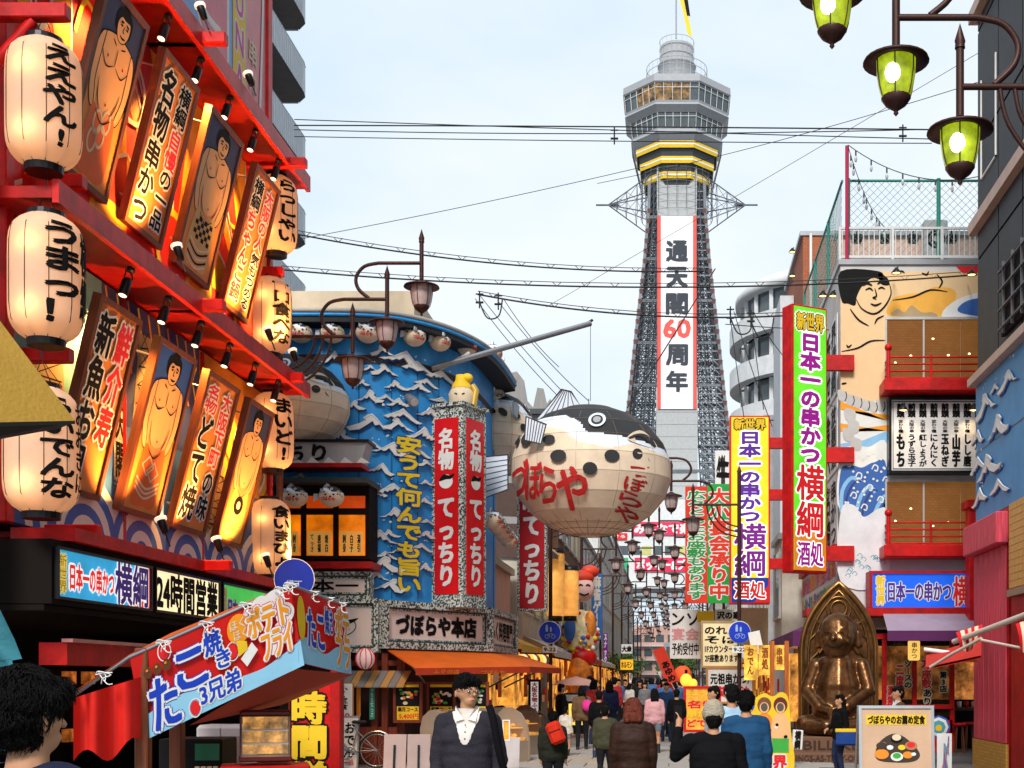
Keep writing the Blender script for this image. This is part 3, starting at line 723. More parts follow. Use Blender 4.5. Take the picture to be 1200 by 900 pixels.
for z in range(70, 80, 1): m.tube([(5.3*math.cos(2*PI*k/24), 5.3*math.sin(2*PI*k/24), z) for k in range(25)], .04, 3, caps=False)
for s_ in (-1, 1):
    for k in range(8):
        m.tube([(s_*6.6, -2+k*.5, 80), (s_*5.4, -2+k*.5, 75)], .05, 3, caps=False); 
    for z in (75, 76.5, 78, 79.5): m.tube([(s_*(5.4+(z-75)*.24), -2, z), (s_*(5.4+(z-75)*.24), 2, z)], .05, 3, caps=False)
m.build('scaffold', tw)
# base: great arch and podium
PW = mat('podium_white', (.66, .68, .68), .6); AG = mat('arch_grey', (.46, .48, .49), .6, var=.2, sc=.4)
pd = thing('tower_podium', 'white podium at the foot of the tower with pink sign strips', 'building', (0, 172, 0))
m = MB(PW); m.box(-9.2, 0, 14.2, 5.4, 14, 26); m.build('wall', pd)
for i in range(9): MB(TGL if i % 3 else mat('lit_pane', (.4, .4, .15), .3, emit=.4)).box(-9+i*1.55, -.05, 18.6, -7.7+i*1.55, -.01, 19.8).build('window', pd)
m = MB(mat('podium_rail', (.3, .34, .37), .6))
for k in range(5): m.box(-9.2, -.6, 14.0-.8*k, 5.4, -.4, 14.2-.8*k)
m.box(-9.2, -.7, 12.9, 5.4, 3, 13.3); m.build('beam', pd)
for (x0, x1, z0, z1, c, tx, tc) in ((-5.6, 5.2, 21.2, 23.0, 'pk', 'みんなで楽しく', WHITE), (-9.1, -6.2, 16.4, 18.2, 'gr', '', WHITE), (-5.3, 5.2, 16.3, 18.2, 'pk', 'ポッキー&プリッツ', WHITE), (-9.1, -6.3, 20.6, 21.5, 'rd', 'まぐろ', WHITE)):
    c_ = {'pk': mat('strip_pink', (.68, .03, .10), .5), 'gr': mat('strip_green', (.03, .4, .18), .5), 'rd': REDL}[c]
    t = thing('podium_sign', {'pk': 'pink strip sign with large white kana over the podium windows' if z0 > 20 else 'pink strip sign with white kana and ampersand below the podium windows', 'gr': 'plain green panel beside the pink podium sign', 'rd': 'small red sign at the upper edge of the podium'}[c], 'sign', (0, 171.8, 0))
    MB(c_).box(x0, 0, z0, x1, .15, z1).build('panel', t)
    if tx: m = MB(); m.text(tx, x0+.3, z0+.25, x1-.3, z1-.25, -.02, tc, off=.06); m.build('lettering', t)
m = MB(AG)
def arch(Y, xs):
    P = []
    for i in range(15):
        u = i/14; P.append(Vector((xs[0]+(xs[1]-xs[0])*u, .5+15.5*(1-(1-u)**1.7))))
    for k in range(14):
        p, q = P[k], P[k+1]; d = (q-p).normalized(); n = Vector((-d.y, d.x))*1.5
        d2 = (P[min(k+2, 14)]-q).normalized() if k < 13 else d; n2 = Vector((-d2.y, d2.x))*1.5
        m.plate([tuple(p), tuple(q), tuple(q+n2), tuple(p+n)], Y, Y+.4); m.add([(p.x, Y, p.y), (q.x, Y, q.y), (q.x, Y+2.6, q.y), (p.x, Y+2.6, p.y)], [(0, 1, 2, 3)])
        if k % 2 == 0: m.tube([(q.x, Y+.2, q.y+1.6), (q.x-.5, Y+.2, 15)], .1, 4); m.tube([(q.x, Y+.2, q.y+1.6), (q.x+1.6, Y+.2, 15)], .07, 4)
arch(170.5, (-9, 5.5)); arch(186, (-9, 5.5)); arch(202, (-9, 5.5))
for (x, y) in ((-10.5, 171), (8, 171), (-10.5, 203), (8, 203)): m.box(x-1, y, 0, x+1, y+2.4, 14)
for k in range(9): m.box(-9, 171+k*3.6, 12.2, 8, 171.4+k*3.6, 13)
for k in range(6): m.tube([(-9+3*k, 170.4, 6+k*1.2), (-7+3*k, 170.4, 12.5)], .1, 4)
m.build('great_arch', tw)

# ================================================================== the pufferfish restaurant
BLU = mat('sea_blue', (.035, .33, .78), .45, var=.3, sc=.9, bump=.25, bsc=5, streak=2.5); SPK = mat('speckled_stone', (.58, .62, .58), .7, kind='speck')
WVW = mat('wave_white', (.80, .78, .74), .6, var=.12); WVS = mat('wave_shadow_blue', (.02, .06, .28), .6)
wallp = [(-12, 25.3), (-6.6, 25.3), (-5.8, 25.42), (-5.2, 25.95), (-4.78, 26.7), (-4.48, 27.7), (-4.35, 29.0), (-4.3, 30.8)]
wallp = [wallp[0]]+[(p.x, p.y) for p in spline([Vector(p) for p in wallp[1:]], False, 4)]
def onwall(px, off=0):
    k = (px-790)/1500
    for (a_, b_), (c_, d_) in zip(wallp, wallp[1:]):
        den = (c_-a_)-k*(d_-b_)
        if abs(den) < 1e-9: continue
        t_ = (k*b_-a_)/den
        if -1e-6 <= t_ <= 1: 
            ang = math.atan2(d_-b_, c_-a_); x, y = a_+(c_-a_)*t_, b_+(d_-b_)*t_
            return (x+math.sin(ang)*off, y-math.cos(ang)*off, ang)
    a_, b_ = wallp[-1]; return (a_, b_, PI/2)
zb = thing('seafood_restaurant', 'sea-blue corner restaurant covered with white cresting waves', 'building', (0, 0, 0))
m = MB(BLU)
V = [(x, y, 3.0) for x, y in wallp]+[(x, y, 8.75) for x, y in wallp]; n_ = len(wallp)
m.add(V, [(i, i+1, n_+i+1, n_+i) for i in range(n_-1)], True); m.build('wall', zb)
m = MB(mat('roof_black', (.02, .022, .025), .6)); ro = []
for i, (x, y) in enumerate(wallp):
    j = max(1, min(n_-1, i)); ang = math.atan2(wallp[j][1]-wallp[j-1][1], wallp[j][0]-wallp[j-1][0]); ro.append((x+.48*math.sin(ang), y-.48*math.cos(ang)))
V = [(x, y, 8.62) for x, y in ro]+[(x, y, 8.62) for x, y in [(-12, 31.6)]]; 
for z0, z1 in ((8.62, 8.80),):
    V = [(x, y, z0) for x, y in ro]+[(x+.05, y+.3, z0+.0) for x, y in wallp]; 
    V2 = [(x, y, z1) for x, y in ro]+[(x, y+.3, z1+.05) for x, y in wallp]
    F = []
    for i in range(n_-1):
        F += [(i, n_+i, n_+i+1, i+1), (2*n_+i, 2*n_+i+1, 3*n_+i+1, 3*n_+i), (i, i+1, 2*n_+i+1, 2*n_+i)]
    m.add(V+V2, F)
m.build('roof_eave', zb)
m = MB(mat('roof_edge_metal', (.42, .40, .36), .5)); m.tube([(x, y-.01, 8.84) for x, y in ro], .045, 6); m.use(BLU); m.tube([(x, y, 8.76) for x, y in ro], .04, 6); m.build('gutter', zb)
MB(CREAM).box(-9.5, 25.6, 8.8, -5.2, 29, 9.45).build('parapet', zb); 
MB(mat('brown_band', (.05, .035, .03), .7)).add([(x*1.0, y-.03, z) for z in (7.95, 8.1) for x, y in wallp], [(i, i+1, n_+i+1, n_+i) for i in range(n_-1)]).build('beam', zb)
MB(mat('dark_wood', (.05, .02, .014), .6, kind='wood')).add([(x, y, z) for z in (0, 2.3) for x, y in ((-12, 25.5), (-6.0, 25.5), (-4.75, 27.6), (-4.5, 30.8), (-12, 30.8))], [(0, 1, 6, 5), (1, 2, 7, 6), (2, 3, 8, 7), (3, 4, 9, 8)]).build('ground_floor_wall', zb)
def crest(s_, curl):
    a_ = [(-.5, -.05), (-.25, .08), (-.1, .22), (-.02, .30), (.06, .22), (.2, .06), (.34, -.06), (.5, -.12), (.36, -.16), (.2, -.1), (.08, .02), (0, .1), (-.08, .0), (-.16, .02), (-.22, -.06), (-.3, -.03), (-.36, -.1)]
    if curl: a_ = [(-.5, -.12), (-.3, -.05), (-.12, .12), (0, .28), (.12, .26), (.17, .16), (.12, .1), (.22, .02), (.36, -.06), (.5, -.08), (.4, -.18), (.2, -.16), (.06, -.04), (-.04, .06), (-.12, -.04), (-.2, -.02), (-.3, -.12)]
    return [(x, z) for x, z in a_]
WM = []
wr = random.Random(11)
for v in range(12):
    c_ = crest(1, v % 2); f1, f2, sk = wr.uniform(-.12, .12), wr.uniform(.8, 1.35), wr.uniform(-.35, .35)
    c_ = [(x+sk*z+wr.uniform(-.018, .018)+f1*z, z*f2*(1+.2*math.sin(4*x+v))+wr.uniform(-.016, .016)) for x, z in c_]
    if v % 3 == 2: c_ = [(-x, z) for x, z in c_]
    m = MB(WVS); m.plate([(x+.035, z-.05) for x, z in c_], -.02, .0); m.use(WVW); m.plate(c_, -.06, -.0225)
    m.use(mat('wave_grey_blue', (.38, .48, .62), .6)); m.rib([(x*.92, z*.8-.012) for x, z in c_[1:7]], .014, -.0615)
    for q in range(wr.randint(0, 5)): m.disc(wr.uniform(-.15, .3), wr.uniform(.36, .55), wr.uniform(.014, .032), -.05, WVW, n=8)
    WM.append(m.mesh('wave'))
zoomA = [(500,610,150),(425,575,90),(655,680,110),(475,710,90),(560,720,80),(380,755,110),(655,775,90),(380,855,180),(500,830,130),(350,700,60),(235,605,80),(240,880,100),(270,745,40),(430,650,100),(560,640,110),(610,820,100),(480,780,80),(320,640,70),(440,760,80),(380,640,60),(590,700,80),(320,790,90)]
zoomB = [(215,160,90),(270,175,110),(570,170,90),(450,225,130),(420,305,110),(590,280,60),(470,385,120),(590,355,50),(580,430,60),(470,480,110),(595,510,60),(410,570,160),(570,610,80),(430,680,150),(580,690,60),(450,760,130),(110,330,60),(480,130,110),(395,215,90),(450,555,80),(395,400,100),(500,620,110),(440,640,90),(400,720,110),(560,240,90),(590,560,70)]
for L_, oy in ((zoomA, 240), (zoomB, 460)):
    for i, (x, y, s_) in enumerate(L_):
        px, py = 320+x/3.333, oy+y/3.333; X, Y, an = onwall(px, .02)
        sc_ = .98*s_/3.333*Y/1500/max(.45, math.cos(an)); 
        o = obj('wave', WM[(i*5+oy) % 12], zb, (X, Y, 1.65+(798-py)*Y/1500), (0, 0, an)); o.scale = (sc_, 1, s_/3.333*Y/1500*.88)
X, Y, an = onwall(476, .08); 
m = MB(T=Matrix.Translation((X, Y, 0)) @ Matrix.Rotation(an, 4, 'Z')); z0, z1 = [1.65+(798-p)*Y/1500 for p in (693, 512)]
m.text('安うて何んでも旨い', -.3, z0, .3, z1, -.02, mat('sign_yellow_relief', (.88, .62, .01), .4), off=.05, vert=True, out=((WVS, .02),)); m.build('lettering', zb)
for k in range(3, len(wallp)-1, 3):
    x, y = wallp[k]; MB(mat('joint_blue', (.01, .12, .32), .6)).box(x-.012, y-.012, 3.3, x+.012, y+.012, 8.0).build('panel_joint', zb)
# bay window on the front
def A_(px): return (px-790)*24.9/1500
def Z_(py, Y=24.9): return 1.65+(798-py)*Y/1500
m = MB(DARK); m.box(-9.5, 24.6, Z_(657), A_(437), 25.3, Z_(566)); m.build('bay_frame', zb)
m = MB(mat('dark_roof_green', (.03, .045, .04), .5)); m.box(-9.5, 24.2, Z_(572), A_(440), 25.3, Z_(566)); m.build('bay_roof', zb)
for i in range(6):
    x1 = A_(424)-i*.62+.14
    pn = MB(mat('lit_orange_pane', (.7, .18, .01), .4, emit=.55, ecol=(1, .22, .0), var=.4, sc=2)).box(x1-.5, 24.57, Z_(653), x1, 24.6, Z_(606)).build('window_pane', zb)
    m = MB(mat('poster_orange', (.85, .40, .08), .6, emit=.25)); m.box(x1-.47, 24.55, Z_(652), x1-.03, 24.567, Z_(625)); 
    for q in range(3): m.text(('刺身', 'てっさ', '白子', '唐揚', '湯引', '焼白')[(i+q*2) % 6], x1-.42+q*.14, Z_(649), x1-.36+q*.14, Z_(629), 24.545, INK, vert=True)
    m.build('menu_poster', pn)
    MB(mat('lit_red_pane', (.5, .05, .01), .4, emit=.3, ecol=(1, .1, 0))).box(x1-.5, 24.57, Z_(598), x1, 24.6, Z_(584)).build('window_pane', zb)
MB(REDD).box(-9.5, 24.5, Z_(668), A_(441), 25.3, Z_(660)).build('window_sill', zb)
t = thing('roof_sign', 'grey curved sign on the little roof above the orange bay window', 'sign', (0, 24.4, 0))
m = MB(mat('plate_grey', (.42, .42, .42), .5)); m.plate([(-9.5, Z_(548)), (A_(430), Z_(548)), (A_(437), Z_(524)), (-9.5, Z_(524))], 0, .5); m.build('panel', t)
m = MB(REDD); m.box(-9.5, -.05, Z_(553), A_(432), .55, Z_(548)); m.build('sill', t); m = MB(BLKM); m.box(-9.5, -.06, Z_(524), A_(440), .55, Z_(521)); m.build('cap', t)
m = MB(); m.text('ち', A_(348), Z_(545), A_(364), Z_(527), -.02, INK, off=.06); m.text('り', A_(375), Z_(545), A_(390), Z_(527), -.02, INK, off=.06); m.text('てっ', A_(300), Z_(545), A_(336), Z_(527), -.02, INK, off=.06)
for x in range(6): m.plate([(A_(330+x*19), Z_(548)), (A_(336+x*19), Z_(541)), (A_(346+x*19), Z_(548))], -.02, -.005, WVW)
m.build('lettering', t)
def fsign(name, label, p0, p1, z0, z1, wd, draw, d=.16):
    """a speckled stone frame round a pale panel between two plan points"""
    ang = math.atan2(p1[1]-p0[1], p1[0]-p0[0]); W = math.hypot(p1[0]-p0[0], p1[1]-p0[1]); H = z1-z0
    t = thing(name, label, 'sign', (p0[0], p0[1], z0), ang)
    frame_mb(0, 0, W, H, wd, -.10, d, SPK).build('stone_frame', t); frame_mb(wd, wd, W-wd, H-wd, .035, -.05, d-.02, mat('frame_green_black', (.05, .07, .06), .6)).build('inner_moulding', t)
    frame_mb(wd+.035, wd+.035, W-wd-.035, H-wd-.035, .03, -.03, d-.02, SPK).build('inner_frame', t)
    MB(mat('sign_ivory', (.78, .66, .60), .5, var=.08)).box(wd+.065, 0, wd+.065, W-wd-.065, .08, H-wd-.065).build('panel', t)
    m = MB(); draw(m, W, H); m.build('lettering', t); return t
fsign('shop_sign', 'ivory sign with two bold characters under the bay window sill', (A_(330), 24.75), (A_(438), 24.75), Z_(703), Z_(671), .07, lambda m, W, H: (m.text('本一', W*.35, .15, W*.85, H-.15, -.01, INK, off=.05)))
def fish(m, W, H):
    c = (W*.6, H*.5); m.rib([(c[0]+.33*math.cos(t)-.0, c[1]+.2*math.sin(t)) for t in [PI*.9+i*PI*1.25/10 for i in range(11)]], .018, -.006, INK)
    m.poly([tuple(p) for p in spline([(c[0]-.3, c[1]+.08), (c[0]-.1, c[1]+.2), (c[0]+.15, c[1]+.12), (c[0]+.38, c[1]+.15), (c[0]+.2, c[1]+.04), (c[0]-.05, c[1]+.08)])], -.006, INK)
    for q in range(6): m.disc(c[0]-.2+.08*q, c[1]-.03*(q % 3), .012, -.006, INK, n=6)
fsign('shop_sign', 'ivory panel with a drawn pufferfish in a speckled frame', (A_(330), 24.7), (A_(447), 24.7), Z_(765), Z_(703), .08, fish)
P0 = (-5.67, 24.75); P1 = (-3.98, 27.45); P2 = (-3.86, 30.9)
fsign('shop_sign', 'long ivory sign with five bold black characters over the orange awning', P0, P1, 2.28, 3.22, .13, lambda m, W, H: m.text('づぼらや本店', W*.13, H*.30, W*.87, H*.72, -.01, INK, off=.07))
fsign('shop_sign', 'narrow ivory sign turning the corner beside the long one', P1, P2, 2.28, 3.22, .13, lambda m, W, H: m.text('ふく料理専門', W*.1, H*.28, W*.9, H*.74, -.01, INK, off=.04))
MB(SPK).add([(P0[0]-.3, P0[1]+.02, 2.28), (P0[0], P0[1]-.02, 2.28), (P0[0], P0[1]-.02, 3.25), (P0[0]-.3, P0[1]+.02, 3.25)], [(0, 1, 2, 3)]).build('corner_stone', zb)
MB(DARK).add([(P0[0]+.1, P0[1]+.2, 2.27), (P1[0]-.05, P1[1]+.1, 2.27), (P2[0]-.1, P2[1], 2.27), (-9, P2[1], 2.27), (-9, 25, 2.27), (P0[0]+.1, P0[1]+.2, 3.2), (P1[0]-.05, P1[1]+.1, 3.2), (P2[0]-.1, P2[1], 3.2), (-9, P2[1], 3.2), (-9, 25, 3.2)],
    [(0, 1, 6, 5), (1, 2, 7, 6), (4, 3, 2, 1, 0)]).build('sign_backing', zb)
# two-faced vertical sign
vs = thing('vertical_sign', 'two-faced red vertical sign in speckled stone with white kana and a pufferfish', 'sign', (0, 0, 0))
CN = Vector((-4.28, 25.95)); LE = Vector((-5.0, 26.3)); RI = Vector((-3.93, 26.72)); zt, zl = 7.15, 3.3
BK = LE+RI-CN
m = MB(SPK); c4 = [LE, CN, RI, BK]
m.add([(p.x, p.y, zl-.15) for p in c4]+[(p.x, p.y, zt+.1) for p in c4], [(0, 1, 5, 4), (1, 2, 6, 5), (2, 3, 7, 6), (3, 0, 4, 7), (3, 2, 1, 0), (4, 5, 6, 7)])
m.build('stone_case', vs)
ce = (LE+RI)/2; m = MB(SPK); c5 = [ce+(p-ce)*1.12 for p in c4]
m.add([(p.x, p.y, zt+.1) for p in c5]+[(p.x, p.y, zt+.17) for p in c5], [(0, 1, 5, 4), (1, 2, 6, 5), (2, 3, 7, 6), (3, 0, 4, 7), (3, 2, 1, 0), (4, 5, 6, 7)]); m.build('cap', vs)
def pufferlogo(m, cx, cz, r, y):
    m.disc(cx, cz, r, y, WVW, rz=r*.85, n=16); m.poly([tuple(p) for p in spline([(cx-r, cz+.1*r), (cx-.4*r, cz+.85*r), (cx+.5*r, cz+.7*r), (cx+1.2*r, cz+.9*r), (cx+.8*r, cz+.3*r), (cx, cz+.25*r)])], y-.002, INK)
for a_, b_ in ((LE, CN), (CN, RI)):
    d = (b_-a_); W = d.length; T = Matrix.Translation((a_.x, a_.y, 0)) @ Matrix.Rotation(math.atan2(d.y, d.x), 4, 'Z')
    pn = MB(mat('sign_red', (.66, .008, .012), .4, var=.08), T=T).box(.11, -.02, zl+.12, W-.11, -.002, zt-.14).build('red_panel', vs)
    m = MB(T=T); f_ = lambda u: zl+.12+(zt-zl-.26)*u
    m.text('名物', .22, f_(.71), W-.22, f_(.94), -.03, WHITE, off=.05, vert=True); pufferlogo(m, W/2, f_(.64), .17, -.03)
    m.text('てっちり', .22, f_(.05), W-.22, f_(.54), -.03, WHITE, off=.055, vert=True); m.build('lettering', pn)
vr = thing('vertical_sign', 'long dark red sign with white kana partly behind the great hanging pufferfish', 'sign', (at(606, 0, 32.5).x, 32.5, 0))
z0, z1 = 1.65+(798-716)*32.5/1500, 1.65+(798-540)*32.5/1500
frame_mb(0, z0, .75, z1, .06, 0, .3, SPK).build('stone_frame', vr); MB(mat('sign_dark_red', (.45, .008, .015), .4)).box(.06, .03, z0+.06, .69, .25, z1-.06).build('panel', vr)
m = MB(); m.text('美味てっちり', .15, z0+.2, .6, z1-.2, .015, WHITE, off=.05, vert=True); m.build('lettering', vr)
# pufferfish lanterns
PB = mat('puffer_black', (.03, .03, .033), .6, var=.3); PWh = mat('puffer_white', (.72, .78, .88), .6, var=.06); PBe = mat('puffer_beige', (.80, .64, .47), .7, var=.15)
KB = [(-1, .55), (-.67, .73), (-.18, .72), (.02, .58), (.11, .42), (.6, .36), (1, .26)]
KW = [(-1, .42), (-.67, .54), (-.35, .54), (-.18, .46), (.02, .27), (.4, .18), (.65, .27), (1, .16)]
def lerpt(x, T_):
    for (a_, b_), (c_, d_) in zip(T_, T_[1:]):
        if x <= c_: return b_+(d_-b_)*(x-a_)/(c_-a_)
    return T_[-1][1]
def puffer(name, label, loc, a, c, rz=0, group=None, fine=True, tilt=0, words_=True, catg='lantern'):
    """a balloon fish: a is its half length, c its half height; it looks along local +x"""
    t = thing(name, label, catg, loc, rz, group, ry=tilt)
    nu, nv = (180, 120) if fine else (28, 18)
    b = a*.9
    bands = 11
    def surf(u, v, off=0):    # u azimuth, v -1..1
        th = math.asin(max(-1, min(1, v)))
        tq = math.floor((th+PI/2)/PI*bands)/bands*PI-PI/2; fq = ((th+PI/2)/PI*bands) % 1
        if fine:
            c0, c1 = math.cos(tq), math.cos(tq+PI/bands); s0, s1 = math.sin(tq), math.sin(tq+PI/bands)
            rr = c0+(c1-c0)*fq; zz_ = s0+(s1-s0)*fq
            w_ = .12; rr = rr*(1-w_)+math.cos(th)*w_; zz_ = zz_*(1-w_)+math.sin(th)*w_
        else: rr, zz_ = math.cos(th), math.sin(th)
        rr = rr*(1+.03*math.cos(u)*(1-zz_)) if True else rr
        tp = 1 if zz_ > 0 else (1-.05*zz_*zz_)
        return Vector(((a+off)*rr*math.cos(u)*tp, (b+off)*rr*math.sin(u)*tp, (c+off)*zz_))
    m = MB(PBe); m.use(PWh); m.use(PB)
    V = []; F = []
    for i in range(nv+1):
        v = math.sin(-PI/2+PI*i/nv)
        for j in range(nu): V.append(surf(2*PI*j/nu, v))
    o0 = len(m.v); m.v.extend(tuple(p) for p in V)
    for i in range(nv):
        for j in range(nu):
            f = (i*nu+j, i*nu+(j+1) % nu, (i+1)*nu+(j+1) % nu, (i+1)*nu+j)
            p = (V[f[0]]+V[f[2]])/2; x = p.x/a; z = p.z/c
            kb = lerpt(x, KB); kw = lerpt(x, KW)
            k = 2 if z > kb else (1 if z > kw else 0)
            m.f.append(f); m.mi.append(k); m.sf.append(not fine)
    m.build('body', t)
    def mp(X, Z, d):
        q = max(.02, 1-(X/a)**2-(Z/c)**2); return (X*1.0, -b*math.sqrt(q)-.03*a/1.7-d, Z)
    m = MB()
    for (x, z, rx, rz_) in ((-.82, .42, .045, .09), (-.66, .38, .08, .11), (-.34, .32, .08, .07), (-.21, .06, .10, .09), (.17, -.13, .085, .09), (.42, .06, .085, .09), (.70, .12, .055, .08), (.85, .09, .04, .07), (-.93, .20, .03, .12), (.95, -.06, .03, .1)):
        m.disc(x*a, z*c, rx*a, -.012, PB, n=14, rz=rz_*c, map=mp)
    ex, ez = .22, .62
    for rr, mm_, dd in ((.10, PWh, .012), (.068, PB, .018), (.045, mat('eye_grey', (.35, .36, .36), .5), .024)): m.disc(ex*a, ez*c, rr*a, -dd, mm_, n=18, map=mp)
    m.poly([tuple(p) for p in spline([(.58*a, .34*c), (.70*a, .50*c), (.82*a, .42*c), (.90*a, .26*c), (.75*a, .26*c)])], -.014, PBe, map=mp)
    m.rib([(.60*a, .34*c), (.72*a, .42*c), (.88*a, .27*c)], .03*a, -.02, PB, map=mp)
    if words_:
        if fine:
            RL = mat('puffer_red', (.52, .02, .02), .6)
            for ch, x, z, wx, wz in (('づ', -.74, -.18, .24, .50), ('ぼ', -.55, -.26, .22, .52), ('ら', -.35, -.34, .22, .50), ('や', -.06, -.40, .36, .58)): m.text(ch, (x-wx/2)*a, (z-wz/2)*c, (x+wx/2)*a, (z+wz/2)*c, -.02, RL, off=.035, map=mp, rot=-.12)
            for i, ch in enumerate('づぼらや'): m.text(ch, (.74-.07*i-.12)*a, (-.12-.20*i-.1)*c, (.74-.07*i+.12)*a, (-.12-.20*i+.09)*c, -.02, RL, off=.03, map=mp, rot=-.2)
        else: m.text('づぼらや', -.6*a, -.5*c, .5*a, -.15*c, -.01, REDL, off=.05, map=mp, rot=-.1)
    m.build('markings', t)
    if fine:
        net = MB(mat('net_brown', (.12, .07, .04), .8))
        for k in range(26):
            u = 2*PI*k/26; net.tube([surf(u, -.99+i*.025, .010) for i in range(9)], .004, 3, caps=False)
        for v in (-.97, -.90, -.82): net.tube([surf(2*PI*k/48, v, .010) for k in range(49)], .004, 3, caps=False)
        net.build('net', t)
        seam = MB(mat('seam_dark', (.3, .22, .16), .8))
        for k in range(12):
            u = 2*PI*k/12; seam.tube([surf(u, -.9+i*.1, .004) for i in range(18)], .0035, 3, caps=False)
        for q in range(1, bands): v = math.sin(-PI/2+PI*q/bands); seam.tube([surf(2*PI*k/72, v, .003) for k in range(73)], .0028, 3, caps=False)
        seam.build('seam', t)
    def fin(nm, pts, y, th=.03):
        f = MB(PWh); f.plate(pts, y-th, y); f.use(PB); n2 = 7
        f.rib(pts, .03*a/1.7*1.2, y-th-.006, closed=True, n=1)
        for i in range(1, n2):
            u = i/n2; A2 = Vector(pts[0])*(1-u)+Vector(pts[1])*u; B2 = Vector(pts[3])*(1-u)+Vector(pts[2])*u
            f.rib([tuple(A2), tuple(B2)], .014*a/1.7*1.2, y-th-.006, n=1)
        return f.build(nm, t)
    fin('side_fin', [(-.60*a, .64*c), (-.36*a, .52*c), (-.42*a, .24*c), (-.62*a, .30*c)], -b*.94)
    fin('dorsal_fin', [(-.66*a, .80*c), (-.10*a, 1.0*c), (-.22*a, 1.22*c), (-.34*a, 1.26*c)], 0.0)
    fin('tail_fin', [(-1.02*a, .28*c), (-1.02*a, -.25*c), (-1.42*a, -.42*c), (-1.38*a, .25*c)], 0.0)
    if fine: m = MB(GREYM); m.tube([(0, 0, c), (0, 0, c+.16)], .012, 5); m.build('hook', t)
    return t
pc = at(690, 553, 28)
puffer('pufferfish_balloon', 'giant pufferfish balloon lantern hanging on a pole over the street', (pc.x, pc.y, pc.z), 1.76, 1.44, R(-6))
p2_ = at(583, 512, 31.5); puffer('pufferfish_balloon', 'second pufferfish balloon half hidden behind the red two-faced sign', (p2_.x+.1, p2_.y-.3, p2_.z), .95, 1.0, R(60), words_=False)
p3_ = at(338, 470, 24.6); puffer('pufferfish_balloon', 'large cream pufferfish on the blue wall beside the far lanterns', (p3_.x-.2, 24.9, p3_.z), 1.25, .95, R(180-0) if False else 0, words_=False)
proto = None
gp = 'small pufferfish lanterns under the black roof edge'
lst = [(357,390),(394,390),(432,390),(476,394),(503,400),(533,406),(563,414),(584,427),(588,438),(593,449),(598,460),(601,468)]
nm = ['farthest along the front', 'second from the big lamp', 'above the lowest street lantern', 'beside the middle street lantern', 'over the highest crest', 'above the support poles', 'above the gilt figure', 'first round the corner', 'second round the corner', 'third round the corner', 'fourth round the corner', 'last round the corner']
for i, (px, py) in enumerate(lst):
    X, Y, an = onwall(px, .28); lb = 'small pufferfish lantern under the eave, '+nm[i]
    z = 1.65+(798-py)*Y/1500
    if proto is None: proto = puffer('pufferfish_lantern', lb, (X, Y, z), .235, .20, an, gp, fine=False); continue
    dup(proto, (X, Y, z), an, lb)
for (px, lb) in ((360, 'nearer the lanterns'), (401, 'nearer the corner')):
    dup(proto, (A_(px), 24.1, Z_(589)), 0, 'small pufferfish lantern hung before the orange bay window, '+lb, 'pufferfish lanterns at the bay window')
for i in range(5): dup(proto, label='small pufferfish lantern in the lower string beside the red sign, '+('nearest the stone case', 'second along', 'in the middle', 'fourth along', 'nearest the great balloon')[i], loc= (at(577+i*5, 0, 27.7+i*.75).x, 27.7+i*.75, 1.65+(798-609-i*6)*(27.7+i*.75)/1500), rz=R(70), group='lower string of pufferfish lanterns')
# poles that carry the balloon
t = thing('support_pole', 'long grey pole reaching over the street to hold the great pufferfish', 'pole')
a_ = at(505, 432, 26.2); b_ = at(692, 379, 28); MB(GREYM).tube([a_, b_], .06, 8).build('pole', t); c_ = at(457, 463, 26); d_ = at(550, 414, 26.7)
MB(mat('pole_light', (.55, .5, .48), .5)).tube([c_, d_], .045, 8).build('stay', t); MB(BLKM).tube([b_, (b_.x, b_.y, pc.z+1.55)], .008, 4).tube([b_+Vector((-.15, 0, -.05)), b_+Vector((.05, 0, .08))], .03, 5).build('chain', t)
t = thing('floodlight', 'grey cylindrical floodlight on the blue wall', 'spotlight', at(484, 469, 25.7)); MB(GREYM).tube([(-.16, .1, .1), (.05, -.1, -.06)], [.09, .1], 12).build('housing', t); MB(WHITE).tube([(.051, -.101, -.061), (.056, -.106, -.066)], .085, 12).build('lens', t)
t = thing('gilt_figure', 'small gold figure with a yellow hat standing on the two-faced sign', 'figurine', at(541, 481, 26.35))
m = MB(CREAM); m.lathe([(.0, 0), (.2, .0), (.26, .15), (.27, .32), (.2, .46), (.0, .52)], 16); m.build('body', t)
m = MB(YEL); m.lathe([(.22, .44), (.2, .5), (.13, .62), (.12, .72), (0, .75)], 12); m.ell((.12, -.02, .66), (.12, .1, .1), 10, 8); m.build('hat', t)
m = MB(BLACK); m.ell((0, .03, .42), (.24, .22, .1), 14, 8); m.tube([(-.1, -.25, .3), (-.05, -.27, .28)], .012, 5); m.tube([(.05, -.27, .28), (.1, -.25, .3)], .012, 5); m.build('hair', t)
m = MB(GOLD); m.tube([(.24, -.05, .05), (.3, -.05, .4), (.22, -.05, .5)], .07, 8); m.build('arm', t)
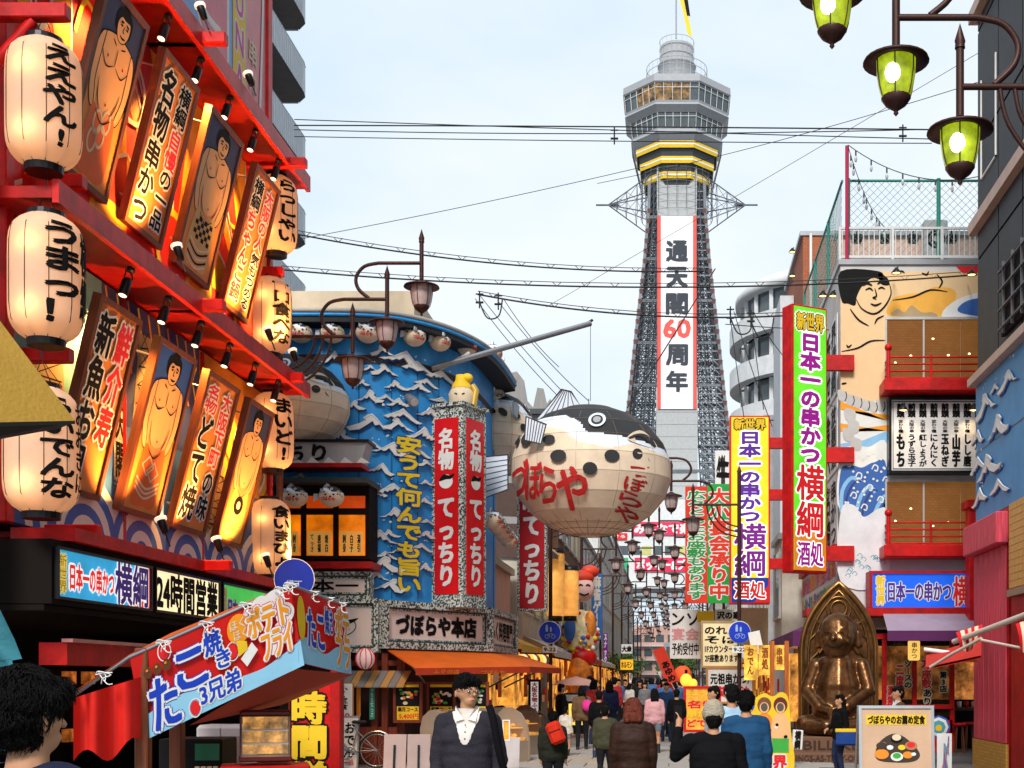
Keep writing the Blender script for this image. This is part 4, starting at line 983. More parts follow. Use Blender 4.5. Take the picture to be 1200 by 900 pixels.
# orange awning and shop front
aw = thing('shop_awning', 'long orange fabric awning along the pufferfish restaurant', 'awning')
OA = mat('awning_orange', (.85, .17, .012), .7, bump=.2, bsc=30, trans=.3); OR2 = mat('awning_valance', (.62, .06, .02), .7, trans=.2)
top = [Vector((-5.6, 24.9, 2.27)), Vector((-3.98, 27.5, 2.27)), Vector((-3.7, 31.2, 2.27))]; bot = [Vector((-3.85, 23.4, 1.92)), Vector((-3.0, 26.6, 1.95)), Vector((-2.75, 31.2, 1.96))]
bot[0] = at(487, 783, 23.3)
m = MB(OA); m.add([tuple(p) for p in top+bot], [(0, 1, 4, 3), (1, 2, 5, 4)]); m.add([tuple(p-Vector((0, 0, .02))) for p in top+bot], [(3, 4, 1, 0), (4, 5, 2, 1)]); m.build('canopy', aw)
m = MB(OR2)
for a_, b_ in ((0, 1), (1, 2)):
    for k in range(12):
        p = bot[a_].lerp(bot[b_], k/12); q = bot[a_].lerp(bot[b_], (k+1)/12); m.quad(p-Vector((0, 0, .13)), q-Vector((0, 0, .13)), q, p)
m.build('valance', aw)
d = bot[1]-bot[0]; T = Matrix.Translation(bot[0]-Vector((0, 0, .12))) @ Matrix.Rotation(math.atan2(d.y, d.x), 4, 'Z')
m = MB(T=T); m.text('ふぐの店', .5, .02, 1.3, .1, -.01, ORG); m.text('づぼらや', 2.0, .02, 2.8, .1, -.01, ORG); m.build('lettering', aw)
m = MB(GREYM)
m.tube([(-4.9, 25.2, 1.6), (bot[0].x-.1, bot[0].y+.3, 1.9)], .018, 6); m.tube([(-4.0, 27.4, 1.5), (-3.1, 26.7, 1.9)], .018, 6); m.tube([(-3.9, 29.4, 1.5), (-3.0, 28.7, 1.9)], .018, 6); m.build('arm', aw)
FACE_A = lambda px, Y=24.95: (px-790)*Y/1500
DW = mat('dark_wood', (0, 0, 0)); 
m = MB(mat('red_brown_timber', (.20, .035, .015), .5, kind='wood'))
for px in (407, 440, 452, 470): m.bev(FACE_A(px)-.06, 24.85, 0, FACE_A(px)+.06, 25.0, 2.2, .01)
m.box(FACE_A(405), 24.9, .02, FACE_A(470), 25.3, .75); m.box(FACE_A(405), 24.9, 1.95, FACE_A(470), 25.3, 2.05); m.build('timber_front', zb)
for i, (px, lb) in enumerate(((479, 'left of the capped man'), (518, 'in the middle of the row'), (557, 'behind the man in glasses'))):
    Y = 24.6+i*.4
    t = thing('menu_poster', ('framed black and yellow set-meal poster nearest the green strip', 'framed black and yellow set-meal poster in the middle of the three', 'framed set-meal poster partly behind the man in glasses')[i], 'poster', (0, Y, 0), 0, 'set-meal posters by the restaurant door')
    x0, x1 = at(px-18, 0, Y).x, at(px+16, 0, Y).x; z0, z1 = 1.65+(798-847)*Y/1500, 1.65+(798-799)*Y/1500
    frame_mb(x0, z0, x1, z1, .05, -.03, .06, mat('red_brown_timber', (0, 0, 0))).build('frame', t); MB(BLACK).box(x0+.05, 0, z0+.05, x1-.05, .04, z1-.05).build('panel', t)
    m = MB(); W = x1-x0; H = z1-z0; X = lambda u: x0+W*u; Z = lambda v: z0+H*v
    m.poly([(X(.12), Z(.07)), (X(.88), Z(.07)), (X(.88), Z(.4)), (X(.12), Z(.4))], -.004, YEL); m.poly([(X(.12), Z(.87)), (X(.88), Z(.87)), (X(.88), Z(.94)), (X(.12), Z(.94))], -.004, YEL)
    m.text(('華月コース', '彩雲コース', '雅コース')[i], X(.16), Z(.27), X(.84), Z(.38), -.008, INK, off=.04); m.text(('5,400円', '8,640円', '3,240円')[i], X(.2), Z(.09), X(.86), Z(.22), -.008, REDL, off=.05)
    for q in range(16):
        u, v = random.uniform(.2, .8), random.uniform(.48, .82); c_ = random.choice([WHITE, ORG, CREAM, GRNP, mat('puffer_red', (0, 0, 0))]); m.disc(X(u), Z(v), random.uniform(.025, .05), -.006-.0004*q, c_, n=10, rz=random.uniform(.02, .035))
    m.build('print', t)
t = thing('green_strip_sign', 'narrow green sign strip with small white kana on the timber front', 'sign', (at(436, 0, 24.7).x, 24.7, 1.65-45*24.7/1500)); MB(mat('strip_teal', (.02, .30, .22), .5)).box(-.05, 0, 0, .05, .03, .74).build('panel', t); m = MB(); m.text('てっちりてっさ', -.025, .05, .025, .7, -.01, WHITE, vert=True); m.build('lettering', t)
t = thing('orange_strip_sign', 'plain orange strip hanging beside the white price board', 'sign', (at(420, 0, 24.7).x, 24.7, 1.65-41*24.7/1500)); MB(ORG).box(-.04, 0, 0, .04, .03, .68).build('panel', t)
t = thing('price_board', 'white upright board with black kana and a red 850 price', 'sign', (at(388, 0, 24.3).x, 24.3, 0)); z0, z1 = 1.65-47*24.3/1500, 1.65-2*24.3/1500
MB(mat('board_rim', (.4, .2, .1), .6)).box(0, .02, z0, .42, .06, z1).build('backing', t); m = MB(WHITE); m.box(.02, 0, z0+.02, .40, .018, z1-.02); m.text('ふく定食', .12, z0+.22, .32, z1-.05, -.01, INK, off=.04, vert=True); m.text('850', .08, z0+.05, .35, z0+.15, -.01, REDL, off=.05); m.build('face', t)
t = thing('price_board', 'small white leaning board behind the bicycle', 'sign', (at(399, 0, 24.0).x, 24.0, .02), 0, rx=R(-8)); m = MB(WHITE); m.box(0, 0, 0, .3, .02, .95); m.text('おでん', .06, .2, .24, .85, -.01, INK, off=.03, vert=True); m.text('一品', .06, .05, .24, .15, -.01, REDL); m.build('face', t); frame_mb(-.03, -.03, .33, .98, .03, -.01, .03, GREYM).build('frame', t)
t = thing('round_lantern', 'round red and white striped lantern under the fish sign', 'lantern', at(428, 772, 24.3)); m = MB(mat('lantern_pink_white', (.75, .6, .6), .7, emit=.1)); m.ell((0, 0, 0), (.18, .18, .2), 20, 12); m.build('paper_shade', t)
m = MB(REDL)
for k in range(10): a = 2*PI*k/10; m.tube([(.183*math.sin(q)*math.cos(a), .183*math.sin(q)*math.sin(a), .203*math.cos(q)) for q in [PI*i/8 for i in range(1, 8)]], .012, 4)
m.build('stripe', t); 
t = thing('tiled_canopy', 'small canopy of grey and ochre tiles over the timber front', 'awning', (at(390, 0, 24.4).x, 24.4, 1.55))
for i in range(9): MB((mat('tile_ochre', (.45, .25, .08), .6), mat('tile_grey', (.2, .2, .2), .6))[i % 2]).add([(i*.15, 0, 0), (i*.15+.14, 0, 0), (i*.15+.14+.08, .4, .3), (i*.15+.08, .4, .3), (i*.15, 0, -.025), (i*.15+.14, 0, -.025)], [(0, 1, 2, 3), (4, 5, 1, 0)]).build('tile', t)
# ================================================================== street lamps
LB = mat('lamp_brown', (.055, .022, .018), .45, .3, bump=.1); 
GLASS_OFF = mat('lamp_glass_pink', (.52, .40, .38), .25, var=.3, sc=4); GLASS_ON = mat('lamp_glass_green', (.42, .50, .04), .3, emit=.42, ecol=(.55, .72, .01), var=.4, sc=5); BULB = mat('lamp_bulb', (1, 1, .8), .3, emit=3.5, ecol=(1, 1, .75))
def lamp_parts(t, sx, lit, n=14, detail=True, ZA=7.22):
    """sx is +1 when the arms reach toward +x; origin at the foot of the pole"""
    m = MB(LB); m.tube([(0, 0, 0), (0, 0, .9)], .085, n); m.tube([(0, 0, .9), (0, 0, ZA+.9)], .055, n); m.lathe([(.07, 0), (.02, .14), (0, .2)], n, (0, 0, ZA+.9)); m.build('pole', t)
    U = lambda u: sx*u
    m = MB(LB)
    m.tube([(0, 0, ZA), (U(1.27), 0, ZA)], .032, 8)
    def loop(x1, z1, x2, zlow):   # arm at z1 from x1 back and down to the arm below
        c_ = [(U(x1), 0, z1), (U(x1-.75), 0, z1)]
        pts = spline([Vector((U(x1-.75), 0, z1)), Vector((U(x1-1.0), 0, z1-.06)), Vector((U(x1-1.14), 0, z1-.25)), Vector((U(x1-1.10), 0, z1-.45)), Vector((U(x1-.92), 0, zlow))], False, 4)
        m.tube([c_[0]]+pts, .032, 8)
    loop(1.87, ZA+.65, 0, ZA+.02); loop(2.47, ZA+1.28, 0, ZA+.67)
    for r_ in (.62, .76, .9):
        m.tube(spline([Vector((0, 0, ZA-r_)), Vector((U(r_*.55), 0, ZA-r_*.82)), Vector((U(r_*.9), 0, ZA-r_*.4)), Vector((U(r_), 0, ZA))], False, 4), .022, 6)
    m.build('arm', t)
    for x, z in ((1.27, ZA), (1.87, ZA+.65), (2.47, ZA+1.28)):
        m = MB(LB, T=Matrix.Translation((U(x), 0, z)))
        m.tube([(0, 0, -.28), (0, 0, .36)], .038, 8); m.lathe([(.05, .36), (.045, .40), (.052, .43), (.0, .60)], 8)
        m.lathe([(.05, -.30), (.10, -.34), (.30, -.40), (.31, -.425), (.15, -.40), (.0, -.39)], 24)
        m.lathe([(.13, -.74), (.14, -.76), (.10, -.82), (.03, -.87), (.018, -.88), (.025, -.90), (0, -.93)], 16)
        if detail:
            for k in range(6):
                a = 2*PI*k/6+.3; m.tube([(.192*math.cos(a), .192*math.sin(a), -.40), (.190*math.cos(a), .190*math.sin(a), -.52), (.168*math.cos(a), .168*math.sin(a), -.66), (.142*math.cos(a), .142*math.sin(a), -.75)], .0075, 4)
        h = m.build('lantern_head', t)
        m = MB(GLASS_ON if lit else GLASS_OFF, T=Matrix.Translation((U(x), 0, z))); m.lathe([(.185, -.40), (.183, -.52), (.16, -.66), (.13, -.75)], 18); m.build('glass', h)
        if lit:
            m = MB(BULB, T=Matrix.Translation((U(x), 0, z))); m.ell((-.05, -.13, -.58), (.075, .075, .10), 12, 8); m.build('bulb', h)
    if not detail: return
def lamp(label, x, y, sx, lit=False, ZA=6.5):
    t = thing('street_lamp', label, 'street lamp', (x, y, 0), 0, 'three-headed street lamps lining the street'); lamp_parts(t, sx, lit, ZA=ZA); return t
lamp('three-headed street lamp beside the far red-facade lanterns, unlit', -6.87, 22.3, 1, ZA=7.65)
big = lamp('three-headed street lamp with three glowing yellow-green lanterns', 3.95, 12, -1, True, ZA=7.22)
lL = lamp('unlit three-headed street lamp carrying a round blue sign beside the restaurant', -3.4, 35.2, 1)
lR = lamp('unlit three-headed street lamp carrying a round blue sign before the yellow vertical sign', 1.79, 35.2, -1)
words_n = ['second', 'third', 'fourth', 'fifth', 'sixth', 'seventh', 'eighth', 'ninth']
for i in range(8):
    Y = 47+12*i
    dup(lL, (-3.4, Y, 0), label=f'{words_n[i]} unlit street lamp beyond the blue sign on the side of the pufferfish restaurant')
    dup(lR, (1.9, Y+2, 0), label=f'{words_n[i]} unlit street lamp beyond the blue sign on the side of the seated statue')
def round_sign(x, y, lab, d=.31):
    t = thing('path_sign', lab, 'sign', (x, y, 0), 0, 'round blue path signs on the lamp posts')
    z = 1.65+(798-741)*35/1500
    m = MB(WHITE); m.lathe([(0, -.01), (d, -.01), (d, .01), (0, .01)], 28); o = m.build('rim', t, (0, -.10, z), (R(90), 0, 0))
    m = MB(mat('sign_blue', (.01, .04, .50), .4)); m.disc(0, z, d*.95, -.115, n=28); m.build('face', t)
    m = MB(mat('sign_pale_blue', (.35, .5, .8), .5))
    for dx, s_ in ((-.08, 1), (.03, .75)):
        m.disc(dx, z+.2*s_-.02, .028*s_, -.12); m.poly([(dx-.035*s_, z+.15*s_), (dx+.035*s_, z+.15*s_), (dx+.03*s_, z+.02), (dx-.03*s_, z+.02)], -.12)
    for dx in (-.07, .09): m.rib([(dx+.055*math.cos(a), z-.11+.055*math.sin(a)) for a in [2*PI*i/8 for i in range(8)]], .012, -.12, closed=True)
    m.rib([(-.07, z-.11), (-.02, z-.03), (.06, z-.03), (.09, z-.11)], .012, -.12, n=1); m.rib([(.0, z-.11), (-.02, z-.03)], .012, -.12, n=1); m.build('symbol', t)
    m = MB(WHITE); m.box(-.2, -.10, z-.56, .2, -.09, z-.38); m.text('9-22', -.16, z-.52, .16, z-.42, -.106, INK, off=.05); m.build('plate', t)
    MB(GREYM).box(-.02, -.09, z-.5, .02, -.04, z+.2).build('bracket', t)
round_sign(-3.4, 35.1, 'round blue pedestrian and bicycle sign below the great pufferfish balloon')
round_sign(1.79, 35.1, 'round blue pedestrian and bicycle sign before the beige cabinet signs')
t = thing('path_sign', 'large blue round sign partly hidden by the stall valance and a lantern', 'sign', (at(347, 0, 19.5).x, 19.5, 0)); z = 1.65+(798-679)*19.5/1500
m = MB(mat('sign_blue', (0, 0, 0))); m.disc(0, z, .30, -.1, n=28); m.build('face', t); m = MB(WHITE); m.disc(0, z, .312, -.095, n=28); m.poly([(-.31+.0, z), (.31, z), (0, z-.3)], -.0); m.build('rim', t); m = MB(mat('sign_pale_blue', (0, 0, 0))); m.text('横丁', -.12, z-.14, .12, z-.02, -.11, off=.03); m.build('symbol', t)

# ================================================================== overhead cables
def cable(label, pts, r=.014, knots=False, coils=0):
    P = spline([Vector(p) for p in pts], False, 6); m = MB(CABLE)
    m.tube(P, r, 5); o = m.build('overhead_cable')
    tag(o, label, 'cable', 'overhead cables'); return o
def span(label, a, b, sag, r=.014, hooks=0):
    a = Vector(a); b = Vector(b); pts = [a.lerp(b, i/10)-Vector((0, 0, sag*4*(i/10)*(1-i/10))) for i in range(11)]
    o = cable(label, pts, r)
    if hooks:
        m = MB(CABLE)
        up_ = [p+Vector((0, 0, .09)) for p in pts]; m.tube(up_, r*.5, 4)
        for i in range(hooks):
            f_ = (i+.5)/hooks*10; j = int(f_); p = pts[j].lerp(pts[j+1], f_-j)
            m.tube([p+Vector((-.1, 0, .09)), p, p+Vector((.1, 0, .09))], r*.5, 3)
        h = m.build('hanger_wire', o)
    return o
span('high cable pair line nearest the top, crossing the whole street', at(345, 140, 34), at(1092, 163, 30), .02, .013)
span('thick high cable crossing the whole street in front of the tower deck', at(345, 147, 34), at(1092, 152, 30), -.02, .018)
span('third of the high cables that cross in front of the tower deck', at(345, 152, 34), at(1150, 150, 30), .12, .013)
span('lowest of the high cables crossing below the tower deck', at(345, 160, 34), at(1092, 168, 30), .03, .012)
span('bundled cable sagging from the far lanterns to the tower shaft', at(340, 273, 30), at(825, 318, 33), .28, .02, 14)
span('bundled cable running level behind the street lantern heads', at(330, 316, 30), at(1145, 322, 30), .35, .02, 24)
span('thick bundled cable ending above the green vertical sign', at(560, 345, 34), at(920, 370, 34), .25, .024, 10)
span('thin wire slanting up across the sky to the balconies', at(352, 280, 30), at(756, 195, 30), .05, .008)
span('thin wire rising from the tower to the glowing lamps', at(700, 215, 40), at(1150, 95, 30), .15, .009)
span('thin wire slanting through the tower arms toward the black building', at(640, 360, 40), at(1150, 60, 30), .02, .007)
span('black wire slanting down across the anniversary banner', at(838, 315, 34), at(735, 478, 30), .02, .017)
span('thin level wire under the tower banner characters', at(850, 380, 34), at(1145, 385, 30), .1, .012)
for i, (a, b) in enumerate((((557, 350), (668, 478)), ((563, 347), (700, 500)), ((583, 352), (690, 470)), ((590, 350), (655, 430)))):
    span(('slack wire falling behind the great pufferfish, steepest', 'slack wire running down to the pufferfish crown', 'thin stay wire from the cable joint to the balloon', 'short thin wire under the cable joint')[i], at(*a, 33), at(*b, 31), .12, .010)
for i, (a, b) in enumerate((((855, 365), (872, 490)), ((860, 365), (905, 500)), ((880, 368), (895, 480)), ((884, 368), (938, 440)))):
    span(('wire dropping to the yellow vertical sign, outermost', 'wire dropping behind the green vertical sign', 'wire dropping beside the round white building', 'short loop of wire by the top of the green sign')[i], at(*a, 34), at(*b, 34), .1, .012)
for i, (px, py) in enumerate(((720, 158), (856, 368), (880, 372), (1058, 155), (562, 350), (584, 352))):
    t = thing('cable_joint', ('cable joint below the tower deck level', 'cable joint above the yellow vertical sign', 'drooping cable joint beside the green vertical sign', 'cable joint near the glowing lamps', 'cable joint above the support poles', 'second cable joint above the support poles')[i], 'cable fitting', at(px, py, 33.5))
    m = MB(CABLE); m.tube([(0, 0, -.25), (0, 0, .2)], .02, 5); m.tube([(-.1, 0, -.1), (.1, 0, -.1)], .03, 5); m.tube([(-.1, 0, .12), (.1, 0, .12)], .02, 5); m.build('clamp', t)
    if i in (1, 2, 4): MB(CABLE).tube(spline([Vector((0, 0, -.1)), Vector((.2, 0, -.5)), Vector((.5, 0, -.45)), Vector((.6, 0, .0))], False, 5), .02, 5).build('loop', t)

# ================================================================== red-balconied restaurant on the far corner, front face at Y=30
YB = 30.; FX = lambda px: (px-790)*YB/1500
FZ = lambda py: 1.65+(798-py)*YB/1500
rr = thing('corner_restaurant', 'corner restaurant with red balconies, a wrestler mural and purple awnings', 'building')
PW2 = mat('wall_pale', (.62, .60, .58), .7, var=.1); MPE = mat('mural_peach', (.82, .56, .30), .6, var=.06)
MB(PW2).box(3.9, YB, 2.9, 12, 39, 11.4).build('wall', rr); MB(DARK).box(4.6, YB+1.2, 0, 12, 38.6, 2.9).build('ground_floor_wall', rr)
MB(GREYM).box(3.85, YB-.05, 11.4, 12, 39, 11.52).build('roof_edge', rr)
Pm = lambda L_: [(FX(x), FZ(y)) for x, y in L_]
sp_ = lambda L_: [tuple(p) for p in spline(Pm(L_))]
m = MB(); y0 = YB-.004
m.poly(Pm([(985, 318), (1160, 318), (1160, 372), (1037, 372), (1037, 470), (985, 470)]), y0, MPE)
m.poly(Pm([(985, 470), (1039, 470), (1039, 640), (985, 640)]), y0-.001, WHITE)
m.poly(sp_([(985, 318), (1030, 318), (1034, 328), (1022, 326), (1010, 336), (1004, 348), (1002, 358), (994, 356), (986, 352)]), y0-.003, BLACK)
m.poly(sp_([(1030, 320), (1040, 326), (1042, 334), (1034, 334), (1030, 328)]), y0-.003, BLACK)
m.poly(sp_([(1044, 352), (1062, 345), (1080, 343), (1098, 336), (1120, 343), (1106, 372), (1044, 372)]), y0-.003, mat('mural_sunset', (.85, .42, .06), .6))
m.poly(sp_([(1105, 372), (1120, 352), (1160, 342), (1160, 372)]), y0-.005, WHITE); m.poly(sp_([(1122, 362), (1135, 352), (1160, 350), (1160, 370), (1130, 368)]), y0-.007, MB2)
m.poly(Pm([(1120, 312), (1160, 312), (1160, 320), (1128, 320)]), y0-.009, REDL)
m.poly(sp_([(1046, 370), (1052, 362), (1060, 366), (1068, 358), (1080, 366), (1092, 366), (1096, 371)]), y0-.008, mat('mural_sepia', (0, 0, 0)))
ln = lambda L_, w_=.035: m.rib(Pm(L_), w_, y0-.012, BLACK, taper=True)
ln([(1011, 335), (1016, 332), (1022, 335)], .05); ln([(1028, 333), (1034, 330), (1038, 333)], .05); ln([(1014, 340), (1019, 338), (1023, 341)]); ln([(1029, 339), (1033, 337), (1037, 339)]); ln([(1025, 338), (1027, 347), (1023, 349), (1027, 351)]); ln([(1020, 356), (1026, 358), (1033, 355)], .04)
ln([(1002, 338), (996, 342), (997, 352), (1003, 355)]); ln([(1042, 332), (1044, 345), (1036, 360), (1024, 368), (1010, 362), (1003, 350)]); ln([(996, 362), (1006, 375), (1018, 382)]); ln([(1025, 380), (1028, 374), (1036, 370)]); ln([(1050, 322), (1056, 318), (1060, 320)]); ln([(1080, 320), (1086, 322), (1088, 318)]); ln([(1046, 352), (1070, 348), (1090, 340), (1110, 342)]); ln([(1098, 322), (1104, 330), (1100, 338)])
ln([(986, 412), (1005, 408), (1020, 400), (1037, 399)]); ln([(992, 404), (994, 407), (998, 404)]); ln([(986, 450), (992, 449)])
# rope sash
for i in range(7): x, y = 987+i*9, (463, 468, 471, 474, 476, 475, 474)[i]; m.poly(sp_([(x-5, y-6), (x+5, y-3), (x+4, y+7), (x-4, y+5)]), y0-.006-.0005*i, mat('rope_grey', (.55, .53, .50), .7)); m.rib(Pm([(x+4, y-4), (x+5, y+2), (x+3, y+7)]), .02, y0-.013, BLACK)
for i in range(4): x, y = (996, 1000, 994, 1003)[i], (487, 500, 510, 521)[i]; m.poly(sp_([(x-6, y-8), (x+6, y-5), (x+5, y+7), (x-5, y+5)]), y0-.012-.0005*i, mat('rope_grey', (0, 0, 0)))
for i in range(5): m.poly(Pm([(1039, 486+i*12), (1039, 493+i*12), (985, 470+i*26), (985, 480+i*26)][::1]), y0-.004-.0003*i, MO) if i < 3 else None
m.poly(Pm([(985, 520), (1012, 516), (1039, 505), (1039, 528), (985, 545)]), y0-.0065, mat('mural_sky', (.25, .5, .75), .6))
# generic surf
m.poly(sp_([(985, 535), (1000, 522), (1018, 524), (1039, 520), (1039, 600), (985, 600)]), y0-.009, WHITE)
m.poly(sp_([(985, 552), (996, 545), (1010, 548), (1024, 542), (1039, 548), (1039, 655), (1024, 640), (1008, 600), (985, 596)]), y0-.0105, MB2)
for i in range(9):
    x = 982+i*6.5; m.rib(Pm([(max(986, x), 600+i*5), (min(1038, x+5), 575+i*4), (min(1038, x+16), 560+i*3.5), (min(1038, x+28), 566+i*5)]), (.09, .05, .12)[i % 3], y0-.0125-.0005*i, (mat('mural_sky', (0, 0, 0)), MBL, MB2)[i % 3])
for i in range(8):
    x, y = 990+i*6.3, 545+(i*37) % 60; m.rib(Pm([(x, y), (x+3, y-5), (x+7, y-3), (x+6, y+2), (x+3, y+1)]), .03, y0-.0175, WHITE)
for i in range(46): m.disc(FX(random.uniform(987, 1037)), FZ(random.uniform(530, 625)), .03, y0-.018-.0002*i, WHITE, n=7)
m.poly(sp_([(985, 600), (1000, 592), (1012, 606), (1030, 596), (1039, 604), (1039, 682), (985, 682)]), y0-.030, mat('surf_white', (.72, .72, .74), .6))
for i in range(18): x, y = random.uniform(990, 1035), random.uniform(650, 676); m.rib(Pm([(x-3, y), (x, y-3), (x+3, y), (x+1, y+2)]), .014, y0-.034, TEALP)
m.build('mural', rr)
# windows with red rails
IB = mat('lit_brick_interior', (.15, .058, .02), .2, emit=.12, ecol=(1, .42, .10), var=.12, sc=1.5, kind='tile')
for (ya, yb, lb) in ((372, 455, 'u'), (562, 652, 'l')):
    w_ = MB(mat('alu_frame', (.55, .54, .52), .4, .5)); 
    w_.box(FX(1037), YB-.06, FZ(ya+3), FX(1170), YB, FZ(ya)); w_.box(FX(1037), YB-.05, FZ(yb), FX(1039), YB, FZ(ya+3)); w_.box(FX(1081), YB-.05, FZ(yb), FX(1083), YB, FZ(ya+3)); w_.build('window_frame', rr)
    for (xa, xb) in ((1039, 1081), (1083, 1125), (1125.5, 1165)):
        pn = MB(IB).box(FX(xa), YB-.03, FZ(yb), FX(xb), YB-.01, FZ(ya+3)).build('window_pane', rr)
        m = MB(mat('ceiling_spot', (1, .8, .5), .4, emit=4, ecol=(1, .75, .35)))
        for q in range(2): m.disc(FX(xa+10+q*18), FZ(ya+random.uniform(8, 60)), .03, YB-.035, rz=.02, n=8)
        m.build('lit_spot', pn)
for (yt, yb2) in ((424, 465), (614, 655)):
    t = MB(RED); 
    MB(RED).bev(FX(1030), YB-.75, FZ(yb2+1), FX(1165), YB-.02, FZ(yb2-13), .02).build('balcony_beam', rr)
    m = MB(RED)
    for q in range(4): m.tube([(FX(1037), YB-.6, FZ(yt+2+q*8)), (FX(1165), YB-.6, FZ(yt+2+q*8))], .022, 6)
    for q in range(4): m.tube([(FX(1037), YB-.6, FZ(yt+2+q*8)), (FX(1037), YB-.05, FZ(yt+2+q*8))], .022, 6)
    m.build('railing', rr)
    m = MB(RED); m.tube([(FX(1036), YB-.6, FZ(yb2-10)), (FX(1036), YB-.6, FZ(yt-5))], .05, 10); m.ell((FX(1036), YB-.6, FZ(yt-9)), (.09, .09, .09), 12, 8); m.tube([(FX(1085), YB-.6, FZ(yb2-10)), (FX(1085), YB-.6, FZ(yt))], .03, 8); m.build('railing_post', rr)
# menu board
t = thing('menu_board', 'white menu board of eight brush-lettered columns between the red balconies', 'sign', (0, YB-.3, 0))
frame_mb(FX(1039), FZ(557), FX(1168), FZ(469), .06, -.04, .3, BLKM).build('frame', t); MB(mat('board_white', (.78, .74, .70), .5)).box(FX(1041), 0, FZ(555), FX(1166), .1, FZ(471)).build('panel', t)
m = MB(); m.use(BLACK); frame_mb
m.rib(Pm([(1044, 474), (1162, 474), (1162, 552), (1044, 552)]), .025, -.006, BLACK, closed=True, n=1)
for i, it in enumerate(('もち', 'うずら玉子', '紅しょうが', 'にんにく', '玉ねぎ', '山芋', 'しし唐', 'れんこん', 'なすび')):
    xa = FX(1048.5+i*12.9); xb = xa+.17
    m.text('前頭', xa, FZ(492), xb, FZ(476), -.006, INK, off=.07, vert=True)
    for q in range(2): m.text('大阪の幸' if i % 3 else '変わり種', xa+.03+q*.0, FZ(510), xb-.03, FZ(495), -.006, INK, off=.04, vert=True) if q == 0 else None
    m.text(it, xa, FZ(549), xb, FZ(512), -.006, INK, off=.05, vert=True)
m.build('lettering', t)
# blue fascia sign
t = thing('shop_sign', 'blue light sign in a red frame above the purple awning', 'sign', (0, YB-.9, 0))
SX = lambda px: (px-790)*(YB-.9)/1500
SZ = lambda py: 1.65+(798-py)*(YB-.9)/1500
frame_mb(SX(1019), SZ(715), SX(1135), SZ(669), .06, -.05, .6, REDD).build('frame', t); MB(mat('lit_royal_blue', (.01, .10, .65), .4, emit=.5)).box(SX(1021), 0, SZ(713), SX(1133), .2, SZ(671)).build('panel', t)
m = MB(); m.text('新世界', SX(1027), SZ(709), SX(1037), SZ(675), -.01, YEL, off=.06, vert=True, out=((WHITE, .015),)); m.text('日本一の串かつ', SX(1041), SZ(704), SX(1114), SZ(682), -.01, mat('lit_navy', (0, 0, 0)), off=.05, out=((WHITE, .018),)); m.text('横', SX(1117), SZ(710), SX(1135), SZ(676), -.01, REDL, off=.03, out=((WHITE, .02),)); m.build('lettering', t)
MB(REDD).box(FX(940), YB-1.0, FZ(724), FX(1140), YB, FZ(716)).build('beam', rr)
MB(RED).bev(SX(1129), YB-1.5, SZ(736), SX(1152), YB-1.05, SZ(590), .02).build('column', rr)
MB(REDD).bev(SX(1125), YB-1.6, SZ(600), SX(1156), YB-1.0, SZ(590), .02).build('column_cap', rr)
# awnings
PUA = mat('awning_purple', (.10, .015, .09), .7, var=.15); PUL = mat('awning_lilac', (.34, .26, .34), .6, var=.15)
t = thing('shop_awning', 'purple awning with a pale lilac top under the blue sign', 'awning')
m = MB(PUL); m.add([(SX(1034), YB-1.0, FZ(722)), (FX(1150), YB-1.0, FZ(722)), (FX(1160), YB-2.2, 1.65+(798-739)*27.8/1500), (at(1040, 0, 27.8).x, YB-2.2, 1.65+(798-739)*27.8/1500)], [(3, 2, 1, 0)]); m.build('canopy', t)
m = MB(PUA); m.quad((at(1040, 0, 27.8).x, YB-2.2, 2.52), (FX(1160), YB-2.2, 2.52), (FX(1160), YB-2.2, 2.745), (at(1040, 0, 27.8).x, YB-2.2, 2.745)); m.build('valance', t)
t = thing('shop_awning', 'dark purple awning reaching along the lane beside the statue', 'awning')
m = MB(PUA); m.add([(4.0, 30, 3.35), (4.0, 37, 3.35), (2.75, 37, 2.8), (2.75, 29.6, 2.8), (2.75, 37, 2.45), (2.75, 29.6, 2.45), (4.6, 29.6, 2.8), (4.6, 29.6, 2.45), (4.6, 30, 3.35)], [(0, 1, 2, 3), (3, 2, 4, 5), (3, 5, 7, 6), (0, 3, 6, 8)]); m.build('canopy', t)
# side wall banners and printed boards
t = thing('side_signboard', 'slanting printed board of red and blue lettering over the purple awning', 'sign', (3.86, 38.6, 0), R(-90))
MB(PW2).box(0, 0, 3.5, 8.2, .03, 4.7).build('panel', t)
m = MB()
for i in range(14): m.text(random.choice(['串かつ', '横綱', '名物', '新世界', '大阪']), .1+i*.57, 4.15, .62+i*.57, 4.6, -.01, random.choice([REDL, mat('magenta', (0, 0, 0)), ORG]), off=.05); m.text(random.choice(['どて焼', '食べな', '一番', '旨い']), .1+i*.57, 3.6, .62+i*.57, 4.05, -.01, random.choice([BLUEP, GRNP, PURP, ORG]), off=.05)
m.build('lettering', t); MB(REDD).box(-.1, -.1, 4.72, 8.3, .05, 4.9).build('rail', t)
for i, (z0, z1, tx) in enumerate(((4.9, 6.6, '名物串かつ'), (6.7, 8.4, '食べ放題酒'), (8.5, 10.4, '新世界横綱'))):
    t = thing('wall_banner', ('lowest white banner with grey characters on the lane wall behind the green sign', 'middle white banner on the lane wall behind the green sign', 'highest white banner on the lane wall behind the green sign')[i], 'banner', (3.87, 32.8, 0), R(-90)); MB(WHITE).box(0, 0, z0, 2.4, .02, z1).build('cloth', t); m = MB(); m.text(tx[:2], .2, z0+.1, 1.1, z1-.1, -.01, INK, off=.03, vert=True); m.text(tx[2:], 1.3, z0+.1, 2.2, z1-.1, -.01, BLACK, off=.03, vert=True); m.build('lettering', t)
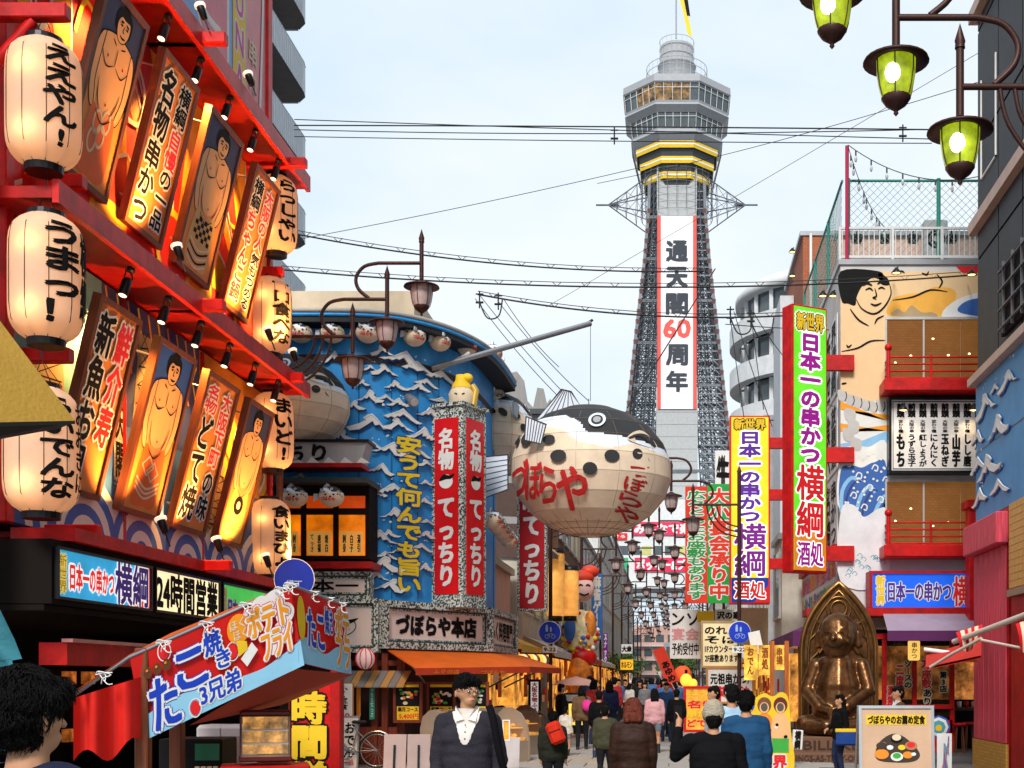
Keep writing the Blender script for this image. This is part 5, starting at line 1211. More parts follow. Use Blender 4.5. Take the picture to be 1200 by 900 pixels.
m = MB(GREYM)
for z in (5.2, 6.2, 8.3): m.tube([(3.85, 31, z), (3.6, 31, z+.1)], .02, 5)
m.build('bracket', rr)
for i, (px, py) in enumerate(((930, 294), (930, 322), (966, 345), (978, 345), (1052, 318), (1140, 320), (1060, 478), (1142, 478))):
    Y = 40 if px < 940 else 31 if px < 985 else 29.3
    t = thing('lamp_fixture', ('upper hooded lamp on the white gable edge', 'lower hooded lamp on the white gable edge', 'hooded lamp high on the lane wall, nearer the brick house', 'hooded lamp high on the lane wall, nearer the mural', 'hooded lamp above the painted wrestler', 'hooded lamp at the edge of the mural by the black building', 'lit hooded lamp over the menu board column of quail egg', 'lit hooded lamp over the last columns of the menu board')[i], 'lamp', at(px, py, Y), 0, 'hooded sign lamps')
    m = MB(BLKM); m.tube([(0, .5 if px > 985 else 0, .1), (0, 0, .1), (-.05, -.1, 0)], .02, 6); m.lathe([(.03, .05), (.11, -.05), (.11, -.08)], 10, (-.05, -.1, 0)); m.build('hood', t); m = MB(mat('bulb_warm', (1, .7, .3), .4, emit=2, ecol=(1, .65, .25))); m.lathe([(.0, -.07), (.09, -.07)], 10, (-.05, -.1, 0)); m.build('bulb', t)
for (px, py) in ((1060, 484), (1142, 484)):
    l_ = light('SPOT', at(px, py-4, 29.25), 60, (1, .75, .4), .04, spot=110); aim(l_, at(px, py+50, 29.7))
# roof terrace
t = thing('roof_terrace', 'peach parapet with a white handrail on the corner restaurant roof', 'terrace')
MB(mat('parapet_peach', (.62, .42, .33), .7)).box(FX(1000), 33, 11.5, 13, 33.3, 1.65+(798-277)*33/1500).build('parapet', t); MB(mat('parapet_cap', (.3, .32, .33), .6)).box(FX(998), 32.9, 1.65+(798-277)*33/1500, 13, 33.4, 1.65+(798-272)*33/1500).build('cap', t)
m = MB(mat('rail_white', (.66, .66, .65), .5)); zt_ = FZ(264)
m.box(FX(985), YB+.1, zt_-.05, 12, YB+.16, zt_); m.box(FX(985), YB+.1, 11.6, 12, YB+.16, 11.66); 
for i in range(60): x = 3.95+i*.125; m.box(x, YB+.115, 11.66, x+.02, YB+.145, zt_-.05)
for px in (985, 1047, 1105, 1165): m.box(FX(px)-.03, YB+.09, 11.5, FX(px)+.03, YB+.17, zt_+.01)
m.build('handrail', t)
t = thing('mesh_fence', 'green chain-link fence round the roof terrace', 'fence'); GF = mat('fence_green', (.03, .26, .20), .5); zf = FZ(206)
m = MB(GF)
for px in (996, 1103): m = MB(GF); m.tube([(FX(px), YB+.3, 11.5), (FX(px), YB+.3, zf+.05)], .05, 8); m.build('fence_post', t)
for y in (33, 36, 39): m = MB(GF); m.tube([(3.98, y, 11.5), (3.98, y, zf-.0)], .045, 8); m.build('fence_post', t)
m = MB(GF); m.tube([(FX(996), YB+.3, zf), (12, YB+.3, zf)], .03, 6); m.build('top_rail', t); m = MB(GF); m.tube([(3.98, YB+.3, zf), (3.98, 39, zf)], .03, 6); m.build('top_rail', t)
m = MB(mat('wire_green', (.20, .36, .34), .5)); H = zf-11.6; q = .19
i = -H
while i < 8:
    x0, x1 = 4.05+i, 4.05+i+H
    for (a0, a1, za, zb_) in ((x0, x1, 11.6, zf), (x1, x0, 11.6, zf)):
        lo, hi = 4.1, 11
        def cl_(xx, zz, xo, zo):
            if xx < lo: f_ = (lo-xx)/(xo-xx); return lo, zz+(zo-zz)*f_
            if xx > hi: f_ = (xx-hi)/(xx-xo); return hi, zz+(zo-zz)*f_
            return xx, zz
        if max(a0, a1) < lo+.05 or min(a0, a1) > hi: continue
        p = cl_(a0, za, a1, zb_); r2 = cl_(a1, zb_, a0, za); m.tube([(p[0], YB+.3, p[1]), (r2[0], YB+.3, r2[1])], .006, 3, caps=False)
    i += q
i = 0
while i < 8.6:
    m.tube([(3.98, 30.4+i, 11.6), (3.98, min(39, 30.4+i+H), 11.6+min(H, 8.6-i))], .006, 3, caps=False); m.tube([(3.98, 30.4+i, 11.6), (3.98, max(30.4, 30.4+i-H), 11.6+min(H, i))], .006, 3, caps=False); i += .22
tag(m.build('wire_mesh', t), kind='stuff')
t = thing('flag_pole', 'thin crimson pole at the corner of the roof terrace', 'pole', (FX(993), YB+.05, 11.3)); MB(mat('crimson', (.42, .01, .06), .5)).tube([(0, 0, 0), (0, 0, FZ(170)-11.3)], .045, 8).build('pole', t)
for lab, A2, B2, nb_ in (('string of clear bulbs running level from the crimson pole to the black building', at(994, 170, 30), at(1146, 207, 28), 7), ('string of clear bulbs falling from the crimson pole to the parapet', at(994, 172, 30), at(1042, 270, 31), 9)):
    t = thing('string_lights', lab, 'lights'); P = [A2.lerp(B2, i/16)-Vector((0, 0, .35*4*(i/16)*(1-i/16))) for i in range(17)]; MB(CABLE).tube(P, .010, 4).build('wire', t)
    for k in range(nb_):
        p = P[min(15, 1+int(k*15/nb_))]; m = MB(BLKM); m.tube([p, p-Vector((0, 0, .12))], .02, 5); b_ = m.build('socket', t); m = MB(mat('clear_bulb', (.5, .52, .52), .15)); m.ell(p-Vector((0, 0, .2)), (.035, .035, .08), 8, 6); m.build('bulb', b_)
t = thing('air_unit', 'round grey fan unit behind the roof fence', 'air conditioner', at(1097, 280, 32.5)); m = MB(mat('unit_grey', (.4, .4, .4), .5)); m.bev(-.3, 0, -.5, .3, .4, .5, .03); m.build('casing', t); m = MB(BLKM); m.disc(0, 0, .24, -.004); m.use(mat('unit_grey', (0, 0, 0))); m.disc(0, 0, .07, -.01); m.rib([(.16*math.cos(a), .16*math.sin(a)) for a in [2*PI*i/10 for i in range(10)]], .012, -.01, closed=True); m.build('fan_grille', t)
for i, px in enumerate((1004, 1037, 1070, 1115)):
    t = thing('roof_light', ('black floodlight clipped behind the rail by the crimson pole', 'second black floodlight behind the white rail', 'third black floodlight behind the white rail', 'black floodlight beside the fan unit')[i], 'spotlight', at(px, 280, 31.5)); m = MB(BLKM); m.bev(-.12, -.1, -.1, .12, .1, .1, .02); m.tube([(0, 0, .1), (0, 0, .2)], .02, 5); m.build('housing', t)
# green and yellow vertical signs
def vsign(name, label, cx, cy, W, D, z0, z1, rz, face, side, draw):
    t = thing(name, label, 'sign', (cx, cy, 0), rz)
    MB(side).bev(0, 0, z0, W, D, z1, .015).build('case', t); MB(face).box(.05, -.02, z0+.05, W-.05, -.002, z1-.05).build('lit_panel', t)
    m = MB(); draw(m, W, z0, z1-z0); m.build('lettering', t); return t
def dg(m, W, z, H):
    f_ = lambda v: z+H*(1-v)
    m.poly([(.05, f_(.84)), (W-.05, f_(.84)), (W-.05, z+.05), (.05, z+.05)], -.024, ORG)
    MAG = mat('sign_magenta', (.36, .01, .30), .5); lw = mat('lit_white', (0, 0, 0))
    m.text('新世界', .12, f_(.095), W-.12, f_(.03), -.032, YEL, off=.05, out=((INK, .02), (lw, .05)))
    m.text('日本一の串かつ', .22, f_(.585), W-.22, f_(.11), -.032, MAG, off=.07, vert=True, out=((lw, .045),))
    m.text('横綱', .12, f_(.865), W-.12, f_(.60), -.032, REDL, off=.028, vert=True, out=((lw, .032),))
    m.text('酒処', .14, f_(.975), W-.14, f_(.885), -.032, MAG, off=.035, out=((lw, .025),))
tg = at(928, 670, 29.3)
vsign('vertical_sign', 'tall lime green vertical sign in a red case with magenta and red characters', tg.x, 29.3, .98, .42, 4.15, 10.3, R(28), mat('lit_lime', (.12, .60, .02), .4, emit=.5, var=.25, sc=1), RED, dg)
def dy(m, W, z, H):
    f_ = lambda v: z+H*(1-v); lw = mat('lit_white', (0, 0, 0)); VI = mat('sign_violet', (.12, .02, .36), .5)
    m.poly([(.05, f_(.86)), (W-.05, f_(.86)), (W-.05, z+.05), (.05, z+.05)], -.024, mat('sign_royal', (.02, .04, .35), .4)); m.poly([(W*.6, z+.05), (W-.05, z+.05), (W-.05, f_(.9))], -.026, REDL)
    m.text('新世界', .14, f_(.075), W-.14, f_(.02), -.032, YEL, off=.05, out=((INK, .025),))
    m.text('日本一の串かつ', .28, f_(.56), W-.28, f_(.09), -.032, VI, off=.07, vert=True, out=((lw, .05),))
    m.text('横綱', .14, f_(.85), W-.12, f_(.575), -.032, PURP, off=.028, vert=True, out=((lw, .035),)); m.text('酒処', .14, f_(.97), W-.14, f_(.88), -.032, REDL, off=.035, out=((lw, .025),))
yv = at(855, 708, 37)
vsign('vertical_sign', 'tall yellow vertical sign with violet characters behind the lamp post', yv.x, 37, 1.17, .3, yv.z, 1.65+(798-487)*37/1500, 0, mat('lit_yellow', (.88, .60, .02), .4, emit=.4), REDL, dy)
for z in (8.9, 6.75, 4.45): MB(RED).box(3.4, 29.82, z, 4.2, 29.99, z+.35).build('sign_arm', rr)
for z in (8.4, 6.9, 4.9): MB(RED).box(2.5, 37.05, z, 3.95, 37.3, z+.3).build('sign_arm', rr)
# rounded apartment building far behind
t = thing('rounded_building', 'white building with rounded banded balconies beyond the yellow sign', 'building', (11.5, 90, 0))
for k in range(7):
    z = 7.2+2.95*k
    m = MB(mat('white_band', (.60, .61, .62), .6)); m.lathe([(6.9, z), (7.6, z), (7.6, z+1.25), (7.45, z+1.25), (7.45, z+.15), (6.8, z+.15)], 48, sm=False); m.build('balcony_band', t)
    m = MB(TGL); m.lathe([(6.6, z+.15), (6.6, z+2.95)], 32); m.build('glass_wall', t)
    m = MB(mat('white_band', (0, 0, 0)))
    for q in range(14): a = PI+q*PI/13; m.tube([(6.7*math.cos(a), 6.7*math.sin(a), z+.15), (6.7*math.cos(a), 6.7*math.sin(a), z+2.95)], .18, 4)
    m.build('pier', t)
m = MB(mat('white_band', (0, 0, 0))); m.lathe([(0, 28.9), (6.6, 28.9), (7.2, 28.3), (7.2, 27.85), (0, 27.85)], 40); m.build('roof', t)
t = thing('brick_house', 'narrow orange brick house behind the terrace fence', 'building', (0, 42, 0)); X0 = at(941, 0, 42).x
MB(mat('orange_brick', (.42, .13, .06), .8, kind='tile', bump=.2)).box(X0, 0, 0, X0+3, 6, 1.65+(798-276)*42/1500).build('wall', t); MB(GREYM).box(X0-.1, -.05, 16.26, X0+3, 6, 16.4).build('coping', t); MB(WHITE).tube([(X0+.25, -.06, 8), (X0+.25, -.06, 16.3)], .05, 6).build('drainpipe', t)
MB(mat('gable_white', (.6, .62, .66), .7)).box(X0-.5, 3, 0, X0-.02, 6, 15.2).build('gable', t)

# ================================================================== black building with the blue wave panel, street face at X=5.9
bb = thing('black_building', 'black clad building rising behind the glowing lamps', 'building', (0, 0, 0))
BP = mat('black_panel', (.028, .028, .032), .55, var=.3, bump=.05)
MB(BP).box(5.9, 6, 0, 14, 24.8, 24).build('wall', bb)
m = MB(mat('beige_trim', (.55, .38, .30), .5)); 
m.box(5.7, 18, 7.35, 5.9, 24.9, 7.5); m.build('ledge', bb)
for z in (10.3, 14.4): MB(mat('beige_trim', (0, 0, 0))).box(5.72, 18, z, 5.9, 24.9, z+.22).build('ledge', bb)
for j in range(5):
    for i in range(4):
        MB(BP).box(5.87, 18.4+i*1.6, 7.6+j*2.2, 5.898, 19.94+i*1.6, 9.74+j*2.2).build('cladding_panel', bb)
m = MB(WHITE); 
for (y, z) in ((23.3, 11.2), (23.3, 15.2)): m.box(5.84, y, z, 5.868, y+.03, z+1.9); m.box(5.84, y+1.1, z, 5.868, y+1.13, z+1.9); m.box(5.84, y, z, 5.868, y+1.13, z+.03)
m.build('white_line', bb)
m = MB(BLKM); m.box(5.80, 17.5, 7.75, 5.86, 22.7, 9.0, DARK); 
for i in range(9): m.box(5.74, 17.6+i*.6, 7.75, 5.79, 17.63+i*.6, 9.0, mat('bar_grey', (.12, .12, .13), .5))
for i in range(4): m.box(5.73, 17.5, 7.85+i*.34, 5.78, 22.7, 7.875+i*.34, mat('bar_grey', (0, 0, 0)))
m.build('barred_window', bb)
t = thing('wave_panel', 'blue panel with white cresting waves on the black building', 'sign', (5.86, 24.86, 0), R(-90))
MB(mat('panel_blue', (.07, .28, .58), .5, var=.15)).box(0, 0, 4.72, 7, .04, 7.34).build('panel', t); MB(BLKM).box(0, -.006, 6.05, 7, -.002, 6.07).build('seam', t)
for i, (u, z, s_) in enumerate(((.25, 6.3, .6), (.9, 6.8, .9), (.35, 5.75, .8), (1.1, 5.6, 1.1), (.4, 5.1, .7), (1.8, 6.2, .9), (1.9, 5.1, .8), (2.5, 6.9, .8), (1.6, 6.95, .4))):
    o = obj('wave', WM[(i*5) % 12], t, (u, -.01, z)); o.scale = (s_*1.7, .6, s_*.9)
pc_ = thing('pink_column', 'pink plank-clad corner pier under the wave panel', 'pier', (5.84, 24.85, 0), R(-90)); PK = mat('pink_plank', (.72, .07, .11), .55, kind='wood', bump=.1)
pl_ = MB(PK).bev(-.19, -.03, .55, .19, .0, 4.05, .008).mesh('plank')
for i in range(6): obj('plank', pl_, pc_, (.22+i*.4, 0, 0))
MB(REDD).box(0, .001, 0, 2.5, .05, 4.7).build('backing', pc_)
m = MB(PK); m.bev(-.06, -.22, 4.06, 2.5, .0, 4.62, .02); m.build('capital', pc_)
MB(mat('tile_ochre_wall', (.62, .32, .06), .5, kind='tile')).box(0, -.05, 0, 2.5, .0, .54).build('plinth', pc_)
ty = thing('tiled_bay', 'ochre tiled bay projecting beside the pink pier', 'bay', (5.84, 21.8, 0), R(-90)); tm = MB(mat('ochre_tile', (.66, .34, .07), .4, var=.3)).bev(0, -.02, 0, .235, .0, .115, .004).mesh('tile')
MB(mat('ochre_grout', (.3, .16, .05), .8)).box(0, -.12, 3.2, 4, 0, 4.66).build('backing', ty)
for j in range(12):
    for i in range(8): obj('tile', tm, ty, (.01+i*.245, -.122, 3.22+j*.12))
MB(mat('bay_ledge', (.35, .22, .15), .5)).box(-.03, -.17, 3.08, 4, 0, 3.2).build('ledge', ty)
MB(REDD).box(0, -.1, 0, 4, 0, 3.08).build('lower_wall', ty)
# ================================================================== organic surfaces: joined limbs grown into one skin
import numpy as np
def capsule(m, p0, p1, r0, r1, n=12):
    p0 = Vector(p0); p1 = Vector(p1); d = p1-p0; L_ = max(d.length, 1e-4); d = d/L_; pts = []; rs = []
    for k in range(1, 5): a = PI/2*k/4.0; pts.append(p0-d*r0*math.cos(a)); rs.append(r0*math.sin(a))
    pts.append(p1*.5+p0*.5); rs.append((r0+r1)/2)
    for k in range(4, 0, -1): a = PI/2*k/4.0; pts.append(p1+d*r1*math.cos(a)); rs.append(r1*math.sin(a))
    m.tube(pts, rs, n)
def grow(m, voxel, smooth=3, noise_=0, name='skin'):
    me = m.mesh('tmp'); o = bpy.data.objects.new('tmp', me); COL.objects.link(o)
    a = o.modifiers.new('r', 'REMESH'); a.mode = 'VOXEL'; a.voxel_size = voxel; a.use_smooth_shade = True
    b = o.modifiers.new('s', 'SMOOTH'); b.iterations = smooth; b.factor = .5
    e = o.evaluated_get(bpy.context.evaluated_depsgraph_get()); r = bpy.data.meshes.new_from_object(e); bpy.data.objects.remove(o); bpy.data.meshes.remove(me)
    co = np.empty(len(r.vertices)*3); r.vertices.foreach_get('co', co); co = co.reshape(-1, 3)
    no = np.empty(len(r.vertices)*3); r.vertices.foreach_get('normal', no); no = no.reshape(-1, 3)
    fs = [tuple(p.vertices) for p in r.polygons]
    if noise_:
        for i in range(len(co)): co[i] += no[i]*noise_*noise.noise(Vector(co[i])*22)
        r.vertices.foreach_set('co', co.ravel()); r.update()
    r.name = name
    return r, co, no, fs
def seg_region(co, segs):
    best = np.full(len(co), 9e9); idx = np.zeros(len(co), int)
    for i, (p0, p1, r0, r1) in enumerate(segs):
        a = np.array(p0); b = np.array(p1); d = b-a; L2 = max(d.dot(d), 1e-9); t = np.clip((co-a) @ d/L2, 0, 1)
        q = np.linalg.norm(co-(a+t[:, None]*d), axis=1)-(r0+(r1-r0)*t); k = q < best; best[k] = q[k]; idx[k] = i
    return idx
def shell(name, co, no, fs, mask, th, m_, parent, fold=.0, seed=0, sm=0):
    used = {}; V = []; F = []
    for f in fs:
        if all(mask[i] for i in f):
            g = []
            for i in f:
                if i not in used:
                    used[i] = len(V); p = Vector(co[i]); k = th+fold*.5*noise.noise(p*7+Vector((seed, 0, 0)))+fold*.45*noise.noise(Vector((p.x*16+p.z*7, p.y*16, p.z*9))+Vector((seed, 3, 0))); V.append(tuple(p+Vector(no[i])*k))
                g.append(used[i])
            F.append(tuple(g))
    if not F: return None
    if sm:
        P = np.array(V); q = np.array([f for f in F if len(f) == 4]); E_ = np.vstack([q[:, [0, 1]], q[:, [1, 2]], q[:, [2, 3]], q[:, [3, 0]]]); E_ = np.vstack([E_, E_[:, ::-1]])
        n_ = np.bincount(E_[:, 0], minlength=len(P)).clip(1)[:, None]
        for _ in range(sm):
            A_ = np.zeros_like(P); np.add.at(A_, E_[:, 0], P[E_[:, 1]]); P = P*.45+A_/n_*.55
        V = [tuple(p) for p in P]
        for k_, p in enumerate(V): pv = Vector(p); V[k_] = (p[0]+fold*.3*noise.noise(pv*14+Vector((seed, 0, 5))), p[1]+fold*.45*noise.noise(Vector((p[0]*8, p[1]*8, p[2]*22))+Vector((seed, 9, 0))), p[2])
    mb = MB(m_); mb.add(V, F, True); return mb.build(name, parent)
SKIN = mat('skin', (.50, .25, .14), .55, var=.08); HAIRB = mat('hair_black', (.004, .0035, .0035), .6, bump=.6, bsc=120, spec=.1); HAIRR = mat('hair_auburn', (.16, .03, .015), .45, bump=.6, bsc=120)
def cloth(name, col, **k): k.setdefault('spec', .1); return mat(name, col, k.pop('rough', .85), bump=k.pop('bump', .35), bsc=60, var=.25, sc=6, **k)
JEAN = cloth('denim_dark', (.03, .045, .10)); TRB = cloth('trousers_black', (.015, .015, .018)); SHOE = mat('shoe_black', (.02, .02, .02), .5)
GEOM = {}
def person(label, x, y, rz, h=1.7, top=None, bottom=TRB, hair=HAIRB, arms=None, stride=0, voxel=.012, long_hair=0, hem=.80, shorts=False, sleeves=True, vneck=None, face=False, bulk=1., hat=None, head_turn=0, group=None, shoes=SHOE, coatlen=None, curly=0):
    t = thing('person', label, 'person', (x, y, 0), rz, group)
    s = h/1.775; segs = []; regs = []
    def A(reg, p0, p1, r0, r1): segs.append((p0, p1, r0, r1)); regs.append(reg)
    b = bulk; st = stride
    for sd, sg in ((-1, 1), (1, -1)):
        hipx = .095*sd; kn = (.10*sd, -.06-st*.22*sg*.5, .50); an = (.105*sd, .02-st*.36*sg*.5+max(0, st*sg*-.1), .09)
        A('thigh', (hipx, 0, .90), kn, .088*b, .060); A('shin', kn, an, .056, .040); A('foot', (an[0], an[1]+.03, .045), (an[0]*1.1, an[1]-.14, .035), .042, .036)
    A('torso', (-.065, 0, .93), (.065, 0, .93), .115*b, .115*b); A('torso', (-.065, 0, 1.08), (.065, 0, 1.08), .112*b, .112*b); A('torso', (0, 0, .95), (0, 0, 1.25), .12*b, .12*b); A('torso', (-.072, 0, 1.17), (.072, 0, 1.17), .112*b, .112*b)
    A('torso', (-.075, .005, 1.26), (.075, .005, 1.26), .112*b, .112*b); A('torso', (-.12, .012, 1.385), (.12, .012, 1.385), .062*b, .062*b)
    A('neck', (0, .015, 1.42), (0, 0, 1.53), .062, .052)
    ht = Matrix.Rotation(head_turn, 3, 'Z')
    hp = lambda x_, y_, z_: tuple(ht @ Vector((x_, y_, 0))+Vector((0, 0, z_)))
    A('head', hp(0, .012, 1.625), hp(0, -.004, 1.60), .092, .084); A('head', hp(0, -.022, 1.56), hp(0, -.035, 1.54), .062, .052)
    if voxel < .02:
        A('head', hp(0, -.088, 1.60), hp(0, -.104, 1.575), .008, .014)
        for sd in (-1, 1): A('head', hp(.086*sd, .01, 1.60), hp(.090*sd, .018, 1.565), .016, .010)
        A('head', hp(-.018, -.082, 1.538), hp(.018, -.082, 1.538), .010, .010)
    if arms is None: arms = (((-.178, .01, 1.38), (-.222, .03, 1.10), (-.225, -.06, .86)), ((.178, .01, 1.38), (.222, .03, 1.10), (.225, -.06, .86)))
    for (sh, el, wr) in arms:
        A('arm', sh, el, .054*b, .047); A('forearm', el, wr, .045, .034)
        w_ = Vector(wr); d = (w_-Vector(el)).normalized(); q = d.orthogonal().normalized() if abs(d.z) < .9 else Vector((0, -1, 0)); q = (q-d*q.dot(d)).normalized()
        A('hand', wr, tuple(w_+d*.075), .028, .034)
        if voxel < .014:
            for i in range(4):
                o_ = q*(.027-.018*i); b0 = w_+d*.09+o_; ln_ = (.045, .055, .05, .038)[i]; c_ = d.cross(q)*.02
                A('hand', tuple(b0), tuple(b0+d*ln_+c_), .0095, .008); A('hand', tuple(b0+d*ln_+c_), tuple(b0+d*(ln_+.018)+c_*2.2), .008, .0075)
            A('hand', tuple(w_+d*.03+q*.028), tuple(w_+d*.075+q*.052), .011, .009)
    mb = MB(SKIN)
    for a_ in segs: capsule(mb, *a_)
    me, co, no, fs = grow(mb, voxel, 4 if voxel < .02 else 2, name='body')
    o = obj('body', me, t); me.materials.clear(); me.materials.append(SKIN)
    idx = seg_region(co, segs); rg = np.array(regs)[idx]; z = co[:, 2]
    top = top or TRB
    mk = np.isin(rg, ['torso'] + (['arm', 'forearm'] if sleeves else ['arm'])) | ((rg == 'thigh') & (z > hem)) | ((rg == 'neck') & (z < 1.46))
    if coatlen: mk |= (rg == 'thigh') & (z > coatlen)
    if vneck: 
        vn = (np.abs(co[:, 0]) < (co[:, 2]-1.22)*.38) & (co[:, 1] < .02) & (z > 1.22); vn2 = (np.abs(co[:, 0]) < (co[:, 2]-1.16)*.5) & (co[:, 1] < .03) & (z > 1.17)
        shell('shirt', co, no, fs, vn2 & np.isin(rg, ['torso', 'neck']) & (z < 1.49), .015, vneck, t, .003, sm=4)
        mk &= ~vn
        cm = MB(vneck)
        for sd in (-1, 1): cm.add([(.012*sd, -.075, 1.40), (.075*sd, -.06, 1.50), (.088*sd, -.02, 1.49), (.072*sd, -.085, 1.385)], [(0, 1, 2, 3)])
        for q in range(3): cm.use(BLKM); cm.ell((.0, -.128+.012*q, 1.26+.05*q), (.006, .006, .006), 6, 4)
        cm.build('collar', t)
    sw = -.0 
    shell('jacket', co, no, fs, mk, .023, top, t, .015, len(label) % 50, sm=max(3, int(.16/voxel)))
    kk = np.isin(rg, ['thigh', 'shin']) if not shorts else ((rg == 'thigh') & (z > .64)); kk |= (rg == 'torso') & (z < .98)
    kk &= z > .11
    shell('trousers', co, no, fs, kk, .012, bottom, t, .008, 7)
    shell('shoe', co, no, fs, (rg == 'foot') | ((rg == 'shin') & (z < (.30 if shorts else .12))), .009, shoes, t)
    hb = MB(hair)
    capsule(hb, hp(0, .020, 1.65), hp(0, .006, 1.645), .092, .088); capsule(hb, hp(0, .045, 1.60), hp(0, .04, 1.57), .080, .070)
    for sd in (-1, 1): capsule(hb, hp(.062*sd, .00, 1.655), hp(.072*sd, .02, 1.60), .036, .022)
    if face or head_turn: capsule(hb, hp(-.045, -.058, 1.675), hp(.045, -.063, 1.672), .030, .028)
    else: capsule(hb, hp(-.04, -.05, 1.69), hp(.04, -.05, 1.69), .034, .034)
    if long_hair:
        for xx in (-.05, 0, .05): capsule(hb, hp(xx, .055, 1.60), (xx*1.3, .085, 1.55-long_hair), .056, .045)
    if hat:
        hm = MB(hat); capsule(hm, hp(0, .012, 1.68), hp(0, .008, 1.655), .105, .112); hme = grow(hm, max(voxel, .012), 2, .006)[0]; hme.materials.clear(); hme.materials.append(hat); ho = obj('beanie', hme, t); 
    mh = None
    if (curly or voxel < .013) and not hat:
        rg2, hco, hno, hf = grow(hb, .010, 1, .006); sm_ = MB(hair); rr_ = random.Random(3)
        nst = 5200 if curly else 1500
        for _ in range(nst):
            i = rr_.randrange(len(hco)); p = Vector(hco[i]); nn = Vector(hno[i]); 
            if nn.z < -.55: continue
            tg_ = Vector((rr_.gauss(0, .35), rr_.gauss(0, .35)-(.5 if p.y < 0 else 0), -.9))+Vector((.5*noise.noise(p*30), .5*noise.noise(p*30+Vector((9, 0, 0))), 0))
            tg_ = (tg_-nn*tg_.dot(nn)).normalized(); l_ = rr_.uniform(.025, .055) if curly else rr_.uniform(.012, .028)
            bend = nn*(.004 if not curly else .012)
            sm_.tube([p-nn*.004, p+tg_*l_*.5+bend, p+tg_*l_+bend*(.2 if not curly else .6)], ([.0035, .003, .0008] if not curly else [.0022, .0018, .0004]), 3, caps=False)
        sm_.build('hair_strands', t)
        mh = rg2
    me2 = mh if mh else grow(hb, max(voxel*.9, .010), 1, .014 if voxel < .02 else .006)[0]
    me2.materials.clear(); me2.materials.append(hair); obj('hair', me2, t)
    if face:
        fm = MB(); T = Matrix.Rotation(head_turn, 4, 'Z'); fm.T = T
        for sd in (-1, 1):
            fm.use(WHITE); fm.ell((.032*sd, -.0835, 1.603), (.014, .006, .0065), 10, 6); fm.use(BLACK); fm.ell((.033*sd, -.088, 1.603), (.0065, .004, .0065), 8, 6)
            fm.use(HAIRB); fm.tube([(.015*sd, -.092, 1.622), (.035*sd, -.092, 1.628), (.052*sd, -.080, 1.622)], [.0025, .0035, .002], 5)
        fm.build('eye', t)
        fm = MB(mat('lip', (.36, .12, .10), .5), T=T); fm.tube([(-.022, -.088, 1.538), (0, -.0945, 1.541), (.022, -.088, 1.538)], [.002, .005, .002], 6); fm.build('mouth', t)
    t.scale = (s, s, s); return t
# ------------------------------------------------------------------ individuals
DG = cloth('cardigan_charcoal', (.028, .025, .034)); SH = cloth('shirt_cream', (.72, .66, .60), bump=.1)
pm = person('man in glasses and a dark charcoal cardigan over a cream collared shirt, glancing sideways', at(548, 0, 9.2).x, 9.2, 0, 1.745, DG, JEAN, face=True, vneck=SH, voxel=.0095, head_turn=R(38), bulk=.98)
gm = MB(BLKM, T=Matrix.Rotation(R(38), 4, 'Z'))
for sd in (-1, 1): gm.tube([(.034*sd+.024*math.cos(a), -.103, 1.602+.017*math.sin(a)) for a in [2*PI*i/14 for i in range(15)]], .0022, 5); gm.tube([(.058*sd, -.10, 1.606), (.09*sd, -.02, 1.606), (.092*sd, .02, 1.602)], .0022, 5)
gm.tube([(-.011, -.104, 1.604), (.011, -.104, 1.604)], .002, 5); gm.build('glasses', pm)
sb = thing('shoulder_bag', 'black bag strap and satchel worn by the man in glasses', 'bag', (at(548, 0, 9.2).x, 9.2, 0)); m = MB(cloth('bag_black', (.005, .005, .006)))
m.tube(spline([Vector((.17, -.115, 1.45)), Vector((.20, -.14, 1.36)), Vector((.22, -.145, 1.25)), Vector((.26, -.12, 1.05)), Vector((.30, -.02, .92))], False, 4), .028, 6); m.build('strap', sb); MB(cloth('bag_black', (0, 0, 0))).bev(.27, -.08, .62, .42, .14, .96, .03).build('satchel', sb); sb.scale = (1.015,)*3
NV = cloth('jacket_navy', (.018, .022, .05), bump=.15)
person('man seen from behind with tousled black hair and a navy jacket close by the stall', at(35, 0, 3.55).x, 3.55, R(180-14), 1.72, NV, TRB, voxel=.008, head_turn=R(-16), bulk=1.1, curly=2)
person('woman with auburn hair in a brown leather hooded jacket walking away', at(742, 0, 12.6).x, 12.6, R(180), 1.52, cloth('leather_brown', (.035, .015, .010), rough=.45), cloth('skirt_red', (.25, .015, .02)), hair=HAIRR, voxel=.012, long_hair=.06, bulk=1.15, stride=.5)
person('person in a dark olive parka walking away with a red sling pack', at(648, 0, 17).x, 17, R(180), 1.28, cloth('parka_olive', (.02, .022, .015)), TRB, voxel=.012, bulk=1.2, stride=.4)
bp = thing('sling_pack', 'small bright red pack slung across the olive parka', 'bag', (at(651, 0, 16.8).x, 16.80, .98), 0, ry=R(-22)); m = MB(cloth('pack_red', (.60, .03, .012))); m.bev(-.10, -.09, -.16, .10, .02, .14, .04); m.build('pack', bp); m = MB(BLKM); m.tube([(-.02, -.02, .13), (-.06, .02, .26), (-.12, .12, .34)], .012, 5); m.tube([(-.08, -.095, .02), (.08, -.095, .02)], .006, 4); m.build('strap', bp)
BK_ = cloth('coat_black', (.005, .005, .006))
pb = person('person in a beige knitted beanie and black coat raising a phone', at(836, 0, 10.2).x, 10.2, R(180), 1.50, BK_, TRB, voxel=.0095, bulk=1.25, hat=cloth('beanie_beige', (.42, .36, .27), bump=.8),
   arms=(((-.215, .01, 1.38), (-.27, .02, 1.12), (-.20, -.15, 1.0)), ((.215, .01, 1.38), (.36, -.06, 1.24), (.33, -.16, 1.50))), coatlen=.6)
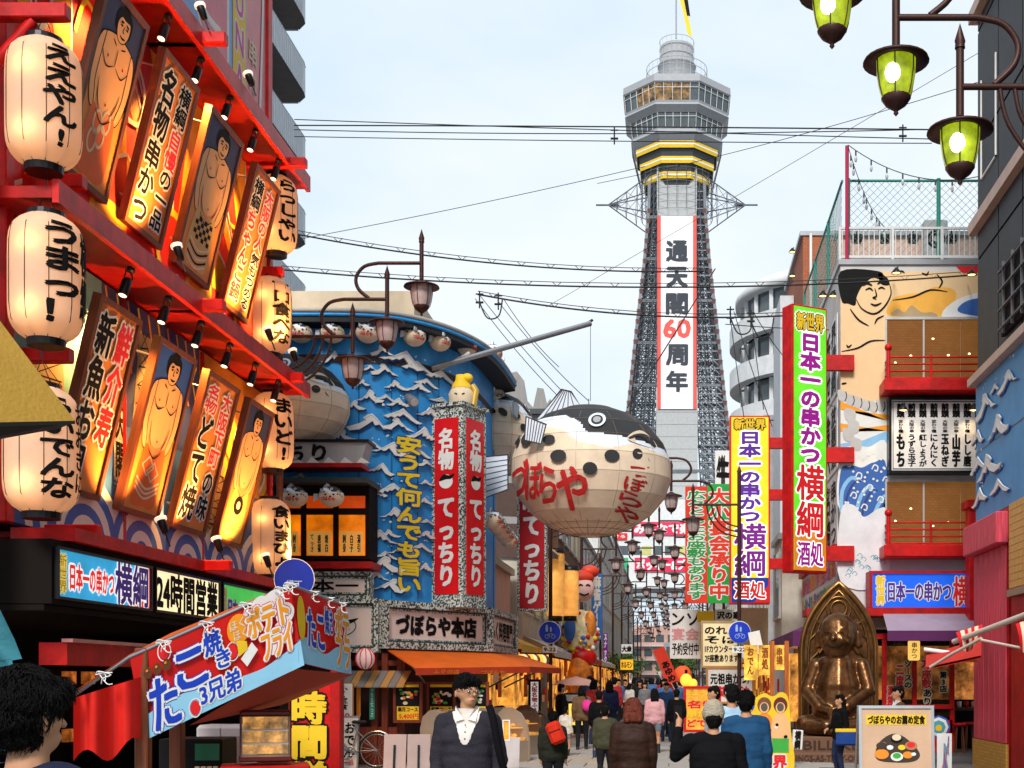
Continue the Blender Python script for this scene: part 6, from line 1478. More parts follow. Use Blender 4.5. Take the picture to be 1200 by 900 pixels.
ph = thing('phone', 'phone held up by the person in the beige beanie', 'phone', (at(836, 0, 10.2).x-.28, 10.37, 1.31)); MB(BLACK).bev(-.035, 0, 0, .035, .01, .14, .004).build('case', ph)
person('man in a bright blue denim jacket standing with his back turned', at(874, 0, 12.2).x, 12.2, R(176), 1.60, cloth('denim_bright', (.015, .065, .15)), JEAN, voxel=.011, bulk=1.15)
person('man in a pale blue shirt half hidden behind the denim jacket', at(857, 0, 14.5).x, 14.5, R(190), 1.66, cloth('shirt_pale_blue', (.35, .52, .68), bump=.15), JEAN, voxel=.014)
person('man in a pale grey jacket seen in profile by the orange menu board', at(836, 0, 18.5).x, 18.5, R(-75), 1.62, cloth('jacket_pale_grey', (.45, .46, .47)), TRB, voxel=.014, face=True)
person('woman with long dark hair in a black top standing before the statue', at(984, 0, 21.5).x, 21.5, R(-70), 1.46, BK_, cloth('denim_mid', (.02, .03, .07)), voxel=.013, long_hair=.22, arms=(((-.19, .01, 1.38), (-.23, -.02, 1.12), (-.12, -.22, 1.02)), ((.19, .01, 1.38), (.24, .03, 1.10), (.22, -.10, .88))))
wb = thing('waist_bag', 'blue bag with a yellow band carried by the dark-haired woman at the statue', 'bag', (at(990, 0, 21.3).x, 21.2, .78)); MB(cloth('bag_blue', (.02, .06, .25))).bev(-.16, -.05, -.2, .18, .05, .05, .03).build('pouch', wb); MB(YEL).bev(-.17, -.055, .02, .19, .055, .08, .01).build('band', wb)
person('person in a brown jacket and striped shirt in profile behind the picture board', at(1052, 0, 19.4).x, 19.4, R(-80), 1.62, cloth('jacket_brown', (.12, .06, .03)), TRB, voxel=.014, face=True, vneck=WHITE)
person('woman in a brown cardigan walking away with a bright pink bag', at(682, 0, 30).x, 30, R(180), 1.58, cloth('cardigan_brown', (.16, .09, .045)), TRB, voxel=.018, stride=.3, long_hair=.05)
pk_ = thing('handbag', 'bright pink bag on the back of the brown-cardigan woman', 'bag', (at(688, 0, 29.8).x, 29.78, 1.08)); m = MB(cloth('bag_pink', (.75, .05, .28))); m.ell((0, 0, 0), (.13, .08, .14), 12, 8); m.build('pouch', pk_); MB(BLKM).tube([(0, 0, .1), (-.05, .0, .3), (-.1, .1, .42)], .012, 5).build('strap', pk_)
person('girl in a pale pink jacket, denim shorts and black boots', at(767, 0, 28.5).x, 28.5, R(185), 1.52, cloth('jacket_pink', (.66, .34, .36)), cloth('denim_shorts', (.18, .25, .32)), voxel=.016, shorts=True, long_hair=.12, bulk=1.1, stride=.3)
person('man in a blue jacket facing the camera in the middle of the lane', at(781, 0, 34).x, 34, 0, 1.66, cloth('jacket_blue', (.03, .08, .20)), JEAN, voxel=.018, face=True)
person('small child in a cream T-shirt reaching toward the poles', at(663, 0, 27.5).x, 27.5, R(150), 1.12, cloth('shirt_child', (.70, .62, .52), bump=.1), cloth('shorts_grey', (.2, .2, .22)), voxel=.018, shorts=True)
person('man in black standing beside the blue-signed lamp post', at(658, 0, 31.5).x, 31.5, R(120), 1.62, BK_, TRB, voxel=.018)
person('person with a dark patterned pack walking close to the auburn-haired woman', at(709, 0, 20).x, 20, R(175), 1.30, cloth('parka_dark_olive', (.06, .06, .035)), TRB, voxel=.016, bulk=1.25, stride=.4)
person('woman in black walking beside the pink-bag woman', at(702, 0, 27).x, 27, R(180), 1.48, BK_, JEAN, voxel=.018, stride=.4)
person('person in a black coat at the side of the man in the blue jacket', at(793, 0, 30).x, 30, R(175), 1.5, BK_, TRB, voxel=.018, stride=.3)
# ------------------------------------------------------------------ the crowd farther down the street
tops = [cloth(n_, c_) for n_, c_ in (('top_black', (.015, .015, .017)), ('top_navy', (.02, .03, .08)), ('top_grey', (.16, .16, .17)), ('top_white', (.6, .58, .55)), ('top_red', (.40, .03, .03)), ('top_tan', (.32, .22, .13)), ('top_blue', (.06, .14, .32)), ('top_green', (.05, .10, .05)), ('top_pink', (.6, .25, .28)))]
tn = ['black', 'navy', 'grey', 'white', 'red', 'tan', 'blue', 'green', 'pink']
protos = []; gC = 'people in the crowd farther down the lane'
for i, (rz_, lh, st_) in enumerate(((180, 0, .5), (180, .15, .3), (0, 0, .5), (170, .05, 0), (10, .1, .4))):
    protos.append(person('crowd figure', -50, -40, R(rz_), 1.62, tops[0], (TRB, JEAN)[i % 2], voxel=.026, long_hair=lh, stride=st_, group=gC, bulk=1.1))
used_ = []
xs_ = []
random.seed(21)
near_ = ('just past the near walkers', 'in the middle distance', 'near the tower arch', 'far down by the arch')
cnt = {}; cnt2 = {}
for i in range(62):
    y = 33+i*1.55+random.uniform(-.6, .6)
    lo_, hi_ = (-2.3, 1.2)
    x = random.uniform(lo_, hi_)
    if y < 46: x = random.choice([random.uniform(-2.6, -1.7), random.uniform(-1.2, .9)])
    k = random.randrange(5); c = random.choice([0, 0, 1, 1, 2, 3, 5, 6, 4, 7, 8, 0])
    key = (c, min(3, int((y-33)/25))); cnt[key] = cnt.get(key, 0)+1
    side = 'on the restaurant side' if x < -.7 else 'on the statue side'
    nn_ = cnt2.get((k, c, x < -.7, key[1]), 0); cnt2[(k, c, x < -.7, key[1])] = nn_+1
    lb = ('', 'second ', 'third ', 'fourth ')[nn_]+f"{('walker', 'long-haired walker', 'oncoming walker', 'standing figure', 'oncoming long-haired walker')[k]} in a {tn[c]} top {side}, {near_[key[1]]}"
    src = protos[k]
    o = src if src.name not in used_ else dup(src)
    used_.append(src.name) if src.name not in used_ else None
    o['label'] = lb; o.location = (x, y, 0); o.rotation_euler = (0, 0, src.rotation_euler.z+random.uniform(-.4, .4)); s_ = random.uniform(.9, 1.05)*1.0; o.scale = (s_, s_, s_)
    for ch in o.children:
        if ch.name.startswith('jacket') and ch.material_slots: ch.material_slots[0].link = 'OBJECT'; ch.material_slots[0].material = tops[c]
random.seed(5)
# ================================================================== buildings down both sides of the street
def row_house(name, label, side, xf, y0, y1, h, wallm, floors=3, glow=None, sign=None, signm=None):
    """side -1: stands beyond x=xf toward -x and faces +x"""
    t = thing(name, label, 'building', (xf, 0, 0)); D = 7
    X = lambda d: -d if side < 0 else d
    def bx(mb, d0, d1, ya, yb, z0, z1): mb.box(min(X(d0), X(d1)), ya, z0, max(X(d0), X(d1)), yb, z1)
    m = MB(wallm); bx(m, 0, D, y0, y1-.05, 2.7, h); m.build('wall', t)
    m = MB(GREYM); bx(m, -.12, D, y0-.05, y1, h, h+.18); m.build('roof', t)
    m = MB(DARK); bx(m, .8, D, y0+.01, y1-.06, 0, 2.7); m.build('shop_wall', t)
    fh = (h-3.0)/max(1, floors)
    for f in range(floors):
        n = max(1, int((y1-y0)/2.2))
        for i in range(n):
            ya = y0+.35+i*(y1-y0)/n; m = MB(TGL if random.random() < .75 else mat('lit_pane_dim', (.4, .3, .12), .3, emit=.25)); bx(m, -.03, .02, ya, ya+(y1-y0)/n-.7, 3.2+f*fh+.5, 3.2+f*fh+fh-.5); w_ = m.build('window', t)
            m = MB(mat('alu_frame', (0, 0, 0))); bx(m, -.07, .0, ya-.06, ya, 3.2+f*fh+.45, 3.2+f*fh+fh-.45); bx(m, -.07, .0, ya+(y1-y0)/n-.7, ya+(y1-y0)/n-.64, 3.2+f*fh+.45, 3.2+f*fh+fh-.45); bx(m, -.09, .0, ya-.06, ya+(y1-y0)/n-.64, 3.2+f*fh+.38, 3.2+f*fh+.449); m.build('frame', w_)
        if y0 < 130:   # window on the face towards us
            m = MB(TGL); bx(m, .8, 2.2, y0-.03, y0+.01, 3.2+f*fh+.5, 3.2+f*fh+fh-.5); m.build('window', t)
    if glow:
        m = MB(glow); bx(m, .3, .78, y0+.3, y1-.3, .4, 2.5); m.build('lit_shopfront', t)
        for i in range(min(26, int((y1-y0)*2))):
            m = MB(random.choice([RED, ORG, YEL, WHITE, BLACK, WOODO, REDD, WOODF, CREAM])); ya = random.uniform(y0+.3, y1-1); z = random.uniform(.3, 2.2); dd = random.uniform(.02, .25); bx(m, dd, dd+.04, ya, ya+random.uniform(.2, .8), z, z+random.uniform(.15, .7)); m.build('display', t)
        m = MB(random.choice([mat('awn_yellow', (.7, .42, .05), .7), mat('awn_white', (.6, .56, .5), .7), mat('awn_red', (.5, .03, .02), .7), mat('awn_brown', (.2, .08, .04), .7)]))
        m.add([(X(0), y0+.1, 2.95), (X(0), y1-.2, 2.95), (X(-.9), y1-.2, 2.55), (X(-.9), y0+.1, 2.55), (X(-.9), y1-.2, 2.35), (X(-.9), y0+.1, 2.35)], [(0, 1, 2, 3), (3, 2, 4, 5)]); m.build('awning', t)
    return t
GLOW = mat('shop_glow', (.5, .2, .05), .5, emit=.8, ecol=(1, .42, .06), var=.8, sc=1.8)
wl = [mat('wall_cream', (.55, .50, .42), .8, var=.2), mat('wall_grey', (.36, .37, .38), .8, var=.2), mat('wall_brown', (.16, .08, .05), .8, var=.2), mat('wall_white', (.62, .62, .60), .8, var=.15), mat('wall_pink', (.60, .36, .30), .8)]
row_house('shop_house', 'peach-walled shop house next to the pufferfish restaurant', -1, -4.6, 31, 36, 4.6, wl[4], 0, GLOW)
row_house('shop_house', 'cream shop house with a lit yellow front beyond the first lamp post', -1, -4.3, 36.3, 46, 5.2, wl[0], 1, GLOW)
row_house('shop_house', 'brown shop house beside the blue game-parlour sign', -1, -4.2, 46.3, 58, 9.5, wl[2], 2, GLOW)
row_house('shop_house', 'grey shop house on the restaurant side, third along', -1, -4.2, 58.3, 72, 8.2, wl[3], 2, GLOW)
row_house('shop_house', 'white three-storey house on the restaurant side, half way to the arch', -1, -4.3, 72.3, 90, 11, wl[3], 3, GLOW)
row_house('shop_house', 'cream house on the restaurant side close to the arch', -1, -4.4, 90.3, 112, 12, wl[0], 3, GLOW)
row_house('shop_house', 'grey block on the restaurant side next to the arch', -1, -4.9, 112.3, 150, 12.5, wl[1], 4, GLOW)
row_house('shop_house', 'grey house beyond the brick house on the statue side', 1, 3.5, 48.3, 60, 11.5, wl[1], 3, GLOW)
row_house('shop_house', 'pale signboarded shop house behind the red and green banners', 1, 3.3, 39.2, 42, 6.0, wl[0], 1, GLOW)
row_house('shop_house', 'white house on the statue side, half way to the arch', 1, 3.2, 60.3, 78, 12.5, wl[3], 3, GLOW)
row_house('shop_house', 'brown house on the statue side', 1, 3.3, 78.3, 100, 11, wl[2], 3, GLOW)
row_house('shop_house', 'cream block on the statue side next to the arch', 1, 3.6, 100.3, 145, 14, wl[0], 4, GLOW)
for (x0, x1, y, h, c, lb) in ((-9, 4, 262, 13, 4, 'pinkish apartment house seen through the tower arch'), (-2, 12, 245, 9, 1, 'grey apartment house with balconies seen through the tower arch'), (-18, -8, 240, 20, 3, 'white apartment slab beside the tower arch')):
    t = thing('far_apartments', lb, 'building', (0, y, 0)); MB(wl[c]).box(x0, 0, 0, x1, 10, h).build('wall', t)
    for k in range(int(h/2.9)):
        for i in range(int((x1-x0)/2.4)): MB(TGL).box(x0+.5+i*2.4, -.06, .9+k*2.9, x0+2.1+i*2.4, .0, 2.4+k*2.9).build('window', t)
        MB(mat('white_band', (0, 0, 0))).box(x0, -1.0, .0+k*2.9, x1, 0, .2+k*2.9).build('balcony_slab', t)
# grey spiked roof wall behind the blue restaurant
t = thing('roof_screen', 'weathered grey jagged roof screen behind the blue restaurant', 'screen wall', (0, 44, 0)); gm_ = mat('weathered_grey', (.30, .29, .28), .8, bump=.4, streak=6)
MB(gm_).box(-9, .1, 0, -4.6, 3, 9.3).build('wall', t)
zq = lambda py: 1.65+(798-py)*44/1500
xq = lambda px: (px-790)*44/1500
m = MB(gm_); m.plate([(xq(590), 9.2), (xq(650), 9.2), (xq(650), zq(476)), (xq(645), zq(468)), (xq(641), zq(474)), (xq(637), zq(456)), (xq(630), zq(455)), (xq(625), zq(478)), (xq(618), zq(470)), (xq(614), zq(446)), (xq(606), zq(436)), (xq(590), zq(440))], -.1, .08); m.build('jagged_panel', t)
MB(mat('band_dark', (.06, .07, .08), .6)).box(-9, -.3, zq(487), xq(652), -.1, zq(481)).build('rail', t)
# tile-roofed restaurant and its big lanterns
t = thing('tiled_roof_eave', 'stepped dark tiled roof over tall orange lanterns on the restaurant side', 'roof')
DT = mat('dark_tile', (.09, .05, .04), .5, var=.3)
for k in range(3):
    z0 = 5.2+1.15*(2-k); m = MB(DT)
    m.add([(-4.4, 36.2, z0+.9), (-4.4, 41.5, z0+.9), (-3.55+.12*k, 41.5, z0), (-3.55+.12*k, 36.2, z0), (-3.55+.12*k, 41.5, z0-.1), (-3.55+.12*k, 36.2, z0-.1), (-6, 36.2, z0+.9), (-6, 36.2, z0)], [(0, 1, 2, 3), (3, 2, 4, 5), (0, 3, 5, 7, 6)]); m.build('roof_tier', t)
    m = MB(mat('gold_tip', (.5, .32, .12), .5))
    for i in range(22): m.tube([(-4.4, 36.3+i*.24, z0+.94), (-3.53+.12*k, 36.3+i*.24, z0+.03)], .035, 5)
    m.build('tile_rib', t)
OL = mat('tall_lantern_orange', (.85, .42, .10), .6, emit=.55, ecol=(1, .42, .08), var=.45, sc=1.3)
for i, (px, Y, lb) in enumerate(((651, 36.8, 'tall cylindrical orange lantern beside the blue-signed post'), (668, 38.2, 'tall cylindrical orange lantern beyond its taller neighbour'))):
    p = at(px, 690, Y); t = thing('tall_lantern', lb, 'lantern', (p.x, Y, 0)); z0, z1 = 1.65+(798-722)*Y/1500, 1.65+(798-(648 if i == 0 else 668))*Y/1500
    m = MB(OL); m.lathe([(.0, z0), (.24, z0), (.26, z0+.1), (.26, z1-.1), (.24, z1), (0, z1)], 20); m.build('paper_shade', t); m = MB(BLKM); m.lathe([(.27, z1-.02), (.27, z1+.12), (0, z1+.12)], 20); m.lathe([(0, z0-.15), (.2, z0-.15), (.2, z0), (0, z0)], 20); m.build('rim', t)
# festive figures climbing the facade
t = thing('festive_figure', 'cheerful plump painted figure in a red cap mounted on the facade over the lane', 'figure', at(680, 735, 43)); t.rotation_euler = (0, 0, R(15)); t.scale = (.8, .8, .85)
s_ = 43/1500
for (nm_, c_, parts) in (('robe', mat('robe_cream_print', (.75, .62, .35), .5, var=.5, sc=3), (((0, 0, -.3), (.75, .5, 1.0)),)), ('head', mat('figure_pink', (.75, .45, .40), .5), (((.05, -.2, 1.5), (.52, .45, .52)), ((-.4, -.1, 1.4), (.12, .1, .2)))), ('cap', mat('cap_red', (.65, .05, .02), .5), (((.0, -.1, 1.95), (.58, .5, .3)), ((.4, -.1, 2.2), (.4, .3, .25)))), ('sash', RED, (((0.1, -.1, -1.2), (.6, .45, .4)),)), ('fish', mat('fish_orange', (.8, .25, .03), .5, var=.6, sc=4), (((-.1, -.3, -2.0), (.5, .4, .9)), ((.35, -.3, .1), (.25, .25, .55)))), ('blue_sash', mat('sash_blue', (.05, .15, .5), .5), (((-.5, -.3, -.1), (.25, .3, .5)),))):
    m = MB(c_)
    for c2, r2 in parts: m.ell(c2, r2, 18, 12)
    m.build(nm_, t)
fr_ = random.Random(4); fc_ = [RED, ORG, YEL, BLUEP, WHITE, GOLD, mat('sash_blue', (0, 0, 0))]
m = MB()
for q in range(70):
    a_, b_ = fr_.uniform(PI*1.0, PI*2.0), fr_.uniform(-1, 1.1); cb = math.cos(b_); m.ell((.75*cb*math.cos(a_), .5*cb*math.sin(a_), -.3+math.sin(b_)), (.11, .07, .09), 8, 5, m=fc_[q % 7])
tag(m.build('robe_pattern', t), kind='stuff')
m = MB(BLACK)
for sd in (-1, 1): m.tube([(.05+sd*.25, -.6, 1.6), (.05+sd*.16, -.66, 1.65), (.05+sd*.06, -.62, 1.6)], .03, 5)
m.tube([(-.15, -.58, 1.3), (.05, -.64, 1.22), (.25, -.58, 1.3)], .035, 5); m.build('face_line', t)
m = MB(mat('wood_carving', (.55, .18, .03), .5, var=.5, sc=6))
for q in range(9): m.ell((fr_.uniform(-.5, .3), -.25, -1.6-.16*q), (.28, .22, .12), 10, 6)
m.build('carving', t)
def plate_sign(name, label, px0, px1, py0, py1, Y, panel, tx, ink, vert=False, frame=None, off=.05, out=(), pad=.12, rz=0, cat='sign', d=.12, tilt=0):
    a = at(px0, py1, Y); b = at(px1, py0, Y); W = b.x-a.x; H = b.z-a.z
    t = thing(name, label, cat, tuple(a), rz, ry=tilt); MB(panel).bev(0, 0, 0, W, d, H, .01).build('panel', t)
    if frame: frame_mb(-.04, -.04, W+.04, H+.04, .06, -.03, d+.01, frame).build('frame', t)
    if tx:
        m = MB(); n = len(tx)
        for i, s2 in enumerate(tx):
            ink_ = ink[i] if isinstance(ink, (list, tuple)) else ink
            if vert: w_ = (W*(1-2*pad))/n; m.text(s2, W*pad+(n-1-i)*w_+.02, H*.04, W*pad+(n-i)*w_-.02, H*.96, -.012, ink_, off=off, vert=True, out=out)
            else: h_ = H*(1-2*pad)/n; m.text(s2, W*.07, H*pad+(n-1-i)*h_+h_*.1, W*.93, H*pad+(n-i)*h_-h_*.1, -.012, ink_, off=off, out=out)
        m.build('lettering', t)
    return t
BLS = mat('sign_mid_blue', (.04, .14, .40), .5); IVO = mat('sign_ivory', (0, 0, 0)); BEI = mat('lit_beige', (.80, .66, .38), .5, emit=.25)
plate_sign('vertical_sign', 'blue vertical sign for a game parlour beyond the festive figure', 693, 706, 672, 750, 58, BLS, ['麻雀ゲーム'], mat('pale_letter', (.65, .6, .5), .5), True, cat='sign')
plate_sign('vertical_sign', 'narrow dark purple vertical sign low beyond the blue parlour sign', 707, 712, 742, 778, 66, PURP, ['スナック'], WHITE, True)
plate_sign('lane_banner', 'red vertical banner with green kana about tatami rooms', 803, 829, 570, 707, 42, mat('banner_red_bright', (.70, .04, .015), .7, bump=.2, bsc=6), ['広々としたお座敷もあります'], mat('banner_green_ink', (.02, .28, .05), .6), True, None, .05, ((WHITE, .03),), .05, cat='banner', d=.02)
plate_sign('lane_banner', 'green vertical banner with red characters about parties', 829, 857, 567, 707, 42, mat('banner_green_bright', (.02, .34, .05), .7, bump=.2, bsc=6), ['大小宴会承り中'], mat('banner_red_bright', (0, 0, 0)), True, None, .05, ((WHITE, .035),), .05, cat='banner', d=.02)
plate_sign('lane_banner', 'white vertical sign with sparse black characters behind the yellow sign', 838, 856, 528, 700, 46, WHITE, ['牛星口店'], INK, True)
plate_sign('lane_banner', 'creased white cloth banner with faint red print and a black square emblem', 785, 821, 714, 772, 44, mat('cloth_white', (.66, .62, .60), .8, bump=.6, bsc=3), ['ンソ', '宴会', '予約受付中'], [INK, mat('faded_red', (.6, .25, .25), .8), INK], False, None, .03, (), .05, cat='banner', d=.02)
plate_sign('cabinet_sign', 'yellow-beige lit cabinet sign about counter and tatami seats', 823, 868, 729, 781, 40.5, BEI, ['のれん', 'そば', '1Fカウンター席', '2F座敷あります'], INK, False, mat('cabinet_tan', (.45, .30, .15), .6), .05, (), .08, d=.5)
plate_sign('cabinet_sign', 'plain beige flank panel beside the lit cabinet sign', 868, 902, 712, 758, 38.5, mat('cabinet_beige', (.62, .45, .26), .6), None, None, d=.1, rz=R(14))
plate_sign('shop_sign', 'white board of red and black skewer-shop lettering below the cabinet sign', 829, 882, 783, 823, 40, mat('board_white', (0, 0, 0)), ['元祖串かつ/', '開運昆沙'], [INK, REDL], False, mat('orange_edge', (.55, .22, .05), .6), .05)
plate_sign('shop_sign', 'white strip of black brush letters above the cabinet sign', 838, 870, 714, 728, 43, WHITE, ['沢の家'], INK)
plate_sign('shop_sign', 'small yellow over red sign beside the cloth banner', 817, 837, 716, 729, 43.5, YEL, None, None)
plate_sign('shop_sign', 'yellow and white strip sign half behind the cloth banner', 821, 829, 732, 768, 43.5, YEL, ['うどん'], REDL, True)
plate_sign('shop_sign', 'small yellow hanging sign over the lane beyond the poles', 727, 742, 773, 785, 62, mat('sign_amber', (.85, .45, .02), .5, emit=.3), ['ホルモン'], INK); plate_sign('shop_sign', 'small white hanging sign above the yellow one', 728, 741, 755, 766, 62, WHITE, ['大衆'], INK)
plate_sign('menu_board', 'orange lit picture menu in a red frame at the foot of the banners', 803, 843, 806, 856, 30, mat('menu_orange_lit', (.85, .35, .04), .5, emit=.35, var=.6, sc=5), ['テーブル席', '名物', '串かつ', 'どて焼'], [YEL, REDL, YEL, REDL], False, RED, .05, (), .06)
plate_sign('lit_sign', 'slim white lit vertical sign with red characters by the curved showcases', 621, 632, 798, 836, 31, mat('lit_white_box', (.8, .78, .75), .5, emit=.4), ['大阪名物ふぐ'], REDL, True, BLKM, cat='sign')
plate_sign('photo_card', 'tilted white card with an orange photograph taped to the purple awning', 882, 896, 741, 768, 31, WHITE, None, None, tilt=R(-12), d=.01); plate_sign('small_sign', 'small white upright sign with bold characters at the statue steps', 928, 940, 855, 878, 24.5, WHITE, ['横綱'], INK, True, tilt=R(4))
t = thing('nobori_banner', 'tilted red banner with black kana leaning into the lane', 'banner', at(788, 800, 40), 0, ry=R(-24)); m = MB(mat('banner_red_bright', (0, 0, 0))); m.box(-.16, 0, 0, .22, .01, 1.05*1.1); m.text('あゆめ', -.08, .05, .15, .7, -.01, INK, off=.06, vert=True); m.build('cloth', t); MB(GREYM).tube([(-.18, 0, -.8), (-.18, 0, 1.3)], .015, 6).build('pole', t)
t = thing('nobori_banner', 'second red and white banner below the tilted one', 'banner', at(790, 815, 41), 0, ry=R(-28)); m = MB(WHITE); m.box(-.12, 0, 0, .12, .01, .9); m.text('名物', -.08, .1, .08, .8, -.01, REDL, off=.06, vert=True); m.build('cloth', t)
for i, (px, py, Y) in enumerate(((804, 797, 43), (812, 801, 43), (800, 790, 44))):
    t = thing('round_lantern', ('glowing orange lantern below the cloth banner', 'smaller glowing orange lantern nearest the white board', 'dim red lantern above the glowing pair')[i], 'lantern', at(px, py, Y)); m = MB(mat('lantern_glow_orange', (.9, .4, .05), .6, emit=1.6, ecol=(1, .36, .03)) if i < 2 else mat('lantern_red_dim', (.6, .08, .02), .6, emit=.4)); m.ell((0, 0, 0), ((.2, .15, .3)[i], .18, (.22, .16, .3)[i]), 14, 10); m.build('paper_shade', t); MB(BLKM).tube([(0, 0, .18), (0, 0, .35)], .05, 6).build('cap', t)
gl = 'string of round lanterns over the restaurant lane'
for i in range(9):
    px = 612+i*3.6; Y = 31.5+i*.5; lb = ('pale', 'brown', 'bright orange')[i % 3]+f' round lantern, {("first", "second", "third", "fourth", "fifth", "sixth", "seventh", "eighth", "ninth")[i]} in the string under the peach panel'
    t = thing('round_lantern', lb, 'lantern', at(px, 774, Y), 0, gl); m = MB((mat('lantern_glow_pale', (.9, .6, .3), .6, emit=1.2, ecol=(1, .55, .2)), mat('lantern_brown', (.35, .18, .12), .6), mat('lantern_glow_orange', (0, 0, 0)))[i % 3]); m.ell((0, 0, 0), (.16, .16, .17), 12, 8); m.build('paper_shade', t); MB(BLKM).lathe([(.06, .15), (.06, .2), (0, .2)], 8).build('cap', t)
# ------------------------------------------------------------------ curved showcases, easel boards, umbrella
SB = mat('showcase_beige', (.33, .25, .18), .5); FD = mat('food_display_lit', (.85, .42, .06), .4, emit=.7, var=.8, sc=14)
for i, (px, Y) in enumerate(((583, 25.6), (603, 28.2), (531, 24.2))):
    p = at(px, 0, Y); t = thing('food_showcase', ('curved beige food showcase lit from inside behind the man in glasses', 'second curved showcase with a brown arched hood', 'round-topped glass showcase beside the pale easel boards')[i], 'showcase', (p.x, Y, 0), R(-35)); 
    P = [(-.45, .05), (-.45, .75), (-.38, .98), (-.2, 1.1), (0, 1.12), (.25, 1.0), (.42, .78), (.48, .45), (.48, .05)]
    for y_, nm2 in ((-.42, 'side_panel'), (.40, 'side_panel')): MB(SB if i != 1 else mat('hood_brown', (.12, .06, .035), .5)).plate(P, y_, y_+.04).build(nm2, t)
    m = MB(SB); m.box(-.44, -.38, .05, .47, .40, .45); m.build('base', t)
    m = MB(FD); m.box(-.36, -.36, .46, .40, .38, .52); 
    for q in range(14): m.ell((random.uniform(-.3, .35), random.uniform(-.3, .3), .56+.2*(q % 2)), (.06, .05, .04), 8, 5)
    m.box(-.36, -.36, .70, .34, .38, .72); m.build('dishes', t)
    m = MB(mat('showcase_glass', (.5, .4, .3), .08, alpha=.22)); 
    for (a_, b_) in zip(P[3:-2], P[4:-1]): m.quad((a_[0], -.38, a_[1]), (b_[0], -.38, b_[1]), (b_[0], .40, b_[1]), (a_[0], .40, a_[1]))
    m.build('curved_glass', t)
for i, px in enumerate((461, 490)):
    t = thing('easel_board', ('pale pinkish board on a black easel, nearer the bicycle', 'pale pinkish board on a black easel, nearer the man in glasses')[i], 'board', (at(px, 0, 19).x, 19, 0), R(-4+8*i), rx=R(-7)); MB(mat('board_back', (.36, .28, .27), .7)).bev(-.17, 0, .28, .17, .02, .86, .004).build('board', t); m = MB(BLKM); m.box(-.015, -.03, 0, .015, -.002, .7); m.box(-.2, -.06, .24, .2, .03, .275); m.build('stand', t)
t = thing('small_framed_card', 'white-framed card on a stand beside the man in glasses', 'sign', at(589, 868, 22)); frame_mb(0, 0, .13, .36, .02, -.02, .02, WHITE).build('frame', t); MB(mat('menu_orange_lit', (0, 0, 0))).box(.02, -.0, .02, .11, .015, .34).build('card', t)
t = thing('grey_card', 'plain grey card standing on the paving by the showcase', 'sign', at(594, 900, 23), 0, rx=R(-10)); MB(mat('card_grey', (.5, .46, .46), .7)).box(-.1, 0, 0, .22, .015, .55).build('card', t)
t = thing('parasol', 'low pale pink parasol over the lane by the poles', 'umbrella', at(675, 803, 37)); m = MB(mat('parasol_pink', (.75, .42, .36), .7, trans=.3))
n_ = 12; m.add([(0, 0, .26)]+[(.72*math.cos(2*PI*k/n_), .72*math.sin(2*PI*k/n_), 0) for k in range(n_)]+[(.4*math.cos(2*PI*k/n_), .4*math.sin(2*PI*k/n_), .16) for k in range(n_)], [(0, 1+n_+k, 1+n_+(k+1) % n_) for k in range(n_)]+[(1+n_+k, 1+k, 1+(k+1) % n_, 1+n_+(k+1) % n_) for k in range(n_)]); m.build('canopy', t); MB(GREYM).tube([(0, 0, .25), (0, 0, -1.5)], .02, 6).build('pole', t)
t = thing('display_stand', 'dark stand with a grey heading and glowing yellow panel under the parasol', 'stand', at(674, 860, 36)); MB(BLKM).box(-.32, 0, 0, .32, .3, 1.15).build('case', t); MB(mat('heading_grey', (.35, .35, .34), .5)).box(-.3, -.02, .92, .3, -.002, 1.1).build('heading', t); MB(mat('yellow_glow', (.9, .6, .1), .5, emit=.9)).box(-.18, -.02, .25, .22, -.002, .85).build('lit_panel', t)
# bicycle
bc = thing('bicycle', 'silver city bicycle parked against the pufferfish restaurant', 'bicycle', (at(412, 0, 24.2).x, 24.0, .01), R(2)); ST2 = mat('bike_silver', (.45, .44, .42), .3, .8); RU = mat('tyre_rubber', (.02, .02, .02), .8)
for x in (-.52, .52):
    w_ = MB(RU).tube([(x+.32*math.cos(a), 0, .34+.32*math.sin(a)) for a in [2*PI*i/32 for i in range(33)]], .017, 8).build('wheel', bc)
    m = MB(ST2); m.tube([(x+.30*math.cos(a), 0, .34+.30*math.sin(a)) for a in [2*PI*i/32 for i in range(33)]], .010, 6)
    for k in range(16): a = 2*PI*k/16; m.tube([(x, 0, .34), (x+.3*math.cos(a+.2), 0, .34+.3*math.sin(a+.2))], .0022, 3)
    m.tube([(x, -.04, .34), (x, .04, .34)], .02, 8); m.build('rim', w_)
    m = MB(ST2); m.tube([(x+.355*math.cos(a), 0, .34+.355*math.sin(a)) for a in [R(20)+R(130)*i/12 for i in range(13)]], .014, 5); m.build('mudguard', bc)
m = MB(ST2); m.tube([(-.52, 0, .34), (-.40, 0, .80), (-.38, 0, .92)], .016, 8); m.tube([(-.40, 0, .78), (.02, 0, .34)], .018, 8); m.tube([(-.41, 0, .70), (-.05, 0, .36), (.1, 0, .32)], .014, 8); m.tube([(.05, 0, .32), (.18, 0, .80)], .016, 8); m.tube([(.05, 0, .32), (.52, 0, .34)], .012, 6); m.tube([(.15, 0, .70), (.52, 0, .34)], .012, 6); m.build('frame', bc)
MB(RU).bev(.06, -.08, .84, .33, .08, .90, .025).build('saddle', bc)
m = MB(ST2); m.tube([(-.38, 0, .92), (-.37, 0, 1.0)], .012, 6); m.tube([(-.22, -.26, .98), (-.34, -.22, 1.02), (-.37, 0, 1.0), (-.34, .22, 1.02), (-.22, .26, .98)], .011, 6); m.build('handlebar', bc)
